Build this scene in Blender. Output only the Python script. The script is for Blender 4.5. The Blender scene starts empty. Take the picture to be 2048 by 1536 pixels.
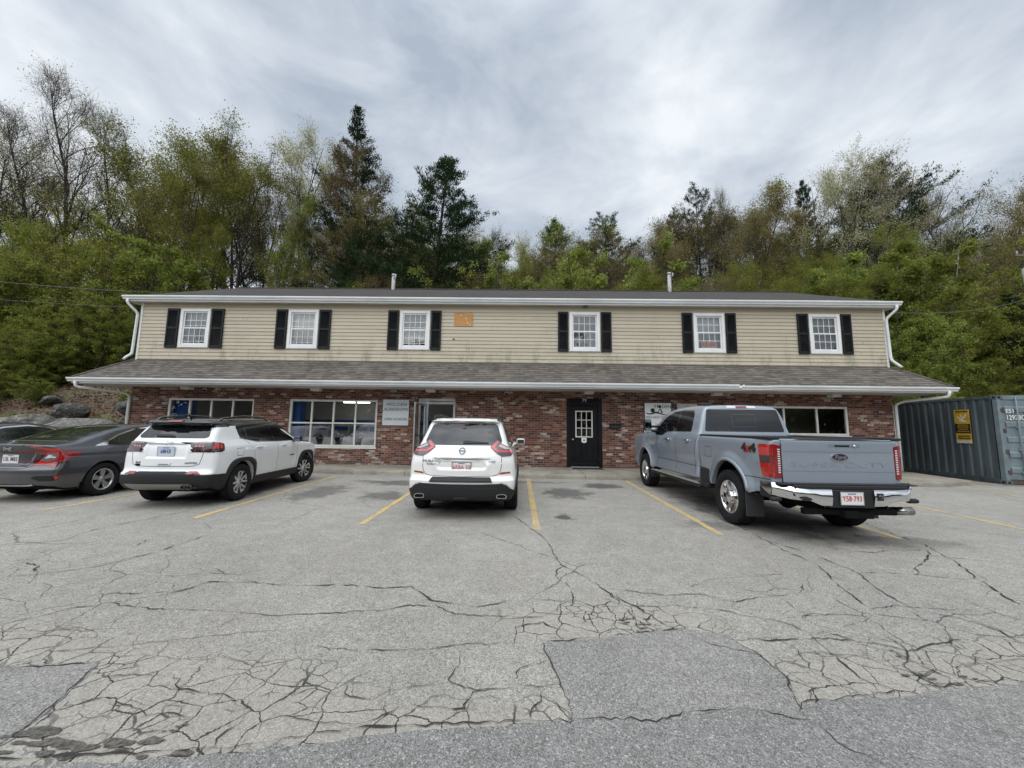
import bpy, bmesh, math, random
import numpy as np
from math import radians, sin, cos, pi
from mathutils import Vector, Matrix
from mathutils.bvhtree import BVHTree

S = bpy.context.scene
COL = S.collection

# ------------------------------------------------------------------ camera
F_PX = 775.0                       # focal length for a 2048 px wide frame
CAM_H = 1.5
PITCH, YAW, ROLL = radians(6.35), radians(-0.82), radians(0.74)


def camera():
    cp, sp, cy, sy = cos(PITCH), sin(PITCH), cos(YAW), sin(YAW)
    f = Vector((sy * cp, cy * cp, sp))
    r = Vector((cy, -sy, 0))
    u = r.cross(f)
    c, s = cos(ROLL), sin(ROLL)
    r2, u2 = c * r + s * u, -s * r + c * u
    m = Matrix((r2, u2, -f)).transposed().to_4x4()
    m.translation = (0, 0, CAM_H)
    cd = bpy.data.cameras.new('camera')
    cd.sensor_fit = 'HORIZONTAL'
    cd.sensor_width = 36
    cd.lens = F_PX / 2048 * 36
    cd.clip_start, cd.clip_end = 0.05, 3000
    o = bpy.data.objects.new('camera', cd)
    o.matrix_world = m
    COL.objects.link(o)
    S.camera = o


camera()

# ------------------------------------------------------------------ light
SUN_ELEV, SUN_AZ = radians(52), radians(205)      # azimuth clockwise from +Y: behind the camera, to its left
SKY_GAIN = 1.06


def nd(nt, typ, ins=None, **props):
    n = nt.nodes.new(typ)
    for k, v in props.items():
        setattr(n, k, v)
    for k, v in (ins or {}).items():
        sk = n.inputs[k]
        if isinstance(v, bpy.types.NodeSocket):
            nt.links.new(v, sk)
        else:
            sk.default_value = v
    return n


def M(nt, op, a, b=0.0, c=None, clamp=False):
    n = nt.nodes.new('ShaderNodeMath')
    n.operation = op
    n.use_clamp = clamp
    for i, v in enumerate((a, b, c)):
        if v is None:
            continue
        if isinstance(v, bpy.types.NodeSocket):
            nt.links.new(v, n.inputs[i])
        else:
            n.inputs[i].default_value = v
    return n.outputs[0]


def col4(c):
    return (c[0], c[1], c[2], 1.0) if not isinstance(c, bpy.types.NodeSocket) else c


def mix(nt, fac, a, b, blend='MIX'):
    n = nt.nodes.new('ShaderNodeMix')
    n.data_type = 'RGBA'
    n.blend_type = blend
    for i, v in ((0, fac), (6, a), (7, b)):
        if isinstance(v, bpy.types.NodeSocket):
            nt.links.new(v, n.inputs[i])
        else:
            n.inputs[i].default_value = v if i == 0 else col4(v)
    return n.outputs[2]


def ramp(nt, fac, stops, interp='LINEAR'):
    n = nt.nodes.new('ShaderNodeValToRGB')
    cr = n.color_ramp
    cr.interpolation = interp
    while len(cr.elements) < len(stops):
        cr.elements.new(0.5)
    for e, (p, c) in zip(cr.elements, stops):
        e.position = p
        e.color = col4(c) if not isinstance(c, (int, float)) else (c, c, c, 1)
    nt.links.new(fac, n.inputs[0])
    return n.outputs[0]


def sstep(nt, v, lo, hi, a=0.0, b=1.0):
    n = nt.nodes.new('ShaderNodeMapRange')
    n.interpolation_type = 'SMOOTHSTEP'
    nt.links.new(v, n.inputs[0])
    for i, x in enumerate((lo, hi, a, b)):
        n.inputs[i + 1].default_value = x
    return n.outputs[0]


def noise(nt, vec, scale, detail=4, rough=0.55, dist=0.0, dim='3D'):
    n = nd(nt, 'ShaderNodeTexNoise', {'Scale': scale, 'Detail': detail, 'Roughness': rough, 'Distortion': dist}, noise_dimensions=dim)
    if vec is not None:
        nt.links.new(vec, n.inputs['Vector'])
    return n.outputs[0]


def vmap(nt, vec, scale=(1, 1, 1), loc=(0, 0, 0), rot=(0, 0, 0)):
    n = nd(nt, 'ShaderNodeMapping', {'Vector': vec, 'Location': loc, 'Rotation': rot, 'Scale': scale})
    return n.outputs[0]


def world():
    w = bpy.data.worlds.new('World')
    S.world = w
    w.use_nodes = True
    nt = w.node_tree
    nt.nodes.clear()
    sky = nd(nt, 'ShaderNodeTexSky', sky_type='NISHITA', sun_disc=False, sun_elevation=SUN_ELEV,
             sun_rotation=SUN_AZ, air_density=1.0, dust_density=2.0)
    tc = nd(nt, 'ShaderNodeTexCoord')
    sep = nd(nt, 'ShaderNodeSeparateXYZ', {0: tc.outputs['Generated']})
    x, y, z = sep.outputs
    zc = M(nt, 'MAXIMUM', z, 0.0)
    den = M(nt, 'ADD', zc, 0.16)
    px, py = M(nt, 'DIVIDE', x, den), M(nt, 'DIVIDE', y, den)
    pv = nd(nt, 'ShaderNodeCombineXYZ', {0: px, 1: py, 2: 0.0}).outputs[0]
    # long soft bands drifting across, broken by puffier detail
    v1 = vmap(nt, pv, (0.85, 0.62, 1), (4.3, 1.7, 0), (0, 0, radians(-24)))
    n1 = noise(nt, v1, 1.35, 6, 0.54, 0.25)
    v2 = vmap(nt, tc.outputs['Generated'], (1.0, 1.0, 1.9), (1.3, 7.1, 2.0), (0, 0, radians(18)))
    n2 = noise(nt, v2, 3.1, 7, 0.56, 0.35)
    v3 = vmap(nt, pv, (1, 1, 1), (8.3, 2.1, 5.0))
    n3 = noise(nt, v3, 0.5, 2, 0.5)
    m = M(nt, 'ADD', M(nt, 'MULTIPLY', n1, 0.36), M(nt, 'MULTIPLY', n2, 0.46))
    m = M(nt, 'ADD', m, M(nt, 'MULTIPLY', n3, 0.18))
    for d, inner, amt in (((.25, 1, .62), .955, .018), ((-.1, 1, .78), .955, -.04), ((-1.2, 1, .9), .93, .045), ((.9, 1, .95), .95, -.035)):
        v = Vector(d).normalized()
        dp = nd(nt, 'ShaderNodeVectorMath', {0: tc.outputs['Generated'], 1: tuple(v)}, operation='DOT_PRODUCT').outputs['Value']
        m = M(nt, 'ADD', m, M(nt, 'MULTIPLY', sstep(nt, dp, inner, 1.0), amt))
    cl = ramp(nt, m, [(0.415, (0.40, 0.458, 0.545)), (0.475, (0.53, 0.585, 0.66)), (0.535, (0.66, 0.71, 0.77)),
                      (0.60, (0.84, 0.87, 0.91))])
    # a cloud deck is brighter towards its zenith and round the hidden sun
    zen = sstep(nt, z, 0.72, 1.0, 1.0, 1.75)
    cl = mix(nt, 1.0, cl, nd(nt, 'ShaderNodeCombineColor', {0: zen, 1: zen, 2: zen}).outputs[0], 'MULTIPLY')
    hor = sstep(nt, z, 0.02, 0.42, 1.0, 0.0)
    cl = mix(nt, M(nt, 'MULTIPLY', hor, 0.55), cl, (0.84, 0.88, 0.93))
    # glow of the sun behind the cloud
    sd = (sin(SUN_AZ) * cos(SUN_ELEV), cos(SUN_AZ) * cos(SUN_ELEV), sin(SUN_ELEV))
    dt = nd(nt, 'ShaderNodeVectorMath', {0: tc.outputs['Generated'], 1: sd}, operation='DOT_PRODUCT').outputs['Value']
    back = sstep(nt, dt, 0.35, 1.0, 1.0, 2.3)
    cl = mix(nt, 1.0, cl, nd(nt, 'ShaderNodeCombineColor', {0: back, 1: back, 2: back}).outputs[0], 'MULTIPLY')
    skyc = mix(nt, 1.0, sky.outputs[0], (0.10, 0.10, 0.10), 'MULTIPLY')
    final = mix(nt, 0.93, skyc, cl)
    bg = nd(nt, 'ShaderNodeBackground', {'Color': final, 'Strength': SKY_GAIN})
    out = nd(nt, 'ShaderNodeOutputWorld', {'Surface': bg.outputs[0]})


world()


def sun():
    ld = bpy.data.lights.new('sun', 'SUN')
    ld.energy = 0.9
    ld.angle = radians(70)
    ld.color = (1.0, 0.965, 0.91)
    o = bpy.data.objects.new('sun', ld)
    d = Vector((sin(SUN_AZ) * cos(SUN_ELEV), cos(SUN_AZ) * cos(SUN_ELEV), sin(SUN_ELEV)))
    o.rotation_euler = d.to_track_quat('Z', 'Y').to_euler()
    o.location = (-20, -30, 60)
    COL.objects.link(o)


sun()
S.view_settings.view_transform = 'Standard'
S.view_settings.look = 'None'
S.view_settings.exposure = 0.12
S.view_settings.gamma = 1.0

# ------------------------------------------------------------------ helpers
def new_mat(name):
    m = bpy.data.materials.new(name)
    m.use_nodes = True
    nt = m.node_tree
    b = nt.nodes['Principled BSDF']
    return m, nt, b


_plain = {}


def plain(name, c, rough=0.5, metal=0.0, coat=0.0, spec=0.5, bump=0.0, bscale=60, var=0.0, vscale=3.0, emit=None):
    """a simple painted / plastic / metal surface with a little procedural unevenness"""
    if name in _plain:
        return _plain[name]
    m, nt, b = new_mat(name)
    b.inputs['Base Color'].default_value = col4(c)
    b.inputs['Roughness'].default_value = rough
    b.inputs['Metallic'].default_value = metal
    b.inputs['Coat Weight'].default_value = coat
    b.inputs['Coat Roughness'].default_value = 0.04
    b.inputs['Specular IOR Level'].default_value = spec
    tc = nd(nt, 'ShaderNodeTexCoord').outputs['Object']
    if var:
        n = noise(nt, tc, vscale, 6, 0.6)
        f = sstep(nt, n, 0.3, 0.7)
        lo = [max(0, x * (1 - var)) for x in c]
        hi = [min(1, x * (1 + var)) for x in c]
        nt.links.new(mix(nt, f, lo, hi), b.inputs['Base Color'])
        r = M(nt, 'ADD', M(nt, 'MULTIPLY', f, 0.12), rough - 0.06, clamp=True)
        nt.links.new(r, b.inputs['Roughness'])
    if bump:
        n = noise(nt, tc, bscale, 4, 0.6)
        bp = nd(nt, 'ShaderNodeBump', {'Strength': bump, 'Distance': 0.01, 'Height': n})
        nt.links.new(bp.outputs[0], b.inputs['Normal'])
    if emit:
        b.inputs['Emission Color'].default_value = col4(c)
        b.inputs['Emission Strength'].default_value = emit
    _plain[name] = m
    return m


def tag(o, label=None, cat=None, group=None, kind=None):
    if label:
        o['label'] = label
    if cat:
        o['category'] = cat
    if group:
        o['group'] = group
    if kind:
        o['kind'] = kind
    return o


def empty(name, loc=(0, 0, 0), rz=0.0, label=None, cat=None, group=None):
    o = bpy.data.objects.new(name, None)
    o.empty_display_size = 0.2
    o.location = loc
    o.rotation_euler = (0, 0, rz)
    COL.objects.link(o)
    return tag(o, label, cat, group)


def link(name, me, parent=None):
    o = bpy.data.objects.new(name, me)
    COL.objects.link(o)
    if parent is not None:
        o.parent = parent
    return o


def np_mesh(name, V, quads=None, tris=None, mats=(), midx=None, smooth=False):
    V = np.asarray(V, dtype=np.float32)
    q = np.zeros((0, 4), np.int32) if quads is None or len(quads) == 0 else np.asarray(quads, np.int32)
    t = np.zeros((0, 3), np.int32) if tris is None or len(tris) == 0 else np.asarray(tris, np.int32)
    me = bpy.data.meshes.new(name)
    me.vertices.add(len(V))
    me.vertices.foreach_set('co', V.ravel())
    nl = len(q) * 4 + len(t) * 3
    me.loops.add(nl)
    me.loops.foreach_set('vertex_index', np.concatenate([q.ravel(), t.ravel()]).astype(np.int32))
    me.polygons.add(len(q) + len(t))
    starts = np.concatenate([np.arange(len(q)) * 4, len(q) * 4 + np.arange(len(t)) * 3]).astype(np.int32)
    me.polygons.foreach_set('loop_start', starts)
    for m in mats:
        me.materials.append(m)
    if midx is not None:
        me.polygons.foreach_set('material_index', np.asarray(midx, np.int32))
    me.polygons.foreach_set('use_smooth', np.full(len(q) + len(t), smooth, dtype=bool))
    me.update(calc_edges=True)
    me.validate()
    return me


class MB:
    """collects simple shapes and links them as ONE mesh object"""

    def __init__(s):
        s.v, s.f, s.m, s.sm = [], [], [], []

    def add(s, V, F, mi=0, smooth=False):
        o = len(s.v)
        s.v += [tuple(map(float, p)) for p in V]
        for f in F:
            s.f.append(tuple(i + o for i in f))
            s.m.append(mi)
            s.sm.append(smooth)
        return s

    def box(s, x0, x1, y0, y1, z0, z1, mi=0):
        V = [(x, y, z) for x in (x0, x1) for y in (y0, y1) for z in (z0, z1)]
        F = [(0, 1, 3, 2), (4, 6, 7, 5), (0, 4, 5, 1), (2, 3, 7, 6), (0, 2, 6, 4), (1, 5, 7, 3)]
        return s.add(V, F, mi)

    def bbox(s, x0, x1, y0, y1, z0, z1, b=0.01, mi=0):
        """box with bevelled edges"""
        bm = bmesh.new()
        bmesh.ops.create_cube(bm, size=1)
        for v in bm.verts:
            v.co = ((x0 + x1) / 2 + v.co.x * (x1 - x0), (y0 + y1) / 2 + v.co.y * (y1 - y0), (z0 + z1) / 2 + v.co.z * (z1 - z0))
        b = min(b, 0.45 * min(abs(x1 - x0), abs(y1 - y0), abs(z1 - z0)))
        bmesh.ops.bevel(bm, geom=list(bm.edges), offset=b, segments=2, profile=0.5, affect='EDGES')
        s.bm(bm, mi)
        bm.free()
        return s

    def bm(s, bm, mi=0, smooth=False):
        bm.verts.index_update()
        return s.add([v.co[:] for v in bm.verts], [[v.index for v in f.verts] for f in bm.faces], mi, smooth)

    def prism(s, poly, axis, a, b, mi=0):
        """extrude a 2D polygon along an axis ('x': poly=(y,z); 'y': poly=(x,z); 'z': poly=(x,y))"""
        n = len(poly)

        def P(p, t):
            return {'x': (t, p[0], p[1]), 'y': (p[0], t, p[1]), 'z': (p[0], p[1], t)}[axis]
        V = [P(p, a) for p in poly] + [P(p, b) for p in poly]
        F = [tuple(range(n)), tuple(range(2 * n - 1, n - 1, -1))]
        F += [(i, (i + 1) % n, n + (i + 1) % n, n + i) for i in range(n)]
        return s.add(V, F, mi)

    def tube(s, pts, r, n=8, mi=0, closed=False, caps=True, sx=1.0, smooth=True):
        pts = [Vector(p) for p in pts]
        rs = r if isinstance(r, (list, tuple)) else [r] * len(pts)
        V, F = [], []
        up = None
        for i, p in enumerate(pts):
            a = pts[max(i - 1, 0)]
            b = pts[min(i + 1, len(pts) - 1)]
            if closed:
                a, b = pts[i - 1], pts[(i + 1) % len(pts)]
            d = (b - a).normalized()
            if up is None:
                up = Vector((0, 0, 1)) if abs(d.z) < 0.9 else Vector((0, 1, 0))
            side = d.cross(up)
            if side.length < 1e-5:
                side = d.orthogonal()
            side.normalize()
            up = side.cross(d).normalized()
            for k in range(n):
                an = 2 * pi * (k + 0.5) / n
                V.append(p + rs[i] * (cos(an) * sx * side + sin(an) * up))
        m = len(pts)
        for i in range(m if closed else m - 1):
            j = (i + 1) % m
            for k in range(n):
                F.append((i * n + k, i * n + (k + 1) % n, j * n + (k + 1) % n, j * n + k))
        if caps and not closed:
            F.append(tuple(range(n)))
            F.append(tuple(reversed(range((m - 1) * n, m * n))))
        return s.add(V, F, mi, smooth)

    def lathe(s, prof, c, axis='x', n=40, mi=0, smooth=True, closed=False):
        """prof: list of (axial, radius)"""
        V, F = [], []
        for a, r in prof:
            for k in range(n):
                t = 2 * pi * k / n
                p = {'x': (a, r * cos(t), r * sin(t)), 'y': (r * cos(t), a, r * sin(t)), 'z': (r * cos(t), r * sin(t), a)}[axis]
                V.append((p[0] + c[0], p[1] + c[1], p[2] + c[2]))
        m = len(prof)
        for i in range(m if closed else m - 1):
            j = (i + 1) % m
            for k in range(n):
                F.append((i * n + k, i * n + (k + 1) % n, j * n + (k + 1) % n, j * n + k))
        return s.add(V, F, mi, smooth)

    def build(s, name, mats, parent=None, loc=None):
        if not isinstance(mats, (list, tuple)):
            mats = [mats]
        me = bpy.data.meshes.new(name)
        me.from_pydata(s.v, [], s.f)
        for m in mats:
            me.materials.append(m)
        me.polygons.foreach_set('material_index', s.m)
        me.polygons.foreach_set('use_smooth', s.sm)
        bm = bmesh.new()
        bm.from_mesh(me)
        bmesh.ops.recalc_face_normals(bm, faces=bm.faces)
        bm.to_mesh(me)
        bm.free()
        me.update()
        o = link(name, me, parent)
        if loc is not None:
            o.location = loc
        return o


def text_mesh(txt, size, mat, depth=0.004, align='CENTER', shear=0.0, sx=1.0, spacing=1.0, bold=0.0):
    cu = bpy.data.curves.new('lettering', 'FONT')
    cu.body = txt
    cu.size = size
    cu.extrude = depth / 2
    cu.align_x = align
    cu.align_y = 'CENTER'
    cu.shear = shear
    cu.space_character = spacing
    cu.offset = bold
    cu.resolution_u = 3
    ob = bpy.data.objects.new('lettering', cu)
    COL.objects.link(ob)
    dg = bpy.context.evaluated_depsgraph_get()
    me = bpy.data.meshes.new_from_object(ob.evaluated_get(dg))
    bpy.data.objects.remove(ob)
    bpy.data.curves.remove(cu)
    me.name = 'lettering'
    me.materials.clear()
    me.materials.append(mat)
    if sx != 1.0:
        me.transform(Matrix.Diagonal((sx, 1, 1, 1)))
    return me


def lettering(txt, size, mat, loc, parent=None, face='-y', name='lettering', rz=0.0, **kw):
    """flat text standing upright, facing -Y (towards the camera) or +-X"""
    me = text_mesh(txt, size, mat, **kw)
    me.transform(Matrix.Rotation(pi / 2, 4, 'X'))
    if face == '-x':
        me.transform(Matrix.Rotation(-pi / 2, 4, 'Z'))
    elif face == '+x':
        me.transform(Matrix.Rotation(pi / 2, 4, 'Z'))
    if rz:
        me.transform(Matrix.Rotation(rz, 4, 'Z'))
    o = link(name, me, parent)
    o.location = loc
    return o


def pchip(xs, ys):
    xs, ys = np.asarray(xs, float), np.asarray(ys, float)
    h = np.diff(xs)
    d = np.diff(ys) / h
    m = np.zeros(len(xs))
    for i in range(1, len(xs) - 1):
        if d[i - 1] * d[i] > 0:
            w1, w2 = 2 * h[i] + h[i - 1], h[i] + 2 * h[i - 1]
            m[i] = (w1 + w2) / (w1 / d[i - 1] + w2 / d[i])
    m[0], m[-1] = d[0], d[-1]

    def f(x):
        x = np.clip(x, xs[0], xs[-1])
        i = np.clip(np.searchsorted(xs, x) - 1, 0, len(xs) - 2)
        t = (x - xs[i]) / h[i]
        t2, t3 = t * t, t * t * t
        return ((2 * t3 - 3 * t2 + 1) * ys[i] + (t3 - 2 * t2 + t) * h[i] * m[i] +
                (-2 * t3 + 3 * t2) * ys[i + 1] + (t3 - t2) * h[i] * m[i + 1])
    return f


def smax(a, b, k):
    h = np.maximum(k - np.abs(a - b), 0) / k
    return np.maximum(a, b) + h * h * k * 0.25


def smin(a, b, k):
    return -smax(-a, -b, k)


def grad(f, P, e=2e-3):
    g = np.zeros_like(P)
    for a in range(3):
        d = np.zeros(3)
        d[a] = e
        A, B = P + d, P - d
        g[:, a] = (f(A[:, 0], A[:, 1], A[:, 2]) - f(B[:, 0], B[:, 1], B[:, 2])) / (2 * e)
    return g


def surfnet(f, lo, hi, h):
    ax = [np.arange(l, u + h, h) for l, u in zip(lo, hi)]
    X, Y, Z = np.meshgrid(*ax, indexing='ij')
    V = f(X, Y, Z)
    s = V < 0
    shp = np.array(V.shape)
    cs = shp - 1
    pos, cell, quads = [], [], []
    for a in range(3):
        sl0 = [slice(None)] * 3
        sl1 = [slice(None)] * 3
        sl0[a], sl1[a] = slice(0, -1), slice(1, None)
        s0, s1 = s[tuple(sl0)], s[tuple(sl1)]
        idx = np.argwhere(s0 != s1)
        v0 = V[tuple(sl0)][tuple(idx.T)]
        v1 = V[tuple(sl1)][tuple(idx.T)]
        p = idx.astype(float)
        p[:, a] += v0 / (v0 - v1)
        b, c = (a + 1) % 3, (a + 2) % 3
        ids = []
        ok = np.ones(len(idx), bool)
        for ob, oc in ((1, 1), (0, 1), (0, 0), (1, 0)):
            q = idx.copy()
            q[:, b] -= ob
            q[:, c] -= oc
            ok &= (q >= 0).all(1) & (q < cs).all(1)
            q = np.clip(q, 0, cs - 1)
            ids.append((q[:, 0] * cs[1] + q[:, 1]) * cs[2] + q[:, 2])
        Q = np.stack(ids, 1)[ok]
        p = p[ok]
        flip = ~s0[tuple(idx.T)][ok]
        Q[flip] = Q[flip][:, ::-1]
        quads.append(Q)
        for k in range(4):
            pos.append(p)
            cell.append(Q[:, k])
    pos, cell, quads = np.concatenate(pos), np.concatenate(cell), np.concatenate(quads)
    uq, inv = np.unique(cell, return_inverse=True)
    n = np.bincount(inv, minlength=len(uq))
    P = np.stack([np.bincount(inv, weights=pos[:, a], minlength=len(uq)) / n for a in range(3)], 1)
    P = P * h + np.array(lo)
    remap = np.searchsorted(uq, quads)
    for _ in range(3):
        g = grad(f, P)
        g2 = np.maximum((g * g).sum(1), 0.05)
        st = (f(P[:, 0], P[:, 1], P[:, 2]) / g2)[:, None] * g
        L = np.linalg.norm(st, axis=1, keepdims=True)
        P -= st * np.minimum(1, 0.5 * h / np.maximum(L, 1e-9))
    N = grad(f, P, 6e-3)
    N /= np.maximum(np.linalg.norm(N, axis=1, keepdims=True), 1e-9)
    return P, remap, N


def round_poly(poly, r, n=4):
    out = []
    m = len(poly)
    for i in range(m):
        a, b, c = (np.array(poly[k % m], float) for k in (i - 1, i, i + 1))
        u, v = a - b, c - b
        lu, lv = np.linalg.norm(u), np.linalg.norm(v)
        rr = min(r, lu * 0.45, lv * 0.45)
        p, q = b + u / lu * rr, b + v / lv * rr
        for t in np.linspace(0, 1, n):
            out.append(tuple((1 - t) ** 2 * p + 2 * t * (1 - t) * b + t * t * q))
    return out


def copy_tree(o, parent=None):
    c = o.copy()
    COL.objects.link(c)
    if parent is not None:
        c.parent = parent
    for ch in list(o.children):
        copy_tree(ch, c)
    return c

# ------------------------------------------------------------------ ground
rng0 = np.random.default_rng(7)


def smooth01(t):
    t = np.clip(t, 0, 1)
    return t * t * (3 - 2 * t)


def terrain(x, y):
    x, y = np.asarray(x, float), np.asarray(y, float)
    left = smooth01((-12.6 - x) / 2.6)
    zl = 1.45 * smooth01((y - 11.6) / 4.2) + 0.62 * np.maximum(0, y - 16.6)
    zb = 0.34 * np.maximum(0, y - 25.0)
    right = smooth01((x - 17.5) / 4.0)
    zr = 0.36 * np.maximum(0, y - 17.5)
    z = zb * (1 - left) * (1 - right) + zl * left + zr * right
    cap = 9.0 + 5.0 * smooth01((x + 5) / 35.0)
    z = cap * (1 - np.exp(-z / cap))
    behind = smooth01((-30 - y) / 30.0)
    return z + 0.0 * behind


def asphalt_mat(name, a, b, tint, speck=0.10, cracks=True, fresh=False):
    m, nt, bs = new_mat(name)
    P = nd(nt, 'ShaderNodeNewGeometry').outputs['Position']
    big = noise(nt, P, 0.35, 5, 0.6)
    mid = noise(nt, P, 2.6, 5, 0.65)
    base = mix(nt, sstep(nt, M(nt, 'ADD', M(nt, 'MULTIPLY', big, 0.55), M(nt, 'MULTIPLY', mid, 0.45)), 0.36, 0.64), a, b)
    base = mix(nt, M(nt, 'MULTIPLY', sstep(nt, noise(nt, vmap(nt, P, (1, 1, 1), (9, 4, 0)), 0.8, 4, 0.6), 0.5, 0.72), 0.55), base, tint)
    gr = M(nt, 'ADD', M(nt, 'MULTIPLY', sstep(nt, noise(nt, P, 22, 4, 0.7), 0.34, 0.66), 0.22), M(nt, 'MULTIPLY', sstep(nt, noise(nt, P, 7, 4, 0.7), 0.36, 0.64), 0.14))
    base = mix(nt, gr, base, (0.10, 0.092, 0.08))
    # aggregate: pale stones and dark pits at three grain sizes
    for sc, amp in ((140, 1.0), (270, 1.0), (80, 0.35)):
        vo = nd(nt, 'ShaderNodeTexVoronoi', {'Vector': P, 'Scale': sc, 'Randomness': 1.0})
        sp = nd(nt, 'ShaderNodeSeparateColor', {0: vo.outputs['Color']}).outputs
        pale = M(nt, 'MULTIPLY', sstep(nt, sp[0], 0.80, 1.0), amp * speck * 4.2)
        dark = M(nt, 'MULTIPLY', sstep(nt, sp[1], 0.62, 0.95), amp * 0.62)
        base = mix(nt, pale, base, (0.62, 0.60, 0.56))
        base = mix(nt, dark, base, (0.055, 0.052, 0.05))
    bumpsrc = noise(nt, P, 95, 4, 0.7)
    if cracks:
        sep = nd(nt, 'ShaderNodeSeparateXYZ', {0: P}).outputs
        warp = nd(nt, 'ShaderNodeTexNoise', {'Vector': P, 'Scale': 3.2, 'Detail': 5, 'Roughness': 0.6})
        wv = nd(nt, 'ShaderNodeVectorMath', {0: warp.outputs['Color'], 1: (0.17, 0.17, 0.0)}, operation='MULTIPLY').outputs[0]
        P2 = nd(nt, 'ShaderNodeVectorMath', {0: P, 1: wv}, operation='ADD').outputs[0]
        P2 = vmap(nt, P2, (1, 1, 0.0))

        def net(scale, w, mask, strength, off):
            vo = nd(nt, 'ShaderNodeTexVoronoi', {'Vector': vmap(nt, P2, (1, 1, 1), off), 'Scale': scale, 'Randomness': 0.9}, feature='DISTANCE_TO_EDGE', voronoi_dimensions='2D')
            wn = M(nt, 'ADD', M(nt, 'MULTIPLY', M(nt, 'POWER', noise(nt, P, 3.5, 5, 0.75), 3.0), 6.5), 0.25)
            d = M(nt, 'DIVIDE', vo.outputs['Distance'], M(nt, 'MULTIPLY', wn, w * scale))
            return M(nt, 'MULTIPLY', sstep(nt, d, 0.55, 1.0, 1.0, 0.0), M(nt, 'MULTIPLY', mask, strength))
        # alligator cracking along the edge of the newer asphalt, fading out to either side
        n0 = noise(nt, P, 0.9, 3, 0.6)
        edge = M(nt, 'SUBTRACT', sep[1], M(nt, 'MULTIPLY', M(nt, 'ABSOLUTE', M(nt, 'SUBTRACT', sep[0], -0.2)), 0.22))
        lft = sstep(nt, sep[0], -3.4, 0.4, 0.1, 0.0)
        band = sstep(nt, M(nt, 'ADD', edge, M(nt, 'MULTIPLY', n0, -0.9)), 1.62, 2.10, 1.0, 0.0)
        band = M(nt, 'MULTIPLY', band, sstep(nt, n0, 0.30, 0.42))
        lx = M(nt, 'DIVIDE', M(nt, 'SUBTRACT', sep[0], 0.75), 1.05)
        ly = M(nt, 'DIVIDE', M(nt, 'SUBTRACT', sep[1], 3.22), 0.42)
        lr = M(nt, 'ADD', M(nt, 'MULTIPLY', lx, lx), M(nt, 'MULTIPLY', ly, ly))
        band = M(nt, 'MAXIMUM', band, sstep(nt, M(nt, 'ADD', lr, n0), 0.9, 1.6, 1.0, 0.0))
        c1 = net(4.4, 0.0044, band, 0.95, (0, 0, 0))
        c1b = net(9.5, 0.0042, M(nt, 'MULTIPLY', band, sstep(nt, noise(nt, vmap(nt, P, (1, 1, 1), (5, 3, 0)), 1.7, 3, 0.6), 0.46, 0.6)), 0.9, (2, 6, 0))
        c1 = M(nt, 'MAXIMUM', c1, c1b)
        leftm = M(nt, 'MULTIPLY', M(nt, 'MULTIPLY', sstep(nt, sep[0], -2.2, -3.4), sstep(nt, sep[1], 5.2, 3.8)), sstep(nt, noise(nt, P, 0.7, 2, 0.5), 0.36, 0.5))
        c2 = net(2.6, 0.005, leftm, 0.6, (3, 5, 0))
        rightm = M(nt, 'MULTIPLY', M(nt, 'MULTIPLY', sstep(nt, sep[0], 1.6, 2.6), sstep(nt, sep[1], 5.2, 3.4)), sstep(nt, noise(nt, P, 0.6, 2, 0.5), 0.34, 0.52))
        c3 = net(2.4, 0.0055, rightm, 0.7, (7, 1, 0))
        hair = M(nt, 'MULTIPLY', sstep(nt, noise(nt, P, 0.33, 3, 0.5), 0.49, 0.58), sstep(nt, sep[1], 13.0, 11.0))
        c4 = net(0.55, 0.010, hair, 0.55, (1, 2, 0))
        cr = M(nt, 'MAXIMUM', M(nt, 'MAXIMUM', c1, c2), M(nt, 'MAXIMUM', c3, c4))
        # tan dust gathered round the broken edges
        base = mix(nt, M(nt, 'MULTIPLY', band, 0.35), base, (0.36, 0.33, 0.27))
        # dark oil and damp stains; plain dark patches under and beside the parked cars
        for (sx, sy, rx, ry, st) in STAINS_AND_PATCHES:
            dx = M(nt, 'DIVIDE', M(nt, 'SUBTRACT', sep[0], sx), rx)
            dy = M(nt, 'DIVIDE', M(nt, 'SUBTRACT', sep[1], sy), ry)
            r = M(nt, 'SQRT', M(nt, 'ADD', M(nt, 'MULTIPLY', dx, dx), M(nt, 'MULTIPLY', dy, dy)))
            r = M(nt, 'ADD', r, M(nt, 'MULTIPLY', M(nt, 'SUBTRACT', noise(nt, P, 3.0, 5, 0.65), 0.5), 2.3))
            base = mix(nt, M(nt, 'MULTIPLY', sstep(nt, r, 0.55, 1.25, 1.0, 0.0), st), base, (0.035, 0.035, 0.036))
        base = mix(nt, cr, base, (0.036, 0.033, 0.030))
        hgt = M(nt, 'SUBTRACT', M(nt, 'MULTIPLY', bumpsrc, 0.35), M(nt, 'MULTIPLY', cr, 1.0))
    else:
        hgt = M(nt, 'MULTIPLY', bumpsrc, 0.4)
    nt.links.new(base, bs.inputs['Base Color'])
    bs.inputs['Roughness'].default_value = 0.88
    bs.inputs['Specular IOR Level'].default_value = 0.3
    bp = nd(nt, 'ShaderNodeBump', {'Strength': 0.7, 'Distance': 0.012, 'Height': hgt})
    nt.links.new(bp.outputs[0], bs.inputs['Normal'])
    return m


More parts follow.
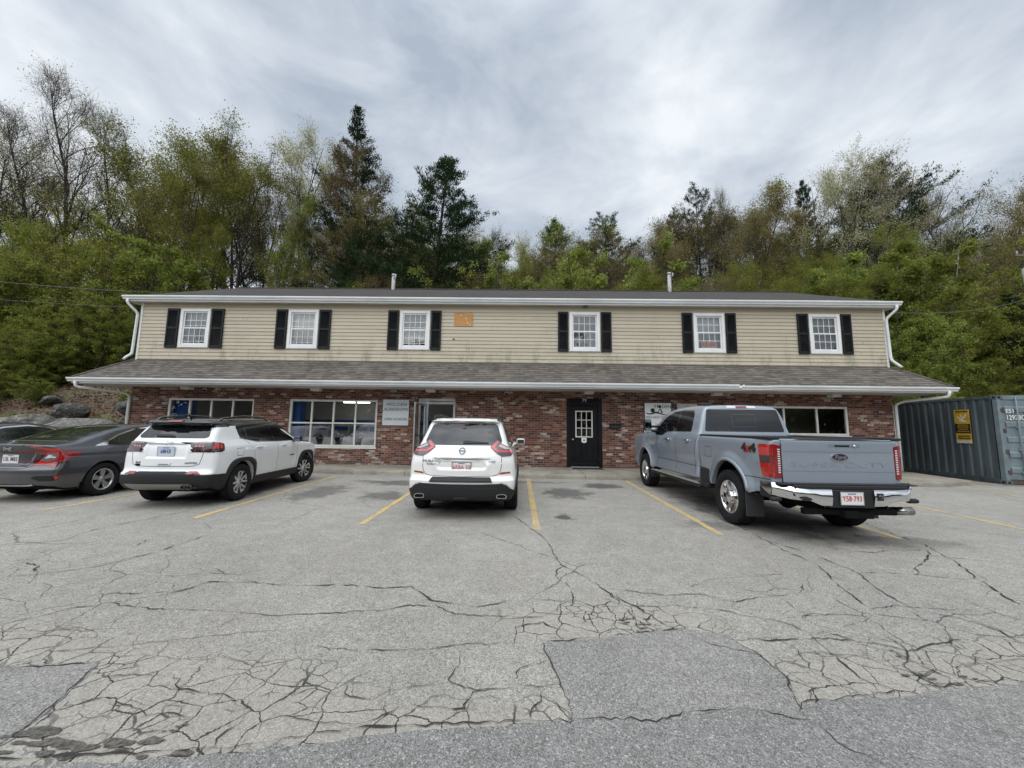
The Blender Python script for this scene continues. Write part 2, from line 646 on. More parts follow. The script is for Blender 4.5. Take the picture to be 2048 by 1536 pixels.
STAINS_AND_PATCHES = [(-3.1, 10.4, 0.75, 0.5, 0.62), (-2.85, 8.5, 0.5, 0.55, 0.6), (1.15, 9.2, 0.6, 0.75, 0.66), (2.25, 10.4, 0.55, 0.45, 0.75),
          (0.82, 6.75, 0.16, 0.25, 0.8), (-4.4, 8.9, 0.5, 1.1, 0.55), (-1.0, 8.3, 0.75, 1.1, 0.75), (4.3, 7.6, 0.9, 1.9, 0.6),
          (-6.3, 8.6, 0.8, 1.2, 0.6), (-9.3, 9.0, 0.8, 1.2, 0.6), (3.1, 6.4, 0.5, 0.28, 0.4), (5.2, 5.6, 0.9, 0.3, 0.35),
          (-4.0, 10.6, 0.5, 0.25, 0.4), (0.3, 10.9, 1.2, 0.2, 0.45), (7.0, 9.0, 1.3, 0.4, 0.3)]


def build_ground():
    # terrain: flat round the lot, rising into the wooded bank behind; out to the horizon
    xs = np.concatenate([np.linspace(-900, -60, 16), np.arange(-55, 56, 1.25), np.linspace(60, 900, 16)])
    ys = np.concatenate([np.linspace(-900, -20, 14), np.arange(-15, 62, 1.0), np.linspace(66, 900, 16)])
    X, Y = np.meshgrid(xs, ys, indexing='ij')
    Z = terrain(X, Y) - 0.03
    r = rng0.normal(0, 1, Z.shape)
    Z += np.where(Z > 0.6, 0.10 * r, 0)
    V = np.stack([X, Y, Z], -1).reshape(-1, 3)
    n, k = len(xs), len(ys)
    I = (np.arange(n - 1)[:, None] * k + np.arange(k - 1)[None, :]).ravel()
    Q = np.stack([I, I + k, I + k + 1, I + 1], 1)
    m, nt, b = new_mat('leaf_litter_soil')
    P = nd(nt, 'ShaderNodeNewGeometry').outputs['Position']
    n1 = noise(nt, P, 0.5, 6, 0.65)
    n2 = noise(nt, P, 7, 6, 0.7)
    vo = nd(nt, 'ShaderNodeTexVoronoi', {'Vector': P, 'Scale': 11.0})
    lv = nd(nt, 'ShaderNodeSeparateColor', {0: vo.outputs['Color']}).outputs
    c = ramp(nt, lv[0], [(0.0, (0.045, 0.028, 0.018)), (0.4, (0.10, 0.060, 0.035)), (0.75, (0.16, 0.105, 0.065)), (1.0, (0.25, 0.19, 0.13))])
    c = mix(nt, sstep(nt, n2, 0.35, 0.7, 0.65, 0.0), c, (0.035, 0.022, 0.014))
    c = mix(nt, sstep(nt, n1, 0.52, 0.66), c, mix(nt, n2, (0.05, 0.075, 0.02), (0.11, 0.14, 0.04)))
    nt.links.new(c, b.inputs['Base Color'])
    b.inputs['Roughness'].default_value = 0.95
    bp = nd(nt, 'ShaderNodeBump', {'Strength': 1.0, 'Distance': 0.08, 'Height': n2})
    nt.links.new(bp.outputs[0], b.inputs['Normal'])
    tag(link('ground', np_mesh('ground', V, Q, mats=[m], smooth=True)), kind='structure')

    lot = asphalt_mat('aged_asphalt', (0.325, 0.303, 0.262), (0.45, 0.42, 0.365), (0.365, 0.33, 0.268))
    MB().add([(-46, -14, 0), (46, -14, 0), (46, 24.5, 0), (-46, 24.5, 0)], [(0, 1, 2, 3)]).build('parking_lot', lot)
    tag(bpy.data.objects['parking_lot'], kind='structure')

    new = asphalt_mat('newer_asphalt', (0.200, 0.192, 0.180), (0.275, 0.264, 0.248), (0.29, 0.272, 0.24), speck=0.11, cracks=False)
    pat = asphalt_mat('patch_asphalt', (0.235, 0.225, 0.207), (0.33, 0.314, 0.286), (0.33, 0.305, 0.26), speck=0.11, cracks=False)
    edge = [(-14, 0.2), (-6, 0.95), (-3.4, 1.55), (-2.23, 1.83), (-1.8, 1.86), (-1.3, 1.93), (-0.79, 2.03), (-0.4, 2.1), (-0.01, 2.14), (0.32, 2.18), (0.75, 2.17),
            (1.05, 2.26), (1.27, 2.29), (1.52, 2.22), (1.58, 2.33), (1.73, 2.37), (2.2, 2.42), (2.6, 2.5), (3.07, 2.57), (4.5, 2.9), (8, 3.6), (20, 5.8)]

    def rough(pts, amp, seed, closed=False, step=0.06):
        rg = np.random.default_rng(seed)
        out = []
        P = pts + [pts[0]] if closed else pts
        for a, b2 in zip(P[:-1], P[1:]):
            a, b2 = np.array(a), np.array(b2)
            L = np.linalg.norm(b2 - a)
            k2 = int(min(max(1, L / step), 60))
            nrm = np.array([-(b2 - a)[1], (b2 - a)[0]]) / max(L, 1e-6)
            for t in range(k2):
                p = a + (b2 - a) * t / k2
                out.append(tuple(p + nrm * rg.normal(0, amp) * (1 if t else 0.3)))
        if not closed:
            out.append(tuple(pts[-1]))
        return out
    e = rough(edge, 0.009, 3)
    poly = e + [(20, -9), (-14, -9)]
    MB().prism(poly, 'z', -0.01, 0.004).build('road', new)
    tag(bpy.data.objects['road'], kind='structure')
    pc = rough([(0.21, 2.91), (0.25, 2.6), (0.31, 2.185), (0.75, 2.175), (1.05, 2.265), (1.27, 2.295), (1.52, 2.225), (1.585, 2.3), (1.6, 2.42), (1.66, 2.55), (1.65, 2.8),
                (1.55, 3.05), (1.3, 3.13), (1.0, 3.07), (0.6, 2.97)], 0.006, 5, True)
    MB().prism(pc, 'z', -0.01, 0.0035).build('asphalt_patch', pat)
    tag(bpy.data.objects['asphalt_patch'], kind='structure')
    pl = rough([(-3.9, 2.42), (-3.14, 2.5), (-2.6, 2.58), (-2.45, 2.26), (-2.4, 2.07), (-2.39, 1.93), (-3.6, 1.66)], 0.006, 6, True)
    MB().prism(pl, 'z', -0.01, 0.0035).build('asphalt_patch', pat)
    tag(bpy.data.objects['asphalt_patch.001'], kind='structure')

    # long open cracks followed one by one: narrow wandering strips of dark fissure
    cm = plain('crack_fill', (0.030, 0.027, 0.024), 0.95)
    rg = np.random.default_rng(11)
    mb = MB()
    seams = [[(-6, 0.95), (-3.4, 1.55), (-2.23, 1.83), (-1.8, 1.86), (-1.3, 1.93), (-0.79, 2.03), (-0.4, 2.1), (-0.01, 2.14), (0.32, 2.18)], [(1.5, 2.22), (1.58, 2.33), (1.73, 2.37), (2.2, 2.42), (2.6, 2.5), (3.07, 2.57), (4.5, 2.9)],
             [(0.2, 2.93), (0.25, 2.6), (0.31, 2.18)], [(0.31, 2.185), (0.75, 2.175), (1.05, 2.265), (1.27, 2.295), (1.52, 2.225), (1.60, 2.15)], [(1.52, 2.22), (1.6, 2.42), (1.66, 2.55), (1.65, 2.8), (1.55, 3.05)],
             [(0.2, 2.93), (0.6, 2.98), (1.0, 3.08), (1.3, 3.14)], [(-3.9, 2.42), (-3.14, 2.5), (-2.6, 2.58)], [(-2.6, 2.58), (-2.45, 2.26), (-2.4, 2.07), (-2.39, 1.9)]]
    for q, path in enumerate(CRACKS + seams):
        pts = np.array(path)
        L = np.linalg.norm(np.diff(pts, axis=0), axis=1)
        s = np.concatenate([[0], np.cumsum(L)])
        far = pts[:, 1].mean()
        ns = max(6, int(s[-1] / 0.035))
        t = np.linspace(0, s[-1], ns)
        p = np.stack([np.interp(t, s, pts[:, 0]), np.interp(t, s, pts[:, 1])], 1)
        w = np.cumsum(rg.normal(0, 1, (ns, 2)), 0)
        w -= np.linspace(0, 1, ns)[:, None] * w[-1]
        p += w * 0.006 + rg.normal(0, 0.006, (ns, 2))
        d = np.gradient(p, axis=0)
        nr = np.stack([-d[:, 1], d[:, 0]], 1)
        nr /= np.maximum(np.linalg.norm(nr, axis=1, keepdims=True), 1e-6)
        base_w = (0.0020 + 0.0005 * far) * rg.uniform(0.5, 1.2)
        wd = base_w * np.clip(1 + np.convolve(rg.normal(0, 1.1, ns), np.ones(3) / 3, 'same'), 0.25, 2.6)
        wd *= np.clip(np.minimum(t, s[-1] - t) / 0.12, 0.15, 1)
        a, b2 = p + nr * wd[:, None], p - nr * wd[:, None]
        V = [(x, y, 0.006 + 0.00002 * q) for x, y in a] + [(x, y, 0.006 + 0.00002 * q) for x, y in b2]
        mb.add(V, [(i, i + 1, ns + i + 1, ns + i) for i in range(ns - 1)])
    tag(mb.build('pavement_crack', cm), kind='structure')
    # crumbled pot-holes where the surface has broken up
    ph = MB()
    for (cx, cy, r, k2) in ((-2.05, 1.9, 0.16, 9), (-1.72, 1.93, 0.10, 6), (-2.3, 1.98, 0.10, 6), (-1.62, 2.06, 0.06, 4), (0.90, 3.27, 0.05, 6), (0.96, 3.18, 0.055, 7), (1.0, 3.10, 0.05, 5), (2.5, 2.62, 0.07, 4), (2.62, 2.86, 0.05, 3), (2.05, 2.82, 0.03, 2), (2.74, 2.62, 0.05, 3)):
        for _ in range(k2):
            x, y = cx + rg.normal(0, r * 1.1), cy + rg.normal(0, r * 0.4)
            rr = r * rg.uniform(0.12, 0.34)
            nn = 14
            rad = rr * np.clip(1 + np.convolve(rg.normal(0, 0.45, nn + 2), np.ones(3) / 3, 'valid')[:nn], 0.3, 1.8)
            if edge_y(x, edge) > y - rr * 0.6:
                continue
            z = 0.0052 + rg.uniform(0, 0.0006)
            ph.add([(x + rad[i] * cos(2 * pi * i / nn) * 1.6, y + rad[i] * sin(2 * pi * i / nn) * 0.6, z) for i in range(nn)], [tuple(range(nn))])
    tag(ph.build('pavement_hole', plain('crumbled_asphalt', (0.105, 0.096, 0.082), 0.95, bump=1.0, bscale=90, var=0.6, vscale=45)), kind='structure')

    # worn yellow bay lines
    ym, nt, b = new_mat('worn_yellow_paint')
    P = nd(nt, 'ShaderNodeNewGeometry').outputs['Position']
    wear = M(nt, 'ADD', M(nt, 'MULTIPLY', noise(nt, P, 26, 5, 0.75), 0.6), M(nt, 'MULTIPLY', noise(nt, P, 2.3, 3, 0.6), 0.4))
    cc = mix(nt, sstep(nt, wear, 0.44, 0.58), (0.58, 0.40, 0.12), (0.32, 0.285, 0.22))
    nt.links.new(cc, b.inputs['Base Color'])
    b.inputs['Roughness'].default_value = 0.85
    rg = np.random.default_rng(21)
    for (x0, y0, x1, y1, w) in ((-7.99, 6.6, -8.1, 11.6, .05), (-5.1, 6.26, -5.32, 11.6, .05), (-2.35, 6.06, -2.42, 11.55, .05), (0.31, 5.9, 0.35, 11.56, .055), (2.95, 5.8, 3.16, 11.44, .05),
                                (5.43, 5.75, 5.75, 11.3, .045), (7.95, 5.9, 8.45, 11.2, .045), (11.9, 9.2, 12.6, 11.4, .04), (-10.8, 7.0, -10.9, 11.7, .05)):
        A, B = np.array((x0, y0)), np.array((x1, y1))
        k = int((y1 - y0) / 0.05)
        t = np.linspace(0, 1, k)[:, None]
        c = A + (B - A) * t
        wl = w * (1 + 0.10 * rg.normal(0, 1, (k, 1)).clip(-2, 1))
        wr = w * (1 + 0.10 * rg.normal(0, 1, (k, 1)).clip(-2, 1))
        V = [(x - a[0], y, 0.004) for (x, y), a in zip(c, wl)] + [(x + a[0], y, 0.004) for (x, y), a in zip(c, wr)]
        tag(MB().add(V, [(i, k + i, k + i + 1, i + 1) for i in range(k - 1)]).build('parking_line', ym), kind='structure')

    # sidewalk of poured slabs with a rounded kerb edge
    sm, nt, b = new_mat('weathered_concrete')
    P = nd(nt, 'ShaderNodeNewGeometry').outputs['Position']
    sp = nd(nt, 'ShaderNodeSeparateXYZ', {0: P}).outputs
    c = mix(nt, sstep(nt, noise(nt, P, 1.3, 6, 0.65), 0.35, 0.65), (0.21, 0.19, 0.15), (0.31, 0.285, 0.23))
    c = mix(nt, sstep(nt, noise(nt, P, 40, 4, 0.7), 0.45, 0.75, 0.0, 0.5), c, (0.13, 0.12, 0.095))
    c = mix(nt, sstep(nt, noise(nt, vmap(nt, P, (1.5, 1, 4)), 2.2, 5, 0.7), 0.5, 0.68, 0.0, 0.5), c, (0.14, 0.125, 0.095))
    nt.links.new(c, b.inputs['Base Color'])
    b.inputs['Roughness'].default_value = 0.92
    bp = nd(nt, 'ShaderNodeBump', {'Strength': 0.5, 'Distance': 0.01, 'Height': noise(nt, P, 60, 5, 0.7)})
    nt.links.new(bp.outputs[0], b.inputs['Normal'])
    joints = [-13.4, -10.0, -6.62, -3.4, -0.9, 2.02, 5.1, 8.2, 10.9, 13.15]

    def fy(x):
        return 11.72 - (x - 0.49) * 0.056

    mb = MB()
    prof_n = 5
    for a, b2 in zip(joints[:-1], joints[1:]):
        k = max(2, int((b2 - a) / 0.5))
        xs2 = np.linspace(a + 0.008, b2 - 0.008, k + 1)
        rows = []
        for x in xs2:
            ch = 0.25 * smooth01((x - 11.6) / 1.5) if a > 10 else 0.0
            y0 = fy(x) + ch * 2.2
            wob = rng0.normal(0, 0.006)
            rows.append([(x, y0 + wob, -0.05), (x, y0 + 0.012 + wob, 0.085), (x, y0 + 0.03 + wob, 0.112), (x, y0 + 0.065, 0.125), (x, 13.29, 0.178)])
        V = [p for r2 in rows for p in r2]
        F = [(i * prof_n + j, (i + 1) * prof_n + j, (i + 1) * prof_n + j + 1, i * prof_n + j + 1) for i in range(k) for j in range(prof_n - 1)]
        mb.add(V, F, 0, True)
        for r2 in (rows[0], rows[-1]):
            mb.add(r2 + [(r2[0][0], 13.29, -0.05)], [tuple(range(prof_n + 1))])
    tag(mb.build('sidewalk', sm), kind='structure')
    # slab that runs on under the shipping container's end
    MB().prism([(13.17, 11.75), (14.3, 11.5), (17.2, 11.5), (17.2, 18.4), (13.17, 18.4)], 'z', -0.05, 0.03).build('concrete_apron', sm)
    tag(bpy.data.objects['concrete_apron'], kind='structure')


def edge_y(x, edge):
    e = np.array(edge)
    return float(np.interp(x, e[:, 0], e[:, 1]))

CRACKS = [
    [(-6.19, 4.76), (-5.73, 5.05), (-5.87, 5.45), (-5.84, 5.8), (-5.74, 6.2), (-5.61, 6.85)],
    [(-5.29, 4.1), (-5.24, 4.25), (-5.48, 4.66)],
    [(-4.71, 3.92), (-4.34, 4.18), (-4.2, 4.59), (-4.18, 4.82), (-4.16, 5.37)],
    [(-3.76, 3.97), (-3.33, 3.99), (-3.01, 4.07), (-2.6, 4.02)],
    [(-3.7, 3.48), (-3.05, 3.56), (-2.92, 3.79), (-2.48, 3.78), (-1.71, 3.79), (-1.28, 3.72), (-0.98, 3.79), (-0.74, 3.54), (-0.33, 3.42), (-0.03, 3.55)],
    [(-3.52, 3.42), (-3.02, 3.28), (-2.82, 3.23), (-2.28, 3.21), (-1.92, 3.17), (-1.41, 3.24), (-1.08, 3.28), (-0.87, 3.39), (-0.64, 3.38), (-0.48, 3.28), (-0.02, 3.28)],
    [(-1.42, 2.79), (-1.07, 2.77), (-0.62, 2.79), (-0.39, 2.84), (-0.02, 2.88)],
    [(-0.38, 2.79), (-0.35, 2.63), (-0.41, 2.45), (-0.24, 2.38), (-0.01, 2.43)],
    [(-0.41, 2.45), (-0.58, 2.4), (-0.71, 2.38), (-0.79, 2.3), (-0.94, 2.33), (-1.0, 2.46)],
    [(-2.51, 2.45), (-2.22, 2.45), (-2.04, 2.47), (-1.9, 2.36), (-1.71, 2.32), (-1.52, 2.27), (-1.44, 2.22)],
    [(-2.44, 2.25), (-2.22, 2.26), (-2.02, 2.22), (-1.89, 2.17), (-1.76, 2.17), (-1.61, 2.13)],
    [(-0.01, 2.41), (-0.23, 2.37), (-0.24, 2.26), (-0.54, 2.25), (-0.65, 2.21), (-0.71, 2.15), (-0.96, 2.13), (-1.2, 2.16), (-1.26, 2.09), (-1.22, 2.01)],
    [(-1.44, 2.22), (-1.35, 2.1), (-1.39, 2.02), (-1.42, 1.92)],
    [(-2.18, 3.0), (-2.18, 3.17)],
    [(-4.62, 4.8), (-4.75, 5.16)],
    [(-3.54, 2.8), (-3.4, 2.85), (-3.36, 2.94), (-3.21, 3.01), (-2.97, 2.92), (-2.9, 2.82)],
    [(-3.8, 2.99), (-3.67, 3.11), (-3.57, 3.28), (-3.38, 3.33)],
    [(-2.98, 2.7), (-2.92, 2.54)],
    [(-5.23, 4.25), (-4.94, 4.15), (-4.68, 3.92), (-4.54, 3.93)],
    [(-4.76, 6.02), (-4.24, 5.56)],
    [(-3.17, 4.2), (-2.89, 4.04)],
    [(-1.09, 3.91), (-1.05, 3.79)],
    [(-0.07, 6.77), (0.17, 6.19), (0.39, 5.41), (0.49, 4.8), (0.54, 4.46), (0.68, 4.18), (0.8, 3.87), (0.92, 3.61), (0.96, 3.3), (0.93, 3.14), (0.98, 3.07)],
    [(0.54, 4.46), (0.4, 4.31), (0.39, 4.04), (0.51, 3.86), (0.5, 3.5)],
    [(1.61, 3.85), (1.91, 4.08), (2.27, 4.19), (2.87, 4.32)],
    [(2.88, 8.49), (3.49, 7.54), (3.51, 6.41), (3.42, 5.59), (3.62, 5.06), (3.63, 4.62), (3.62, 4.32), (3.46, 4.03), (3.41, 3.72), (3.41, 3.48)],
    [(3.42, 5.59), (3.37, 5.14), (3.42, 4.57), (3.19, 4.1), (3.02, 3.56)],
    [(5.75, 6.73), (5.45, 5.47), (5.19, 4.96), (4.91, 4.46), (4.72, 4.24), (4.52, 3.87), (4.42, 3.62)],
    [(4.21, 5.14), (4.49, 5.11), (4.81, 5.23), (5.28, 5.25)],
    [(5.28, 5.25), (4.87, 4.85), (4.46, 4.58), (4.25, 4.35)],
    [(3.69, 4.4), (3.99, 4.41), (4.39, 4.29), (4.72, 4.24)],
    [(-0.03, 3.52), (0.36, 3.54), (0.7, 3.42), (1.44, 3.45), (1.81, 3.37), (2.06, 3.26), (2.25, 3.16)],
    [(0.8, 3.87), (1.07, 3.83), (1.35, 3.76), (1.66, 3.79), (1.9, 3.65), (2.26, 3.77), (2.65, 3.85), (2.83, 4.03)],
    [(1.7, 2.98), (2.24, 3.02), (2.56, 2.98), (2.72, 2.88), (2.95, 2.95), (3.36, 3.08)],
    [(1.75, 2.77), (1.96, 2.85), (2.15, 2.84), (2.32, 2.81), (2.44, 2.75)],
    [(0.8, 3.87), (0.88, 3.71), (1.03, 3.47), (1.12, 3.3), (1.17, 3.19), (1.25, 3.09)],
    [(1.52, 2.21), (1.57, 2.14), (1.59, 2.04), (1.68, 1.95)],
    [(1.26, 3.08), (1.38, 2.92), (1.65, 2.8)],
    [(0.69, 2.16), (0.78, 2.1), (0.87, 2.05)],
    [(2.25, 3.16), (2.39, 3.09), (2.46, 2.96), (2.58, 2.9), (2.61, 2.76), (2.66, 2.66), (2.68, 2.54)],
    [(1.9, 3.22), (1.89, 3.0), (1.96, 2.85), (1.88, 2.63), (1.91, 2.45)],
    [(2.14, 3.27), (2.2, 3.08), (2.16, 2.83), (2.11, 2.61), (2.13, 2.46)],
    [(1.88, 2.63), (1.98, 2.61), (2.0, 2.54), (2.02, 2.43)],
    [(2.77, 3.11), (2.69, 2.88), (2.47, 2.63), (2.51, 2.53), (2.58, 2.51)],
    [(3.15, 3.05), (3.11, 2.81), (3.11, 2.65), (3.12, 2.6)],
    [(3.11, 2.81), (2.85, 2.69), (2.72, 2.59)],
    [(3.02, 3.51), (3.31, 3.57), (3.59, 3.54), (3.92, 3.55)],
    [(3.41, 3.48), (3.61, 3.36), (3.68, 3.18), (3.64, 3.0)],
    [(2.27, 3.31), (2.37, 3.4), (2.66, 3.43), (2.9, 3.38)],
    [(2.9, 3.38), (2.49, 3.17)],
    [(-0.01, 2.45), (0.08, 2.46), (0.15, 2.45), (0.27, 2.47)],
    [(0.02, 2.47), (0.05, 2.59), (0.23, 2.7)],
    [(0.15, 2.45), (0.14, 2.35), (0.07, 2.27), (0.09, 2.17)],
    [(0.14, 2.35), (0.23, 2.29), (0.29, 2.19)],
    [(-0.02, 3.26), (0.16, 3.27), (0.32, 3.36)],
    [(-0.0, 2.87), (0.04, 3.11), (0.23, 3.19), (0.28, 3.12), (0.47, 3.02)],
    [(0.95, 3.43), (0.82, 3.17), (0.69, 3.1)],
    [(1.14, 3.43), (1.01, 3.22), (1.12, 3.15)],
    [(1.57, 2.28), (1.68, 2.42), (1.78, 2.49), (1.79, 2.4)],
]

build_ground()

# ------------------------------------------------------------------ building
WY = 13.3
XL, XR = -13.45, 12.72
BACK = 23.1


def brick_mat():
    m, nt, b = new_mat('salvaged_brick')
    P = nd(nt, 'ShaderNodeNewGeometry').outputs['Position']
    x, y, z = nd(nt, 'ShaderNodeSeparateXYZ', {0: P}).outputs
    u = M(nt, 'ADD', x, y)
    H, W = 0.0735, 0.212
    zz = M(nt, 'DIVIDE', z, H)
    row = M(nt, 'FLOOR', zz)
    par = M(nt, 'MODULO', M(nt, 'ABSOLUTE', row), 2.0)
    uu = M(nt, 'ADD', M(nt, 'DIVIDE', u, W), M(nt, 'MULTIPLY', par, 0.5))
    colm = M(nt, 'FLOOR', uu)
    fz, fu = M(nt, 'FRACT', zz), M(nt, 'FRACT', uu)
    wob = M(nt, 'MULTIPLY', M(nt, 'SUBTRACT', noise(nt, P, 26, 3, 0.6), 0.5), 0.10)
    ez = M(nt, 'MULTIPLY', M(nt, 'SUBTRACT', 0.5, M(nt, 'ABSOLUTE', M(nt, 'SUBTRACT', fz, 0.5))), H)
    eu = M(nt, 'MULTIPLY', M(nt, 'SUBTRACT', 0.5, M(nt, 'ABSOLUTE', M(nt, 'SUBTRACT', fu, 0.5))), W)
    e = M(nt, 'ADD', M(nt, 'MINIMUM', ez, eu), M(nt, 'MULTIPLY', wob, 0.04))
    brick = sstep(nt, e, 0.0045, 0.0075)
    idv = nd(nt, 'ShaderNodeCombineXYZ', {0: colm, 1: row, 2: 3.0}).outputs[0]
    wn = nd(nt, 'ShaderNodeTexWhiteNoise', {'Vector': idv}, noise_dimensions='3D')
    r1, r2, r3 = nd(nt, 'ShaderNodeSeparateColor', {0: wn.outputs['Color']}).outputs
    bc = ramp(nt, r1, [(0.0, (0.050, 0.022, 0.020)), (0.25, (0.112, 0.043, 0.029)), (0.55, (0.170, 0.066, 0.040)), (0.8, (0.230, 0.096, 0.058)), (0.95, (0.32, 0.155, 0.105))])
    fine = noise(nt, P, 70, 4, 0.7)
    bc = mix(nt, sstep(nt, fine, 0.35, 0.7, 0.35, 0.0), bc, (0.05, 0.03, 0.025))
    # old whitewash left on some bricks, in drifts
    drift = noise(nt, vmap(nt, P, (1, 1, 1.6)), 1.25, 5, 0.65)
    ww = M(nt, 'ADD', M(nt, 'MULTIPLY', r2, 0.75), M(nt, 'MULTIPLY', drift, 0.50))
    patch = noise(nt, P, 20, 4, 0.7)
    wf = M(nt, 'MULTIPLY', sstep(nt, ww, 0.87, 0.97), sstep(nt, patch, 0.36, 0.54))
    bc = mix(nt, wf, bc, mix(nt, r3, (0.36, 0.30, 0.255), (0.52, 0.47, 0.41)))
    mort = mix(nt, sstep(nt, drift, 0.4, 0.65), (0.20, 0.15, 0.125), (0.33, 0.27, 0.23))
    c = mix(nt, brick, mort, bc)
    dirt = sstep(nt, z, 0.18, 0.55, 0.35, 0.0)
    c = mix(nt, M(nt, 'MULTIPLY', dirt, noise(nt, P, 2.2, 4, 0.6)), c, (0.10, 0.085, 0.07))
    nt.links.new(c, b.inputs['Base Color'])
    b.inputs['Roughness'].default_value = 0.9
    bp = nd(nt, 'ShaderNodeBump', {'Strength': 0.8, 'Distance': 0.012, 'Height': M(nt, 'ADD', brick, M(nt, 'MULTIPLY', fine, 0.25))})
    nt.links.new(bp.outputs[0], b.inputs['Normal'])
    return m


def shingle_mat(name, hz, dark, lite, moss, tab=0.17):
    m, nt, b = new_mat(name)
    P = nd(nt, 'ShaderNodeNewGeometry').outputs['Position']
    x, y, z = nd(nt, 'ShaderNodeSeparateXYZ', {0: P}).outputs
    wv = M(nt, 'MULTIPLY', M(nt, 'SUBTRACT', noise(nt, P, 1.1, 3, 0.6), 0.5), 0.022)
    zz = M(nt, 'DIVIDE', M(nt, 'ADD', z, M(nt, 'MULTIPLY', wv, hz * 8)), hz)
    row = M(nt, 'FLOOR', zz)
    fz = M(nt, 'FRACT', zz)
    jit = nd(nt, 'ShaderNodeTexWhiteNoise', {'W': row}, noise_dimensions='1D').outputs['Value']
    nrm = nd(nt, 'ShaderNodeSeparateXYZ', {0: nd(nt, 'ShaderNodeNewGeometry').outputs['True Normal']}).outputs
    sidef = M(nt, 'GREATER_THAN', M(nt, 'ABSOLUTE', nrm[0]), 0.2)
    u0 = M(nt, 'ADD', M(nt, 'MULTIPLY', x, M(nt, 'SUBTRACT', 1.0, sidef)), M(nt, 'MULTIPLY', y, sidef))
    uu = M(nt, 'ADD', M(nt, 'DIVIDE', u0, tab), M(nt, 'MULTIPLY', jit, 3.0))
    cl = M(nt, 'FLOOR', uu)
    fu = M(nt, 'FRACT', uu)
    wn = nd(nt, 'ShaderNodeTexWhiteNoise', {'Vector': nd(nt, 'ShaderNodeCombineXYZ', {0: cl, 1: row, 2: 1.0}).outputs[0]}, noise_dimensions='3D')
    r1, r2, r3 = nd(nt, 'ShaderNodeSeparateColor', {0: wn.outputs['Color']}).outputs
    c = mix(nt, r1, dark, lite)
    c = mix(nt, M(nt, 'MULTIPLY', sstep(nt, r2, 0.75, 1.0), 0.6), c, moss)
    big = noise(nt, vmap(nt, P, (1, 1, 0.5)), 0.7, 5, 0.65)
    c = mix(nt, sstep(nt, big, 0.42, 0.66, 0.0, 0.65), c, moss)
    c = mix(nt, M(nt, 'MULTIPLY', noise(nt, P, 120, 3, 0.7), 0.16), c, (0.26, 0.24, 0.22))
    stk = noise(nt, vmap(nt, P, (1.0, 1.0, 9.0)), 2.6, 5, 0.7)
    c = mix(nt, sstep(nt, stk, 0.36, 0.62, 0.62, 0.0), c, (0.018, 0.015, 0.013))
    butt = sstep(nt, fz, 0.02, 0.42, 0.9, 0.0)
    slot = M(nt, 'MULTIPLY', sstep(nt, fu, 0.0, 0.035, 0.8, 0.0), sstep(nt, r3, 0.2, 0.3))
    c = mix(nt, M(nt, 'MAXIMUM', butt, slot), c, (0.022, 0.019, 0.017))
    nt.links.new(c, b.inputs['Base Color'])
    b.inputs['Roughness'].default_value = 0.93
    bp = nd(nt, 'ShaderNodeBump', {'Strength': 0.7, 'Distance': 0.02, 'Height': M(nt, 'SUBTRACT', M(nt, 'SUBTRACT', 1.0, fz), slot)})
    nt.links.new(bp.outputs[0], b.inputs['Normal'])
    return m


def siding_mat():
    m, nt, b = new_mat('tan_vinyl_siding')
    P = nd(nt, 'ShaderNodeNewGeometry').outputs['Position']
    x, y, z = nd(nt, 'ShaderNodeSeparateXYZ', {0: P}).outputs
    bd = M(nt, 'FLOOR', M(nt, 'DIVIDE', M(nt, 'SUBTRACT', z, 3.60), 0.127))
    wn = nd(nt, 'ShaderNodeTexWhiteNoise', {'Vector': nd(nt, 'ShaderNodeCombineXYZ', {0: M(nt, 'FLOOR', M(nt, 'DIVIDE', M(nt, 'ADD', x, M(nt, 'MULTIPLY', bd, 1.37)), 3.66)), 1: bd, 2: 0.0}).outputs[0]})
    c = mix(nt, wn.outputs['Value'], (0.43, 0.378, 0.278), (0.495, 0.437, 0.325))
    st = noise(nt, vmap(nt, P, (2.2, 1, 0.8)), 0.9, 6, 0.7)
    low = sstep(nt, z, 4.7, 3.7, 0.15, 1.0)
    c = mix(nt, M(nt, 'MULTIPLY', sstep(nt, st, 0.47, 0.66), M(nt, 'MULTIPLY', low, 0.75)), c, (0.245, 0.225, 0.15))
    st2 = noise(nt, vmap(nt, P, (0.9, 1, 3.0), (3, 0, 1)), 1.6, 6, 0.7)
    c = mix(nt, M(nt, 'MULTIPLY', sstep(nt, st2, 0.52, 0.7), M(nt, 'MULTIPLY', low, 0.4)), c, (0.66, 0.63, 0.50))
    nt.links.new(c, b.inputs['Base Color'])
    b.inputs['Roughness'].default_value = 0.55
    bp = nd(nt, 'ShaderNodeBump', {'Strength': 0.15, 'Distance': 0.01, 'Height': noise(nt, vmap(nt, P, (3, 3, 30)), 8, 3, 0.6)})
    nt.links.new(bp.outputs[0], b.inputs['Normal'])
    return m


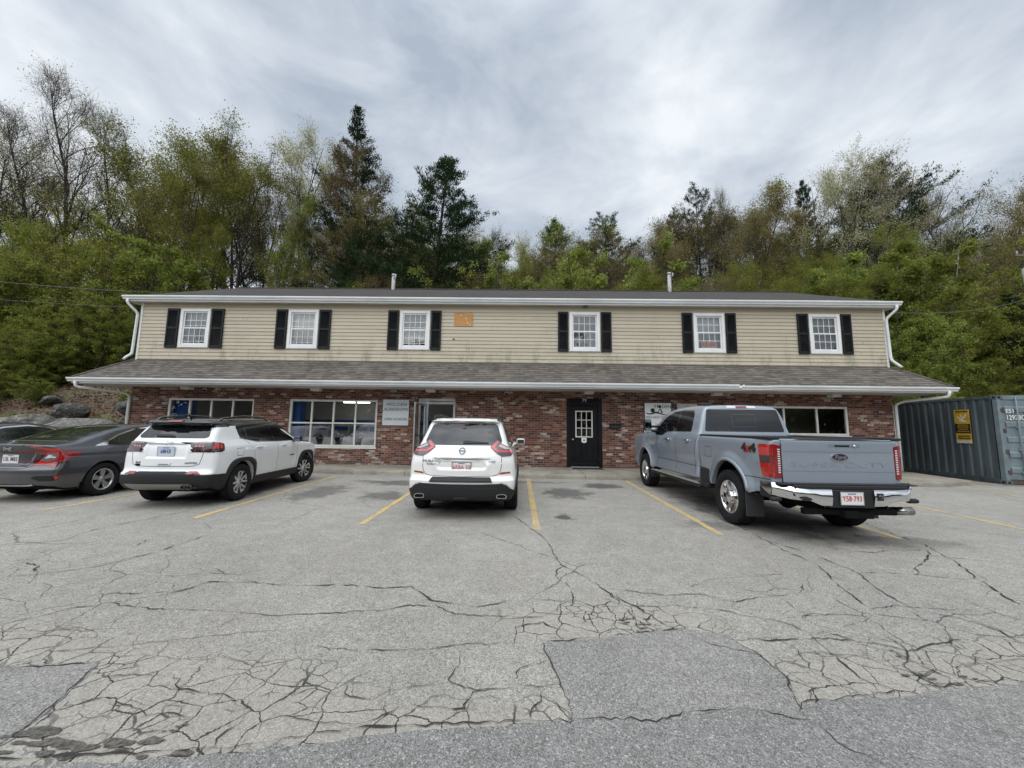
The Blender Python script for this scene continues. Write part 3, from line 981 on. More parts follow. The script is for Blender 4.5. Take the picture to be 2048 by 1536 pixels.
def glass_mat(name='window_glass', tint=0.80, refl=0.055):
    m, nt, b = new_mat(name)
    nt.nodes.remove(b)
    out = [n for n in nt.nodes if n.type == 'OUTPUT_MATERIAL'][0]
    tr = nd(nt, 'ShaderNodeBsdfTransparent', {'Color': (tint, tint * 1.02, tint, 1)})
    P = nd(nt, 'ShaderNodeNewGeometry').outputs['Position']
    bp = nd(nt, 'ShaderNodeBump', {'Strength': 0.012, 'Distance': 0.05, 'Height': noise(nt, P, 1.7, 2, 0.5)})
    gl = nd(nt, 'ShaderNodeBsdfGlossy', {'Color': (0.95, 0.97, 1, 1), 'Roughness': 0.015, 'Normal': bp.outputs[0]})
    fr = nd(nt, 'ShaderNodeFresnel', {'IOR': 1.5})
    f = M(nt, 'ADD', M(nt, 'MULTIPLY', fr.outputs[0], 1.3), refl, clamp=True)
    mx = nd(nt, 'ShaderNodeMixShader', {0: f, 1: tr.outputs[0], 2: gl.outputs[0]})
    nt.links.new(mx.outputs[0], out.inputs[0])
    return m


def wall_with_openings(x0, x1, z0, z1, y, th, ops):
    """front face, back face and reveals of a wall in the plane Y=y"""
    mb = MB()
    xs = sorted({x0, x1, *[o[0] for o in ops], *[o[1] for o in ops]})
    zs = sorted({z0, z1, *[o[2] for o in ops], *[o[3] for o in ops]})
    for a, b in zip(xs[:-1], xs[1:]):
        for c, d in zip(zs[:-1], zs[1:]):
            mx_, mz = (a + b) / 2, (c + d) / 2
            if any(o[0] < mx_ < o[1] and o[2] < mz < o[3] for o in ops):
                continue
            mb.add([(a, y, c), (b, y, c), (b, y, d), (a, y, d)], [(0, 1, 2, 3)])
            mb.add([(a, y + th, c), (a, y + th, d), (b, y + th, d), (b, y + th, c)], [(0, 1, 2, 3)])
    for (a, b, c, d) in ops:
        mb.add([(a, y, c), (a, y + th, c), (a, y + th, d), (a, y, d)], [(0, 1, 2, 3)])
        mb.add([(b, y, c), (b, y, d), (b, y + th, d), (b, y + th, c)], [(0, 1, 2, 3)])
        mb.add([(a, y, c), (b, y, c), (b, y + th, c), (a, y + th, c)], [(0, 1, 2, 3)])
        mb.add([(a, y, d), (a, y + th, d), (b, y + th, d), (b, y, d)], [(0, 1, 2, 3)])
    return mb


def frame_mb(x0, x1, z0, z1, y0, y1, w, mb=None, wb=None):
    """picture frame, mitre-free: stiles run full height, rails butt between them"""
    mb = mb or MB()
    mb.bbox(x0, x0 + w, y0, y1, z0, z1, 0.006)
    mb.bbox(x1 - w, x1, y0, y1, z0, z1, 0.006)
    mb.bbox(x0 + w, x1 - w, y0 + .002, y1, z1 - w, z1, 0.006)
    mb.bbox(x0 + w, x1 - w, y0 + .002, y1, z0, z0 + (wb or w), 0.006)
    return mb


def building():
    B = empty('commercial_building', (0, 0, 0), 0, 'two storey building with brick ground floor, tan clapboard upper floor and white gutters', 'building')
    white = plain('white_trim', (0.74, 0.74, 0.72), 0.42, var=0.06, vscale=2.0)
    gutter_w = plain('white_aluminium_gutter', (0.72, 0.73, 0.72), 0.35, var=0.08, vscale=1.2)
    soff_m = plain('pale_soffit', (0.50, 0.48, 0.43), 0.6, var=0.12, vscale=1.5)
    black = plain('black_door_paint', (0.006, 0.006, 0.007), 0.45, spec=.22, var=0.2)
    glass = glass_mat()
    brick = brick_mat()
    ops = [(-12.15, -9.12, .75, 2.36), (-7.88, -4.82, .75, 2.37), (-3.4, -2.13, .178, 2.45), (1.69, 2.89, .178, 2.5), (5.45, 6.65, .178, 2.37), (7.95, 11.22, 1.35, 2.33)]
    wm = wall_with_openings(XL, XR, -0.05, 2.9, WY, 0.2, ops)
    wm.add([(XL, WY, -.05), (XL, BACK, -.05), (XL, BACK, 2.9), (XL, WY, 2.9)], [(0, 1, 2, 3)])
    wm.add([(XR, WY, -.05), (XR, BACK, -.05), (XR, BACK, 2.9), (XR, WY, 2.9)], [(0, 1, 2, 3)])
    wm.add([(XL, BACK, -.05), (XR, BACK, -.05), (XR, BACK, 5.75), (XL, BACK, 5.75)], [(0, 1, 2, 3)])
    # soldier courses over the two entrances, a brick's thickness proud
    for a, b2, z in ((-3.45, -2.1, 2.455), (5.4, 6.7, 2.385)):
        n = int((b2 - a) / 0.075)
        for k in range(n):
            wm.box(a + k * 0.075 + .005, a + k * 0.075 + .068, WY - 0.008, WY + 0.05, z, z + 0.19)
    wm.build('brick_wall', brick, B)

    # upper storey: real lapped boards, cut round the windows
    wins = [(-11.98, -10.91), (-8.12, -7.05), (-4.16, -3.10), (1.79, 2.85), (6.10, 7.17), (10.08, 11.14)]
    wz0, wz1 = 4.14, 5.54
    sm = siding_mat()
    mb = MB()
    z = 3.60
    while z < 5.72:
        zt = z + 0.127
        segs = [(XL + .07, XR - .07)]
        if z + .06 > wz0 + 0.03 and z + .06 < wz1 - 0.03:
            segs = []
            a = XL + .07
            for (p, q) in wins:
                segs.append((a, p + 0.05))
                a = q - 0.05
            segs.append((a, XR - .07))
        for (a, b) in segs:
            mb.add([(a, WY - 0.030, z), (b, WY - 0.030, z), (b, WY - 0.010, zt), (a, WY - 0.010, zt), (a, WY - 0.010, z - .001), (b, WY - 0.010, z - .001)],
                   [(0, 1, 2, 3), (0, 4, 5, 1)])
        z = zt
    for xx, sg in ((XL, 1), (XR, -1)):
        mb.add([(xx + sg * .02, WY, 2.9), (xx + sg * .02, BACK, 2.9), (xx + sg * .02, BACK, 5.75), (xx + sg * .02, WY, 5.75)], [(0, 1, 2, 3)])
        mb.add([(xx + sg * .02, WY, 5.75), (xx + sg * .02, BACK, 5.75), (xx + sg * .02, 18.2, 8.0)], [(0, 1, 2)])
    rj = np.random.default_rng(9)
    for k in range(16):
        zz = 3.60 + 0.127 * k
        for x in rj.uniform(XL + .5, XR - .5, 3):
            if any(p - .1 < x < q + .1 for p, q in wins) and 4.0 < zz < 5.6:
                continue
            mb.add([(x, WY - .0312, zz), (x + .007, WY - .0312, zz), (x + .007, WY - .0112, zz + .127), (x, WY - .0112, zz + .127)], [(0, 1, 2, 3)], 1)
    mb.build('siding', [sm, plain('siding_seam', (.10, .085, .06), .8)], B)
    # loose board, lifted at its end, and a torn-off strip
    for xx in (XL + .002, XR - .072):
        cb = MB()
        cb.box(xx, xx + .07, WY - 0.034, WY + 0.05, 3.6, 5.745)
        cb.box(xx if xx < 0 else xx + .052, xx + .018 if xx < 0 else xx + .07, WY + .05, WY + 0.12, 3.6, 5.745)
        cb.build('corner_board', white, B)
    fz = MB()
    fz.box(XL + .072, XR - .074, WY - 0.03, WY + .02, 5.66, 5.742)
    fz.build('frieze_board', plain('tan_trim', (0.42, 0.37, 0.26), 0.55), B)

    # upper windows: casing, two sashes with grilles, glass, blind, louvred shutters
    shut_m = plain('black_shutter', (0.012, 0.0125, 0.014), 0.5, spec=.25, var=0.25, vscale=6)
    CURT = [((.34, .35, .33), (.46, .47, .45), 4.95), ((.60, .57, .50), (.66, .63, .56), 5.30), ((.62, .60, .54), (.44, .45, .44), 4.88), ((.52, .53, .51), (.22, .23, .23), 4.86), ((.30, .31, .31), (.38, .39, .39), 4.80), ((.22, .23, .24), (.30, .31, .31), 5.05)]
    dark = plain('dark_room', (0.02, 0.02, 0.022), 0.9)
    shx = [((-12.45, -12.03), (-10.86, -10.42)), ((-8.55, -8.16), (-7.01, -6.60)), ((-4.58, -4.20), (-3.06, -2.70)), ((1.39, 1.75), (2.89, 3.25)), ((5.70, 6.06), (7.21, 7.56)), ((9.67, 10.04), (11.18, 11.52))]
    for i, (a, b) in enumerate(wins):
        w = frame_mb(a, b, wz0, wz1, WY - 0.06, WY + 0.02, 0.10, wb=0.11).build('window', white, B)
        s = MB()
        x0, x1 = a + .102, b - .102
        zm = 4.84
        frame_mb(x0, x1, zm - .02, wz1 - .102, WY - 0.02, WY + 0.025, 0.045, s)
        frame_mb(x0 + .003, x1 - .003, wz0 + .112, zm + .03, WY - 0.04, WY - 0.004, 0.05, s)
        s.build('sash', white, w)
        g = MB()
        for zz0, zz1, yy in ((zm + .025, wz1 - .147, WY + .004), (wz0 + .162, zm - .02, WY - .022)):
            for k in range(1, 4):
                xx = x0 + .05 + (x1 - x0 - .10) * k / 4
                g.box(xx - .008, xx + .008, yy - .006, yy + .002, zz0 + (.2 if i == 4 and zz0 < 4.6 else 0), zz1)
            zz = (zz0 + zz1) / 2
            g.box(x0 + .05, x1 - .05, yy - .0075, yy + .0005, zz - .009, zz + .009)
            if i in (0, 1, 2):
                g.box(x0 + .05, x1 - .05, yy - .0078, yy + .0002, zz0 + .06, zz0 + .075)
        g.build('muntin', white, w)
        p = MB()
        p.add([(x0, WY + .012, zm), (x1, WY + .012, zm), (x1, WY + .012, wz1 - .11), (x0, WY + .012, wz1 - .11)], [(0, 1, 2, 3)])
        p.add([(x0, WY - .012, wz0 + .13), (x1, WY - .012, wz0 + .13), (x1, WY - .012, zm), (x0, WY - .012, zm)], [(0, 1, 2, 3)])
        p.build('pane', glass, w)
        bl = MB()
        zb0 = wz0 + .1 + (0.20 if i in (0, 1, 2) else 0.0)
        nsl = 34
        lo_c, up_c, zr = CURT[i]
        for k in range(nsl):      # pleated curtain, a blind of its own tone drawn part way down over it
            xa, xb = a + .05 + (b - a - .1) * k / nsl, a + .05 + (b - a - .1) * (k + 1) / nsl
            ya, yb = WY + .13 + .012 * math.sin(k * 1.3), WY + .13 + .012 * math.sin((k + 1) * 1.3)
            if i == 0 and .44 < k / nsl < .60:
                continue
            bl.add([(xa, ya, zb0), (xb, yb, zb0), (xb, yb, zr), (xa, ya, zr)], [(0, 1, 2, 3)], 0)
        n2 = int((wz1 - .08 - zr) / .05)
        for k in range(n2):
            z0_, z1_ = zr + k * .05, zr + (k + 1) * .05
            bl.add([(a + .05, WY + .115, z0_), (b - .05, WY + .115, z0_), (b - .05, WY + .10, z1_), (a + .05, WY + .10, z1_)], [(0, 1, 2, 3)], 1)
        bl.build('curtain', [plain('curtain_low_%d' % i, lo_c, 0.9, var=0.12, vscale=5), plain('curtain_top_%d' % i, up_c, 0.8, var=0.06)], w)
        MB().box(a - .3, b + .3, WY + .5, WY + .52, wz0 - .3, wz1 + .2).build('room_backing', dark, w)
        for (sa, sb) in shx[i]:
            sh = MB()
            z0, z1 = 4.13, 5.545
            sh.bbox(sa, sa + .055, WY - .075, WY - .03, z0, z1, .005)
            sh.bbox(sb - .055, sb, WY - .075, WY - .03, z0, z1, .005)
            for (za, zb) in ((z0, z0 + .08), (4.80, 4.87), (z1 - .08, z1)):
                sh.bbox(sa + .055, sb - .055, WY - .073, WY - .03, za, zb, .005)
            for (za, zb) in ((z0 + .08, 4.80), (4.87, z1 - .08)):
                n = int((zb - za) / .036)
                for k in range(n):
                    zc = za + (k + .5) * (zb - za) / n
                    sh.add([(sa + .055, WY - .066, zc - .013), (sb - .055, WY - .066, zc - .013), (sb - .055, WY - .042, zc + .017), (sa + .055, WY - .042, zc + .017)], [(0, 1, 2, 3)])
                sh.box(sa + .055, sb - .055, WY - .036, WY - .028, za, zb)
            sh.build('shutter', shut_m, B)

    # plywood patch over an old opening, its nail marks, splashes of old paint and bare strip
    ply, nt, pb = new_mat('plywood')
    P = nd(nt, 'ShaderNodeNewGeometry').outputs['Position']
    wv = noise(nt, vmap(nt, P, (1.5, 1, 14)), 3, 6, 0.7)
    nt.links.new(mix(nt, sstep(nt, wv, 0.3, 0.7), (0.40, 0.19, 0.06), (0.58, 0.31, 0.11)), pb.inputs['Base Color'])
    pb.inputs['Roughness'].default_value = 0.7
    MB().box(-2.25, -1.59, WY - .042, WY - .027, 5.0, 5.475).build('plywood_panel', ply, B)
    rg = np.random.default_rng(4)
    for (x, z) in ((-2.02, 5.40), (-1.83, 5.28), (-1.70, 5.05), (-1.78, 5.12)):
        mk = MB()
        mk.add([(x + .022 * cos(t) * rg.uniform(.7, 1.3), WY - .0435, z + .022 * sin(t) * rg.uniform(.6, 1.2)) for t in np.linspace(0, 2 * pi, 9)[:-1]], [tuple(range(8))])
        mk.build('paint_dab', plain('pale_filler', (0.72, 0.68, 0.6), 0.8), B)
    MB().box(-2.28, -2.22, WY - .035, WY - .027, 4.50, 4.56).build('siding_scar', plain('scar_dark', (.06, .05, .04), .8), B)
    tk = MB()
    tk.box(-1.66, -1.645, WY - .031, WY - .026, 4.06, 4.54)
    tk.build('siding_scar', plain('old_putty', (0.58, 0.55, 0.44), 0.8), B)

    # skirt roof wrapped round the front and sides
    ez, wzr = 2.93, 3.69
    ex0, ex1, ey = -14.43, 13.66, 12.25
    sk = MB()
    ov = 0.02
    top = [(ex0, ey, ez), (ex1, ey, ez), (XR + ov, WY - ov, wzr), (XL - ov, WY - ov, wzr)]
    sk.add(top, [(0, 1, 2, 3)])
    sk.add([(ex0, BACK, ez), (ex0, ey, ez), (XL - ov, WY - ov, wzr), (XL - ov, BACK, wzr)], [(0, 1, 2, 3)])
    sk.add([(ex1, ey, ez), (ex1, BACK, ez), (XR + ov, BACK, wzr), (XR + ov, WY - ov, wzr)], [(0, 1, 2, 3)])
    low = [(x, y, zz - .03) for x, y, zz in ((ex0, ey, ez), (ex1, ey, ez))]
    sk.add([(ex0, ey, ez), (ex1, ey, ez), low[1], low[0]], [(0, 1, 2, 3)])
    sk.add([(ex0, ey, ez), (ex0, ey, ez - .03), (ex0, BACK, ez - .03), (ex0, BACK, ez)], [(0, 1, 2, 3)])
    sk.add([(ex1, ey, ez), (ex1, BACK, ez), (ex1, BACK, ez - .03), (ex1, ey, ez - .03)], [(0, 1, 2, 3)])
    sk.add([(ex0, BACK, ez), (ex0, BACK, 2.74), (XL, BACK, 2.74), (XL - ov, BACK, wzr)], [(0, 1, 2, 3)])
    sk.add([(ex1, BACK, ez), (ex1, BACK, 2.74), (XR, BACK, 2.74), (XR + ov, BACK, wzr)], [(0, 1, 2, 3)])
    sk.build('skirt_roof', shingle_mat('skirt_shingles', 0.078, (0.092, 0.076, 0.060), (0.185, 0.158, 0.128), (0.20, 0.178, 0.148)), B)
    hp = MB()      # hip caps and the flashing strip under the siding
    for x0, x1 in ((ex0, XL - ov), (ex1, XR + ov)):
        hp.tube([(x0, ey, ez + .01), (x1, WY - ov, wzr + .012)], .035, 6)
    hp.box(XL + .06, XR - .06, WY - .05, WY - .024, wzr - .035, wzr + .012)
    hp.build('hip_cap', plain('hip_shingle', (0.12, 0.10, 0.085), 0.9, var=0.3, vscale=9), B)
    so = MB()
    zs = 2.745
    so.box(ex0 + .03, ex1 - .03, ey + .02, WY - .002, zs, zs + .02)
    so.box(ex0 + .03, XL - .002, WY + .002, BACK, zs, zs + .02)
    so.box(XR + .002, ex1 - .03, WY + .002, BACK, zs, zs + .02)
    so.build('soffit', soff_m, B)
    fa = MB()
    fa.box(ex0 + .02, ex1 - .02, ey + .005, ey + .022, zs - .01, ez - .03)
    fa.box(ex0 + .005, ex0 + .02, ey + .022, BACK, zs - .01, ez - .03)
    fa.box(ex1 - .02, ex1 - .005, ey + .022, BACK, zs - .01, ez - .03)
    fa.build('fascia', white, B)

    def gutter(xa, xb, y, zt, hgt=.125, dep=.12, sag=None):
        """K-style gutter: moulded front, lip, back and ends"""
        prof = [(y, zt - hgt), (y - dep * .55, zt - hgt), (y - dep * .62, zt - hgt * .72), (y - dep * .9, zt - hgt * .45), (y - dep, zt - hgt * .30), (y - dep, zt),
                (y - dep + .018, zt), (y - dep + .018, zt - .02), (y - .02, zt - .035), (y, zt - .01)]
        k = max(1, int((xb - xa) / .6))
        g = MB()
        n = len(prof)
        V = []
        for i in range(k + 1):
            x = xa + (xb - xa) * i / k
            d = sag(x) if sag else (0, 0)
            V += [(x, p[0] + d[0], p[1] + d[1]) for p in prof]
        F = [(i * n + j, i * n + (j + 1) % n, (i + 1) * n + (j + 1) % n, (i + 1) * n + j) for i in range(k) for j in range(n)]
        F += [tuple(range(n)), tuple(range(k * n + n - 1, k * n - 1, -1))]
        g.add(V, F)
        return g
    lo = gutter(ex0 - .05, 6.95, ey, 2.915, sag=lambda x: (0, -0.012 * math.sin((x + 14) / 21 * pi)))
    lo.build('gutter', gutter_w, B)
    l2 = gutter(7.0, ex1 + .05, ey - .004, 2.905, sag=lambda x: (-0.03 * math.exp(-((x - 7.0) / .35) ** 2), -0.03 * math.exp(-((x - 7.3) / .6) ** 2)))
    l2.tube([(6.92, ey - .1, 2.80), (6.99, ey - .125, 2.82), (7.08, ey - .13, 2.90)], .02, 6)
    l2.build('gutter', gutter_w, B)
    upx0, upx1, uy, uz = -13.86, 13.05, 13.05, 5.925
    gutter(upx0, upx1, uy, uz - .005).build('gutter', gutter_w, B)

    # main roof, low gable
    rf = MB()
    ry, rz = 18.2, 8.10
    x0, x1 = upx0 + .02, upx1 - .02
    th = .06
    by, bz = 23.4, 5.9
    V = [(x0, uy, uz), (x1, uy, uz), (x1, ry, rz), (x0, ry, rz), (x1, by, bz), (x0, by, bz)]
    V += [(a, b, c - th) for a, b, c in V]
    rf.add(V, [(0, 1, 2, 3), (3, 2, 4, 5), (6, 9, 8, 7), (9, 11, 10, 8), (0, 6, 7, 1), (1, 7, 8, 2), (2, 8, 10, 4), (0, 3, 9, 6), (3, 5, 11, 9)])
    rf.tube([(x0, ry, rz + .01), (x1, ry, rz + .01)], .05, 6)
    rf.build('main_roof', shingle_mat('roof_shingles', 0.056, (0.016, 0.012, 0.009), (0.052, 0.038, 0.029), (0.060, 0.047, 0.037)), B)
    s2 = MB()
    s2.box(x0 + .03, x1 - .03, uy + .01, WY + .02, 5.745, 5.76)
    s2.box(x0 + .03, XL, WY + .02, BACK, 5.745, 5.76)
    s2.box(XR, x1 - .03, WY + .02, BACK, 5.745, 5.76)
    s2.build('soffit', soff_m, B)
    f2 = MB()
    f2.box(x0 + .01, x1 - .01, uy, uy + .015, 5.735, 5.87)
    for xx in (x0 + .006, x1 - .026):
        f2.add([(xx, uy + .02, 5.73), (xx + .02, uy + .02, 5.73), (xx + .02, ry, rz - .2), (xx, ry, rz - .2), (xx, uy + .02, 5.862), (xx + .02, uy + .02, 5.862), (xx + .02, ry, rz - .062), (xx, ry, rz - .062)],
               [(0, 1, 2, 3), (4, 7, 6, 5), (0, 4, 5, 1), (0, 3, 7, 4), (1, 5, 6, 2)])
    f2.build('fascia', white, B)
    # soffit vent box seen near the middle of the upper eave
    MB().bbox(2.26, 2.42, WY - .16, WY - .05, 5.69, 5.744, .008).build('eave_fixture', plain('brown_plastic', (0.10, 0.085, 0.07), 0.5), B)

    # downspouts, each with its elbows
    def spout(pts, r=.042):
        sm_ = [Vector(p) for p in pts]
        out = [sm_[0]]
        for a, b, c in zip(sm_[:-2], sm_[1:-1], sm_[2:]):
            d1, d2 = (b - a), (c - b)
            rr = min(.09, d1.length * .4, d2.length * .4)
            p, q = b - d1.normalized() * rr, b + d2.normalized() * rr
            out += [(1 - t) ** 2 * p + 2 * t * (1 - t) * b + t * t * q for t in (0, .25, .5, .75, 1)]
        out.append(sm_[-1])
        MB().tube(out, r, 10).build('downspout', gutter_w, B)
    spout([(-13.68, 12.99, 5.80), (-13.68, 12.99, 5.66), (-13.50, 13.22, 5.35), (-13.52, 13.20, 3.88), (-13.60, 13.10, 3.76), (-13.64, 13.05, 3.66)])
    spout([(12.88, 12.99, 5.80), (12.88, 12.99, 5.66), (12.70, 13.22, 5.38), (12.72, 13.20, 3.94), (12.84, 13.10, 3.76), (12.91, 13.04, 3.66)])
    spout([(-14.22, 12.19, 2.80), (-14.22, 12.22, 2.62), (-13.55, 13.10, 2.52), (-13.45, 13.235, 2.42), (-13.45, 13.235, 0.22)])
    spout([(-13.90, 13.9, 2.74), (-13.80, 13.7, 2.62), (-13.50, 13.32, 2.56)], .035)
    spout([(13.45, 12.19, 2.80), (13.45, 12.22, 2.62), (12.90, 13.10, 2.52), (12.76, 13.235, 2.42), (12.76, 13.235, 0.22)])
    MB().box(XR - .005, XR + .016, WY - .016, WY + .10, .18, 2.42).build('corner_strip', white, B)

    # boxy lamps under the skirt soffit
    lm = plain('soffit_lamp', (0.60, 0.58, 0.53), 0.5)
    for x in (-11.35, -6.88, -2.95, 2.42, 6.72, 10.62):
        MB().bbox(x - .15, x + .15, 12.98, 13.24, 2.64, 2.743, .02).build('soffit_lamp', lm, B)
    # two small dome cameras
    for x in (-10.85, -0.38):
        w = MB()
        w.lathe([(0, .075), (.03, .075), (.06, .05), (.065, 0)], (x, WY - .062, 2.64), 'y', 20)
        o = w.build('dome_camera', plain('camera_white', (0.62, 0.62, 0.6), 0.4), B)
        g = MB()
        g.lathe([(-.055, 0), (-.04, .03), (0, .045), (.01, .045)], (x, WY - .062, 2.62), 'y', 16)
        g.build('dome', plain('smoked_plastic', (0.015, 0.015, 0.018), 0.1), o)

    # roof vent pipes on the ridge
    for x, zt in ((-6.12, 8.84), (7.30, 9.02)):
        v = MB()
        v.lathe([(8.0, .085), (zt - .12, .085), (zt - .12, .075)], (x, 18.2, 0), 'z', 14)
        v.lathe([(zt - .16, .075), (zt - .02, .075), (zt, .06)], (x, 18.2, 0), 'z', 14)
        v.lathe([(zt - .04, .11), (zt + .03, .09), (zt + .05, .0)], (x, 18.2, 0), 'z', 14)
        v.tube([(x + .02, 18.1, zt - .18), (x + .13, 18.1, zt - .18), (x + .13, 18.1, zt - .02)], .03, 8)
        v.build('vent_pipe', plain('weathered_pvc', (0.40, 0.40, 0.39), 0.6, var=0.25, vscale=5), B)

    # storefront glazing
    alum = plain('cream_window_frame', (0.66, 0.65, 0.60), 0.45, var=0.08)

    def storefront(a, b, z0, z1, xs, zm=None):
        w = frame_mb(a, b, z0, z1, WY + .03, WY + .11, .07)
        for x in xs:
            w.box(x - .025, x + .025, WY + .036, WY + .104, z0 + .07, z1 - .07)
        if zm:
            xx = [a + .07] + list(xs) + [b - .07]
            for i in range(len(xx) - 1):
                p = xx[i] + (.025 if i else 0)
                q = xx[i + 1] - (.025 if i < len(xx) - 2 else 0)
                w.box(p, q, WY + .038, WY + .102, zm - .025, zm + .025)
        w.bbox(a - .03, b + .03, WY - .03, WY + .028, z0 - .05, z0 - .001, .006)
        o = w.build('shop_window', alum, B)
        MB().add([(a + .03, WY + .075, z0 + .03), (b - .03, WY + .075, z0 + .03), (b - .03, WY + .075, z1 - .03), (a + .03, WY + .075, z1 - .03)], [(0, 1, 2, 3)]).build('pane', glass, o)
    storefront(-12.15, -9.12, .75, 2.36, (-11.40, -10.64, -9.88))
    storefront(-7.88, -4.82, .75, 2.37, (-7.11, -6.35, -5.585), 1.56)
    storefront(7.95, 11.22, 1.35, 2.33, (9.08, 10.19))

    # interior: laundromat on the left, practice on the right
    iw = plain('interior_white', (0.48, 0.49, 0.48), 0.8)
    fl = plain('interior_floor', (0.20, 0.19, 0.17), 0.4)
    bl = plain('interior_blue', (0.02, 0.09, 0.32), 0.6)
    def room(a, b, yb, cw):
        MB().add([(a, WY + .21, .19), (b, WY + .21, .19), (b, yb, .19), (a, yb, .19)], [(0, 1, 2, 3)]).build('interior_floor', fl, B)
        w = MB()
        w.add([(a, yb, .19), (b, yb, .19), (b, yb, 2.6), (a, yb, 2.6)], [(0, 1, 2, 3)])
        for x in (a, b):
            w.add([(x, WY + .2, .19), (x, yb, .19), (x, yb, 2.6), (x, WY + .2, 2.6)], [(0, 1, 2, 3)])
        w.build('interior_wall', cw, B)
        MB().add([(a, WY + .2, 2.6), (b, WY + .2, 2.6), (b, yb, 2.6), (a, yb, 2.6)], [(0, 1, 2, 3)]).build('interior_ceiling', iw, B)
    room(XL + .25, 0.6, 19.4, iw)
    room(7.4, XR - .22, 15.4, plain('interior_tan', (0.46, 0.43, 0.33), 0.85))
    pin = MB()
    for x, z, w, h in ((10.5, 1.75, .2, .28), (10.8, 1.95, .16, .2), (9.6, 1.7, .22, .3)):
        pin = MB().box(x - w / 2, x + w / 2, 15.38, 15.39, z - h / 2, z + h / 2)
        pin.build('wall_notice', plain('notice_paper', (0.75, 0.75, 0.73), 0.7), B)
    st = MB()
    st.box(XL + .26, -3.6, 19.36, 19.39, 1.55, 1.75)
    st.box(-2.6, 0.5, 19.36, 19.39, 1.40, 1.62)
    st.box(-7.86, -7.62, WY + .25, WY + .6, .2, 2.5)
    st.box(-12.13, -11.6, WY + .25, WY + .6, .2, 2.5)
    st.build('interior_band', bl, B)
    la = plain('lit_tube', (1.0, 0.97, 0.9), 0.5, emit=8.0)
    for x, y in ((-2.35, 15.0), (-5.4, 15.6), (-10.5, 16.0), (-7.5, 18)):
        MB().box(x - .6, x + .6, y - .06, y + .06, 2.53, 2.58).build('ceiling_lamp', la, B)

    # laundromat doorway: metal frame, narrow side light, glass leaf swung wide open
    al = plain('brushed_aluminium', (0.50, 0.51, 0.51), 0.35, metal=0.85, var=0.1)
    d = MB()
    for a, b in ((-3.398, -3.33), (-3.13, -3.06), (-2.20, -2.132)):
        d.bbox(a, b, WY + .02, WY + .12, .18, 2.36, .004)
    d.bbox(-3.33, -3.132, WY + .024, WY + .116, 2.25, 2.34, .004)
    d.bbox(-3.058, -2.202, WY + .024, WY + .116, 2.25, 2.34, .004)
    d.bbox(-3.398, -2.132, WY + .012, WY + .13, 2.362, 2.448, .004)
    fr = d.build('door_frame', al, B)
    MB().add([(-3.34, WY + .07, .19), (-3.12, WY + .07, .19), (-3.12, WY + .07, 2.26), (-3.34, WY + .07, 2.26)], [(0, 1, 2, 3)]).build('side_light', glass, fr)
    L = empty('glass_door', (-3.15, WY - .02, .2), radians(98))
    L.parent = B
    lf = MB()
    # leaf lies along local +x from its hinge; swung out towards the lot
    frame_mb(-.92, 0, 0.0, 2.06, -.022, .022, .07, lf, wb=.2)
    lo_ = lf.build('door_leaf', al, L)
    MB().add([(-.86, 0, .18), (-.06, 0, .18), (-.06, 0, 2.0), (-.86, 0, 2.0)], [(0, 1, 2, 3)]).build('door_pane', glass, L)
    MB().tube([(-.85, -.06, .98), (-.07, -.06, .98)], .016, 8).tube([(-.85, .06, .98), (-.07, .06, .98)], .016, 8).build('push_bar', plain('dark_metal', (0.05, 0.05, 0.05), 0.4, metal=.6), L)
    L.rotation_euler = (0, 0, radians(82))

    # black entrance door, number 79
    e = frame_mb(1.69, 2.89, .18, 2.5, WY - .03, WY + .12, .13)
    e.bbox(1.822, 2.758, WY - .02, WY + .11, 2.27, 2.368, .006)
    E_ = e.build('entrance_frame', black, B)
    nm = plain('number_silver', (0.62, 0.62, 0.60), 0.3, metal=0.6)
    lettering('79', .16, nm, (2.29, WY - .036, 2.435), E_, name='house_number', depth=.012, bold=.002)
    dl = MB()
    y0, y1 = WY + .045, WY + .085
    X0, X1 = 1.825, 2.755
    gx0, gx1, gz0, gz1 = 1.99, 2.58, 1.18, 2.09
    dl.box(X0, gx0, y0, y1, .21, 2.265)
    dl.box(gx1, X1, y0, y1, .21, 2.265)
    dl.box(gx0, gx1, y0 + .0005, y1, .21, gz0)
    dl.box(gx0, gx1, y0 + .0005, y1, gz1, 2.265)
    D = dl.build('front_door', black, E_)
    pn = MB()
    for a, b in ((1.96, 2.23), (2.34, 2.61)):
        frame_mb(a, b, .42, 1.02, y0 - .016, y0 - .001, .03, pn)
        pn.bbox(a + .05, b - .05, y0 - .012, y0 - .001, .47, .97, .008)
    pn.build('door_panel', black, D)
    wg = frame_mb(gx0, gx1, gz0, gz1, y0 - .02, y0 + .02, .042)
    for k in (1, 2):
        xx = gx0 + .042 + (gx1 - gx0 - .084) * k / 3
        wg.box(xx - .012, xx + .012, y0 - .014, y0 + .012, gz0 + .042, gz1 - .042)
        zz = gz0 + .042 + (gz1 - gz0 - .084) * k / 3
        wg.box(gx0 + .042, gx1 - .042, y0 - .0155, y0 + .0105, zz - .012, zz + .012)
    W_ = wg.build('door_window', plain('door_grille', (0.62, 0.60, 0.54), 0.5), D)
    MB().add([(gx0 + .03, y0 + .006, gz0 + .03), (gx1 - .03, y0 + .006, gz0 + .03), (gx1 - .03, y0 + .006, gz1 - .03), (gx0 + .03, y0 + .006, gz1 - .03)], [(0, 1, 2, 3)]).build('pane', glass, W_)
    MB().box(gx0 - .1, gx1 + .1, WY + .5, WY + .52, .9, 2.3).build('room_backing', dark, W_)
    kb = MB()
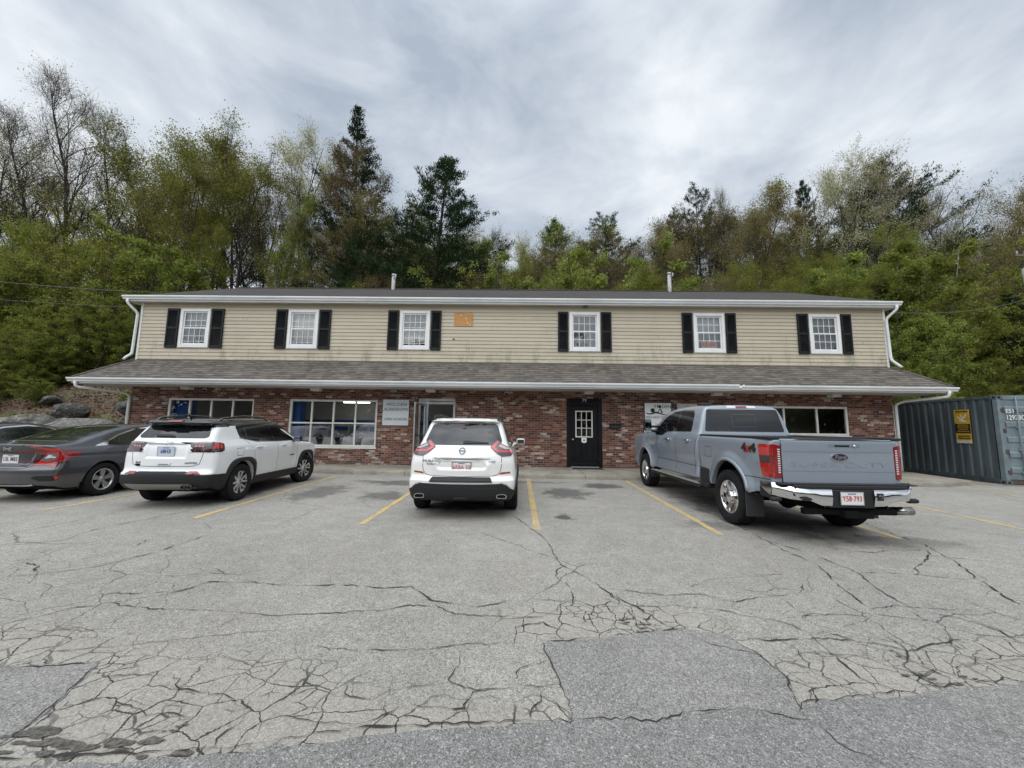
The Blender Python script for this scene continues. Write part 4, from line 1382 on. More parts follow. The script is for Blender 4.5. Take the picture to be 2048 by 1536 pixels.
    kb.lathe([(0, .03), (-.02, .03), (-.022, .012), (-.05, .012), (-.052, .028), (-.075, .03), (-.085, .018), (-.086, 0)], (1.90, y0, 1.11), 'y', 18)
    kb.build('door_knob', plain('satin_nickel', (0.6, 0.59, 0.56), 0.3, metal=.9), D)
    hg = MB()
    for zz in (.45, 1.2, 1.95):
        hg.tube([(2.762, y0 - .012, zz - .05), (2.762, y0 - .012, zz + .05)], .012, 8)
    hg.build('hinge', plain('dark_steel', (0.12, 0.12, 0.12), 0.4, metal=.8), D)
    nb = MB().box(2.20, 2.37, y0 - .006, y0 - .0012, 1.00, 1.17).build('paper_notice', plain('notice_paper', (0.75, 0.75, 0.73), 0.7), D)
    rg_ = MB().lathe([(0, .035), (-.002, .035), (-.002, .022), (0, .022)], (2.285, y0 - .0064, 1.085), 'y', 20, closed=True)
    rg_.box(2.262, 2.308, y0 - .0084, y0 - .0064, 1.079, 1.091)
    rg_.build('notice_symbol', plain('ink', (0.03, 0.03, 0.035), 0.6), nb)
    MB().bbox(1.82, 2.76, WY - .09, WY + .045, .18, .208, .006).build('threshold', plain('worn_sill', (0.42, 0.42, 0.40), 0.35, metal=.6), E_)

    # pale side entrance, mostly behind the pickup
    o = frame_mb(5.45, 6.65, .18, 2.37, WY - .012, WY + .12, .1)
    o.bbox(5.552, 6.548, WY - .004, WY + .1, 2.12, 2.268, .006)
    SE = o.build('side_entrance_frame', plain('grey_white_paint', (0.50, 0.49, 0.44), 0.55, var=.1), B)
    MB().bbox(5.56, 6.54, WY + .04, WY + .08, .2, 2.118, .005).build('side_door', plain('pale_door', (0.45, 0.44, 0.40), 0.5), SE)
    ll = MB().bbox(5.36, 5.43, WY - .09, WY - .001, 2.10, 2.25, .012).build('wall_lantern', plain('lantern_black', (0.02, 0.02, 0.02), 0.4), B)
    return B


BLD = building()


def fittings():
    white = plain('sign_face', (0.60, 0.63, 0.64), 0.45, var=0.04)
    ink = plain('sign_ink', (0.012, 0.014, 0.018), 0.5)
    frame = plain('sign_edge', (0.05, 0.05, 0.055), 0.5)
    s = empty('shop_sign', (-4.17, WY - .03, 1.95), 0, 'pale laundromat sign with opening hours beside the open glass door', 'sign')
    MB().box(-.45, .45, 0, .028, -.44, .44).build('sign_board', white, s)
    frame_mb(-.462, .462, -.452, .452, -.008, .029, .012).build('sign_frame', frame, s)
    lettering('HOLDEN', .165, ink, (.03, -.004, .27), s, depth=.004, spacing=1.08)
    lettering('LAUNDROMAT', .165, ink, (.02, -.004, .10), s, depth=.004, sx=.84, spacing=1.06)
    lettering('OPEN 24 HOURS', .125, ink, (.02, -.004, -.235), s, depth=.004, sx=.80, spacing=1.06)

    s = empty('shop_sign', (4.79, WY - .03, 1.86), 0, 'white wellness centre sign with swimmer-like figures, framed in black', 'sign')
    MB().box(-.45, .45, 0, .028, -.52, .52).build('sign_board', plain('sign_white', (0.74, 0.74, 0.72), 0.45), s)
    frame_mb(-.475, .475, -.545, .545, -.01, .029, .025).build('sign_frame', plain('sign_black', (0.01, 0.01, 0.01), 0.4), s)
    lettering('H', .19, ink, (-.055, -.004, .405), s, depth=.004)
    lettering('LDEN', .155, ink, (.255, -.004, .395), s, depth=.004, sx=1.0)
    g = MB()
    for x, z, r in ((.06, .40, .052), (-.18, .27, .072)):
        g.lathe([(0, r), (-.003, r), (-.003, 0)], (x, -.002, z), 'y', 24)
    wave = [(-.43, .19), (-.36, .155), (-.28, .145), (-.18, .17), (-.08, .20), (.02, .185), (.14, .14), (.26, .12), (.40, .115)]
    th = [.006, .016, .02, .026, .03, .026, .018, .012, .004]
    up = [(x, z + t) for (x, z), t in zip(wave, th)]
    dn = [(x, z - t) for (x, z), t in zip(wave, th)]
    for i in range(len(wave) - 1):
        g.prism([dn[i], dn[i + 1], up[i + 1], up[i]], 'y', -.005, -.001)
    g.prism([(-.03, .20), (.0, .205), (.075, .31), (.06, .33)], 'y', -.0055, -.001)
    g.prism([(.055, .325), (.085, .335), (.165, .19), (.125, .17)], 'y', -.0055, -.001)
    g.build('figure_emblem', ink, s)
    lettering('WELLNESS CENTER', .098, ink, (.0, -.004, .03), s, depth=.004, sx=.98, spacing=1.05)
    lettering('210-0', .11, ink, (.02, -.004, -.22), s, depth=.004, spacing=1.05)

    mbx = empty('mailbox', (3.33, WY, 1.50), 0, 'small black mailbox on the brick beside the black door', 'mailbox')
    MB().bbox(-.19, .19, -.12, -.002, 0, .10, .012).build('box_body', plain('mailbox_black', (0.012, 0.012, 0.013), 0.35), mbx)
    MB().add([(-.20, -.135, .095), (.20, -.135, .095), (.20, -.0015, .15), (-.20, -.0015, .15), (-.20, -.135, .11), (.20, -.135, .11), (.20, -.0015, .165), (-.20, -.0015, .165)],
             [(0, 1, 2, 3), (4, 7, 6, 5), (0, 4, 5, 1), (1, 5, 6, 2), (3, 2, 6, 7), (0, 3, 7, 4)]).build('lid', plain('mailbox_black', (0.012, 0.012, 0.013), 0.35), mbx)
    dm = MB().bbox(1.84, 2.84, 12.86, 13.19, .168, .189, .006).build('door_mat', plain('mat_black', (0.02, 0.02, 0.02), 0.95, bump=.8, bscale=120))
    tag(dm, 'thin black door mat on the sidewalk at the black door', 'door mat')

    fr = empty('rent_sign', (6.63, WY - .004, 4.295), 0, 'small orange and white for-rent sign inside an upstairs window', 'sign')
    MB().bbox(-.26, .26, 0, .008, 0, .27, .002).build('sign_board', plain('rent_white', (0.78, 0.76, 0.72), 0.5), fr)
    MB().box(-.235, .235, -.0025, -.0002, .025, .245).build('sign_panel', plain('rent_pale', (0.72, 0.44, 0.30), 0.5), fr)
    lettering('FOR RENT', .21, plain('rent_orange', (0.62, 0.075, 0.02), 0.5), (0, -.005, .135), fr, depth=.003, sx=.52, bold=.006)

    # inside the laundromat: chairs by the window, machines along the back
    cw = plain('chair_white', (0.62, 0.62, 0.60), 0.4)
    lg = plain('chair_leg', (0.4, 0.4, 0.4), 0.3, metal=.8)
    first = None
    for i, x in enumerate((-7.42, -6.75, -6.05, -5.35)):
        if first is None:
            c = empty('waiting_chair', (x, 14.2, .19), 0, 'white plastic chair lined up with others inside the laundromat window', 'chair', 'white chairs inside the laundromat window')
            bk = MB()
            n = 9
            V = []
            for j in range(6):
                zz = .42 + .44 * j / 5
                for k in range(n):
                    t = -1 + 2 * k / (n - 1)
                    w = .235 - .05 * max(0, j - 3) / 2
                    V.append((t * w, -.22 + .05 * (1 - t * t) * -1 - .02 * j / 5, zz))
            F = [(j * n + k, j * n + k + 1, (j + 1) * n + k + 1, (j + 1) * n + k) for j in range(5) for k in range(n - 1)]
            V2 = [(a, b + .015, z) for a, b, z in V]
            bk.add(V, F, 0, True).add(V2, F, 0, True)
            bk.build('backrest', cw, c)
            MB().bbox(-.23, .23, -.22, .22, .41, .44, .014).build('seat', cw, c)
            for sx in (-1, 1):
                for sy in (-1, 1):
                    MB().tube([(sx * .19, sy * .18, .41), (sx * .22, sy * .22, 0)], .012, 8).build('leg', lg, c)
            first = c
        else:
            c = copy_tree(first)
            c.location = (x, 14.2, .19)
    bl = plain('machine_blue', (0.03, 0.12, 0.42), 0.35)
    wh = plain('machine_white', (0.45, 0.46, 0.46), 0.35)
    ch = plain('machine_steel', (0.45, 0.45, 0.46), 0.25, metal=.9)
    dk = plain('machine_glass', (0.02, 0.02, 0.025), 0.08)
    first = None
    spots = [(-12.3 + 1.0 * k, 18.6) for k in range(9)] + [(-5.55, 15.6)]
    for i, (x, y) in enumerate(spots):
        if first is None:
            w = empty('washing_machine', (x, y, .19), 0, 'front loading washer in the row along the back of the laundromat', 'washing machine', 'washers along the back wall of the laundromat')
            MB().bbox(-.42, .42, -.4, .4, 0, 1.3, .02).build('cabinet', wh, w)
            MB().lathe([(-.402, .27), (-.44, .27), (-.44, .20), (-.402, .20)], (0, 0, .68), 'y', 28, closed=True).build('door_ring', ch, w)
            MB().lathe([(-.43, 0), (-.425, .1), (-.405, .2)], (0, 0, .68), 'y', 24).build('door_glass', dk, w)
            MB().box(-.38, .38, -.412, -.401, 1.06, 1.24).build('control_panel', bl, w)
            first = w
        else:
            c = copy_tree(first)
            c.location = (x, y, .19)
            if i == len(spots) - 1:
                c.rotation_euler = (0, 0, radians(25))
                c['label'] = 'white washer standing near the laundromat window behind the chairs'
                del c['group']


fittings()

# ------------------------------------------------------------------ vehicles: shared tools
def paint(name, c, rough=0.28, flake=0.0):
    if name in _plain:
        return _plain[name]
    m, nt, b = new_mat(name)
    tc = nd(nt, 'ShaderNodeTexCoord').outputs['Object']
    z = nd(nt, 'ShaderNodeSeparateXYZ', {0: tc}).outputs[2]
    dirt = M(nt, 'MULTIPLY', sstep(nt, z, 0.75, 0.25, 0.0, 0.5), noise(nt, tc, 5, 5, 0.65))
    base = mix(nt, dirt, c, (0.16, 0.145, 0.12))
    nt.links.new(base, b.inputs['Base Color'])
    b.inputs['Roughness'].default_value = rough
    b.inputs['Metallic'].default_value = flake
    b.inputs['Coat Weight'].default_value = 1.0
    b.inputs['Coat Roughness'].default_value = 0.03
    _plain[name] = m
    return m


CAR = dict(
    black=lambda: plain('car_black_plastic', (0.018, 0.018, 0.019), 0.55, spec=.35, bump=.15, bscale=300),
    under=lambda: plain('car_underbody', (0.008, 0.008, 0.008), 0.9, spec=.1),
    glass=lambda: plain('car_privacy_glass', (0.006, 0.007, 0.008), 0.03, spec=.55),
    gloss=lambda: plain('car_gloss_black', (0.008, 0.008, 0.009), 0.08, coat=1),
    seam=lambda: plain('car_seam', (0.01, 0.01, 0.01), 0.8, spec=.1),
    red=lambda: plain('tail_red', (0.22, 0.006, 0.008), 0.12, coat=1),
    redb=lambda: plain('tail_red_bright', (0.50, 0.025, 0.02), 0.12, coat=1),
    smoke=lambda: plain('tail_smoke', (0.045, 0.012, 0.014), 0.08, coat=1),
    clear=lambda: plain('tail_clear', (0.62, 0.60, 0.60), 0.12, coat=1),
    chrome=lambda: plain('chrome', (0.72, 0.72, 0.72), 0.08, metal=1),
    steel=lambda: plain('exhaust_steel', (0.45, 0.43, 0.40), 0.22, metal=1),
    silver=lambda: plain('silver_trim', (0.55, 0.55, 0.55), 0.25, metal=.8),
    tyre=lambda: plain('tyre_rubber', (0.016, 0.016, 0.017), 0.85, spec=.2, var=.3, vscale=14),
    plate=lambda: plain('plate_white', (0.70, 0.70, 0.68), 0.5),
)


class Car:
    def __init__(s, name, label, cat, loc, rz, f, lo, hi, mats, h=0.022, face_mat=None, groups=None):
        s.root = empty(name, loc, rz, label, cat)
        s.f = f
        s.rear_max, s.rear_z = .36, 1.13
        P, Q, N = surfnet(f, lo, hi, h)
        mi = None
        if face_mat is not None:
            c = P[Q].mean(1)
            n = N[Q].mean(1)
            mi = face_mat(c, n)
        me = np_mesh('body', P, Q, mats=mats, midx=mi, smooth=True)
        s.setn(me, N)
        s.body = link('body', me, s.root)
        s.bvh = BVHTree.FromPolygons([tuple(p) for p in P], [tuple(q) for q in Q.tolist()])

    @staticmethod
    def setn(me, N):
        me.normals_split_custom_set_from_vertices([tuple(n) for n in N])

    def hit(s, p, d):
        r = s.bvh.ray_cast(Vector(p), Vector(d))
        if r[0] is None:
            r = s.bvh.find_nearest(Vector(p) + Vector(d) * 5)
        return np.array(r[0])

    def project(s, pts2, view):
        out = []
        for a, b in pts2:
            if view == 'rear':
                p, d = (a, -3, b), (0, 1, 0)
            elif view == 'front':
                p, d = (a, 12, b), (0, -1, 0)
            elif view == 'right':
                p, d = (4, a, b), (-1, 0, 0)
            elif view == 'left':
                p, d = (-4, a, b), (1, 0, 0)
            else:
                p, d = (a, b, 5), (0, 0, -1)
            r = s.bvh.ray_cast(Vector(p), Vector(d))
            if view == 'rear' and r[0] is not None and r[0].y > s.rear_max and b < s.rear_z:
                r = s.bvh.find_nearest(Vector((a, s.rear_max * .6, b)))      # past the corner: stay on it
            elif r[0] is None:
                r = s.bvh.find_nearest(Vector(p) + Vector(d) * (3.2 if view == 'rear' else 3.1))
            out.append(r[0])
        return np.array([tuple(v) for v in out])

    def patch(s, name, poly, view, mat, off=0.004, parent=None, h=0.05, r=0.0, rim=0.012, n=4):
        """a thin shell lying on the body, cut to an outline drawn in a side, rear or top view"""
        if r:
            poly = round_poly(poly, r, n)
        bm = bmesh.new()
        vs = [bm.verts.new((a, b, 0)) for a, b in poly]
        bm.faces.new(vs)
        bm.normal_update()
        bmesh.ops.triangulate(bm, faces=bm.faces)
        A = np.array(poly)
        for ax in (0, 1):
            no = (1, 0, 0) if ax == 0 else (0, 1, 0)
            for t in np.arange(A[:, ax].min() + h, A[:, ax].max(), h):
                co = (t, 0, 0) if ax == 0 else (0, t, 0)
                bmesh.ops.bisect_plane(bm, geom=bm.verts[:] + bm.edges[:] + bm.faces[:], plane_co=co, plane_no=no, dist=1e-5)
        bmesh.ops.remove_doubles(bm, verts=bm.verts, dist=1e-4)
        bm.verts.ensure_lookup_table()
        bm.verts.index_update()
        P2 = [(v.co.x, v.co.y) for v in bm.verts]
        F = [[v.index for v in f.verts] for f in bm.faces]
        be = [[v.index for v in e.verts] for e in bm.edges if len(e.link_faces) == 1]
        bm.free()
        P = s.project(P2, view)
        N = grad(s.f, P, 8e-3)
        N /= np.maximum(np.linalg.norm(N, axis=1, keepdims=True), 1e-9)
        T = P + N * off
        nv = len(T)
        if rim:
            V = np.concatenate([T, P - N * rim])
            for a, b in be:
                F.append([a, b, b + nv, a + nv])
            NN = np.concatenate([N, N])
        else:
            V, NN = T, N
        me = bpy.data.meshes.new(name)
        me.from_pydata([tuple(v) for v in V], [], F)
        # wind faces outward
        bm = bmesh.new()
        bm.from_mesh(me)
        bm.verts.ensure_lookup_table()
        nf = len(F) - (len(be) if rim else 0)
        bm.faces.ensure_lookup_table()
        for i, fc in enumerate(bm.faces):
            if i >= nf:
                continue
            fc.normal_update()
            m_ = NN[[v.index for v in fc.verts]].mean(0)
            if fc.normal.dot(Vector(m_)) < 0:
                fc.normal_flip()
        bm.to_mesh(me)
        bm.free()
        for p in me.polygons:
            p.use_smooth = True
        me.materials.append(mat)
        s.setn(me, NN)
        return link(name, me, parent or s.root)

    def strip(s, name, path, view, w, mat, off=0.002, parent=None, closed=False, mb=None):
        """narrow band following a line on the body (seams, mouldings)"""
        pts = [np.array(p, float) for p in path]
        if closed:
            pts.append(pts[0])
        D = []
        for a, b in zip(pts[:-1], pts[1:]):
            k = max(1, int(np.linalg.norm(b - a) / 0.06))
            D += [a + (b - a) * t / k for t in range(k)]
        D.append(pts[-1])
        D = np.array(D)
        g = np.gradient(D, axis=0)
        nr = np.stack([-g[:, 1], g[:, 0]], 1)
        nr /= np.maximum(np.linalg.norm(nr, axis=1, keepdims=True), 1e-9)
        A = s.project(D + nr * w / 2, view)
        B = s.project(D - nr * w / 2, view)
        V = np.concatenate([A, B])
        N = grad(s.f, V, 8e-3)
        N /= np.maximum(np.linalg.norm(N, axis=1, keepdims=True), 1e-9)
        V = V + N * off
        n = len(A)
        F = [(i, i + 1, n + i + 1, n + i) for i in range(n - 1)]
        m = mb or MB()
        m.add(V, F, 0, True)
        if mb is None:
            return m.build(name, mat, parent or s.root)

    def text(s, txt, size, at, view, mat, parent, depth=.006, off=.003, name='lettering', **kw):
        me = text_mesh(txt, size, mat, depth=depth, **kw)
        n = len(me.vertices)
        co = np.zeros(n * 3, np.float32)
        me.vertices.foreach_get('co', co)
        co = co.reshape(-1, 3)
        sg = -1 if view == 'left' else 1
        P = s.project([(at[0] + sg * c[0], at[1] + c[1]) for c in co], view)
        N = grad(s.f, P, 8e-3)
        N /= np.maximum(np.linalg.norm(N, axis=1, keepdims=True), 1e-9)
        P = P + N * (off + depth / 2 + co[:, 2:3])
        me.vertices.foreach_set('co', P.astype(np.float32).ravel())
        me.update()
        return link(name, me, parent)


def wheel(parent, c, R, w, rim_r, side, style, steer=0.0, label=None):
    """tyre with grooved tread; rim, spokes and hub are its sub-parts. side=+1: outer face at +x"""
    t = MB()
    sw = w / 2
    bulge = sw * 1.03
    prof = [(-sw * .80, rim_r), (-bulge, rim_r + (R - rim_r) * .35), (-bulge, R - .055), (-sw * .90, R - .018), (-sw * .78, R - .003)]
    ng = 4
    xs = np.linspace(-sw * .74, sw * .74, ng * 4 + 1)
    for i, x in enumerate(xs):
        prof.append((x, R - (.011 if i % 4 == 2 else 0.0)))
    prof += [(sw * .78, R - .003), (sw * .90, R - .018), (bulge, R - .055), (bulge, rim_r + (R - rim_r) * .35), (sw * .80, rim_r)]
    t.lathe(prof, (0, 0, 0), 'x', 56)
    nl = 46
    deep = style == 'truck'
    for k in range(nl):        # shoulder blocks
        a = 2 * pi * k / nl
        for sg in (-1, 1):
            x0, x1 = sg * sw * .62, sg * sw * (1.0 if deep else .93)
            da = .055 if not deep else .07
            hh = .008 if deep else .004
            V = []
            for (xx, rr) in ((x0, R - .01), (x0, R + hh * .3), (x1, R - .028 + (hh if deep else 0)), (x1, R - .05)):
                for aa in (a - da / 2, a + da / 2):
                    V.append((xx, rr * cos(aa), rr * sin(aa)))
            t.add(V, [(0, 1, 3, 2), (2, 3, 5, 4), (4, 5, 7, 6), (0, 2, 4, 6), (1, 7, 5, 3)])
    o = t.build('wheel', CAR['tyre'](), parent)
    o.location = c
    o.rotation_euler = (0, 0, steer)
    r = MB()
    f = sw * .80 * side
    r.lathe([(f, rim_r), (f + .006 * side, rim_r - .004), (f - .004 * side, rim_r - .018), (f - .05 * side, rim_r - .03), (-f, rim_r - .03), (-f, rim_r)], (0, 0, 0), 'x', 48)
    rimm = {'truck': CAR['chrome'](), 'compact': plain('dark_rim', (0.02, 0.02, 0.022), .25, metal=.3), 'sedan': plain('dark_rim', (0.02, 0.02, 0.022), .25, metal=.3), 'cross': CAR['silver']()}[style]
    ro = r.build('rim', {'truck': CAR['chrome'](), 'compact': rimm}.get(style, CAR['silver']()), o)
    bk = MB().lathe([(f - .09 * side, 0), (f - .09 * side, rim_r - .02)], (0, 0, 0), 'x', 36)
    bk.build('brake_disc', plain('brake_dark', (0.03, 0.03, 0.03), .5, metal=.6), o)
    sp = MB()
    face = f - .006 * side

    def spoke(a, r0, r1, w0, w1, x0, x1, dep=.03, skew=0.0):
        ca, sa = cos(a), sin(a)
        ca2, sa2 = cos(a + skew), sin(a + skew)
        V = []
        for rr, ww, xx, cc, ss in ((r0, w0, x0, ca, sa), (r1, w1, x1, ca2, sa2)):
            for d in (0, -dep * side):
                k = 1.0 if d == 0 else 1.25
                for e in (-1, 1):
                    V.append((xx + d, rr * cc - e * ww * k / 2 * ss, rr * ss + e * ww * k / 2 * cc))
        sp.add(V, [(0, 1, 5, 4), (2, 6, 7, 3), (0, 4, 6, 2), (1, 3, 7, 5), (0, 2, 3, 1), (4, 5, 7, 6)])
    xin, xout = face - .02 * side, face
    if style == 'truck':
        for k in range(8):
            a = 2 * pi * (k + .5) / 8
            spoke(a, .075, rim_r - .012, .05, .085, xin - .02 * side, xout, .045)
        sp.lathe([(xin - .03 * side, .10), (xin + .03 * side, .095), (xin + .045 * side, .07), (xin + .05 * side, 0)], (0, 0, 0), 'x', 24)
    elif style == 'compact':
        for k in range(5):
            a = 2 * pi * k / 5 + .3
            spoke(a - .19, .05, rim_r - .012, .042, .036, xin, xout, .03, -.13)
            spoke(a + .19, .05, rim_r - .012, .042, .036, xin, xout, .03, .13)
            spoke(a, rim_r * .80, rim_r - .01, .02, .10, xin, xout, .03)
        sp.lathe([(xin - .02 * side, .07), (xin + .005 * side, .06), (xin + .01 * side, 0)], (0, 0, 0), 'x', 20)
    elif style == 'sedan':
        for k in range(5):
            a = 2 * pi * k / 5 + .2
            spoke(a, .045, rim_r - .012, .05, .10, xin, xout, .03, .12)
        sp.lathe([(xin - .02 * side, .06), (xin + .005 * side, .05), (xin + .01 * side, 0)], (0, 0, 0), 'x', 20)
    else:
        for k in range(5):
            a = 2 * pi * k / 5
            spoke(a, .05, rim_r - .012, .06, .07, xin, xout, .03)
        sp.lathe([(xin - .02 * side, .06), (xin + .01 * side, 0)], (0, 0, 0), 'x', 20)
    sp.build('spokes', {'truck': CAR['chrome'](), 'compact': plain('machined_alloy', (0.62, 0.62, 0.62), .25, metal=.9), 'sedan': plain('alloy_grey', (0.46, 0.46, 0.46), .28, metal=.8), 'cross': CAR['silver']()}[style], o)
    if label:
        o['label'] = label
    return o


def licence_plate(car, x, z, txt, ink, extra=None, bg=None, w=.305, h=.152, frame=None, view='rear', tilt=0.0, y=None):
    if y is None:
        y = car.hit((x, -3, z), (0, 1, 0))[1] - .012
    pl = MB().bbox(x - w / 2, x + w / 2, y - .002, y + .012, z - h / 2, z + h / 2, .003).build('licence_plate', bg or CAR['plate'](), car.root)
    lettering(txt, .098, ink, (x, y - .004, z - .004), pl, name='plate_number', depth=.004, sx=.74, spacing=1.10, bold=.0006)
    if frame:
        frame_mb(x - w / 2 - .008, x + w / 2 + .008, z - h / 2 - .01, z + h / 2 + .01, y - .006, y + .006, .012).build('plate_frame', frame, pl)
    st = MB()
    st.box(x - .055, x + .055, y - .0032, y - .0021, z + h / 2 - .024, z + h / 2 - .010)
    st.build('plate_legend', plain('plate_blue', (0.10, 0.16, 0.36), .5), pl)
    return pl, y

# ------------------------------------------------------------------ the vehicles
INK_RED = plain('plate_red_ink', (0.45, 0.05, 0.025), .5)
INK_BLUE = plain('plate_blue_ink', (0.02, 0.035, 0.16), .5)


def mk(xs):
    return pchip([p[0] for p in xs], [p[1] for p in xs])


def shell(hw, top, bot, yr, yf, crown=.05, rb=.16, fb=.35, taper=None, k=.06, kt=None):
    """closed body: side outline, width by height, bowed ends, rounded edges"""
    def f(x, y, z):
        ax = np.abs(x)
        w = hw(z)
        if taper is not None:
            w = w * taper(y)
        q = np.clip(ax / .9, 0, 1.2)
        ty = top(y)
        st = (top(y + .02) - top(y - .02)) / .04
        f1 = ax - w
        f2 = (z - ty + crown * q ** 2.2) / np.sqrt(1 + st * st)
        f3 = bot(y) - z
        zr = yr(z)
        sr = (yr(z + .02) - yr(z - .02)) / .04
        f4 = (zr + rb * q ** 2.6 - y) / np.sqrt(1 + np.minimum(sr * sr, 9))
        f5 = y - yf(z) + fb * q ** 2.4
        g = smax(f1, f4, k * 1.4)
        g = smax(g, f5, k * 1.6)
        g = smax(g, f2, kt or k)
        g = smax(g, f3, k)
        return g
    return f


def wells(f, ys, R, cx, hgt, depth=.34):
    """cut the wheel openings"""
    def g(x, y, z):
        v = f(x, y, z)
        for ya in ys:
            cyl = np.sqrt((y - ya) ** 2 + (z - hgt) ** 2) - R
            slot = np.maximum(cyl, (cx - depth) - np.abs(x))
            low = np.maximum(np.maximum(np.abs(y - ya) - R, z - hgt), (cx - depth) - np.abs(x))
            v = np.maximum(v, -np.minimum(slot, low))
        return v
    return g


def arch(car, ya, hgt, R, w, side, mat, name='wheel_arch', z0=.28, a0=-20, a1=200, sq=0.0):
    """flared lip round a wheel opening"""
    view = 'right' if side > 0 else 'left'
    out, inn = [], []
    for a in np.linspace(radians(a0), radians(a1), 30):
        ca, sa = cos(a), sin(a)
        e = (abs(ca) ** (2 + sq) + abs(sa) ** (2 + sq)) ** (-1 / (2 + sq))
        out.append((ya + (R + w) * e * ca, max(z0, hgt + (R + w) * e * sa)))
        inn.append((ya + (R + .004) * ca, max(z0, hgt + (R + .004) * sa)))
    poly = out + inn[::-1]
    n = len(out)
    A, B = car.project([(a, b) for a, b in out], view), car.project([(a, b + .0) for a, b in inn], view)
    # inner edge may fall into the opening: keep it at the flank's depth
    B[:, 0] = A[:, 0]
    for arr, src in ((A, out), (B, inn)):
        arr[:, 1] = [p[0] for p in src]
        arr[:, 2] = [p[1] for p in src]
    m = MB()
    o1 = A + np.array([side * .006, 0, 0])
    mid = (A + B) / 2 + np.array([side * .022, 0, 0])
    i1 = B + np.array([side * .020, 0, 0])
    i2 = B + np.array([-side * .06, 0, 0])
    o2 = A + np.array([-side * .03, 0, 0])
    V = np.concatenate([o2, o1, mid, i1, i2])
    F = [(r * n + i, r * n + i + 1, (r + 1) * n + i + 1, (r + 1) * n + i) for r in range(4) for i in range(n - 1)]
    m.add(V, F, 0, True)
    return m.build(name, mat, car.root)


def mirror(car, x, y, z, mat, side, w=.20, h=.14, glass=True):
    b = MB()
    x0, x1 = (x, x + w) if side > 0 else (x - w, x)
    b.bbox(x0, x1, y, y + .12, z - h / 2, z + h / 2, .035)
    b.tube([(x0 if side > 0 else x1, y + .08, z - h * .35), (x - side * .12, y + .10, z - h * .55)], .028, 8)
    o = b.build('side_mirror', mat, car.root)
    MB().bbox(x0 + .02, x1 - .02, y - .004, y + .01, z - h / 2 + .02, z + h / 2 - .02, .004).build('mirror_glass', plain('mirror_glass', (.35, .38, .40), .03, metal=1), o)
    return o


def rail(car, pts, mat, r=.018):
    m = MB()
    m.tube(pts, r, 8, sx=.9)
    return m.build('roof_rail', mat, car.root)


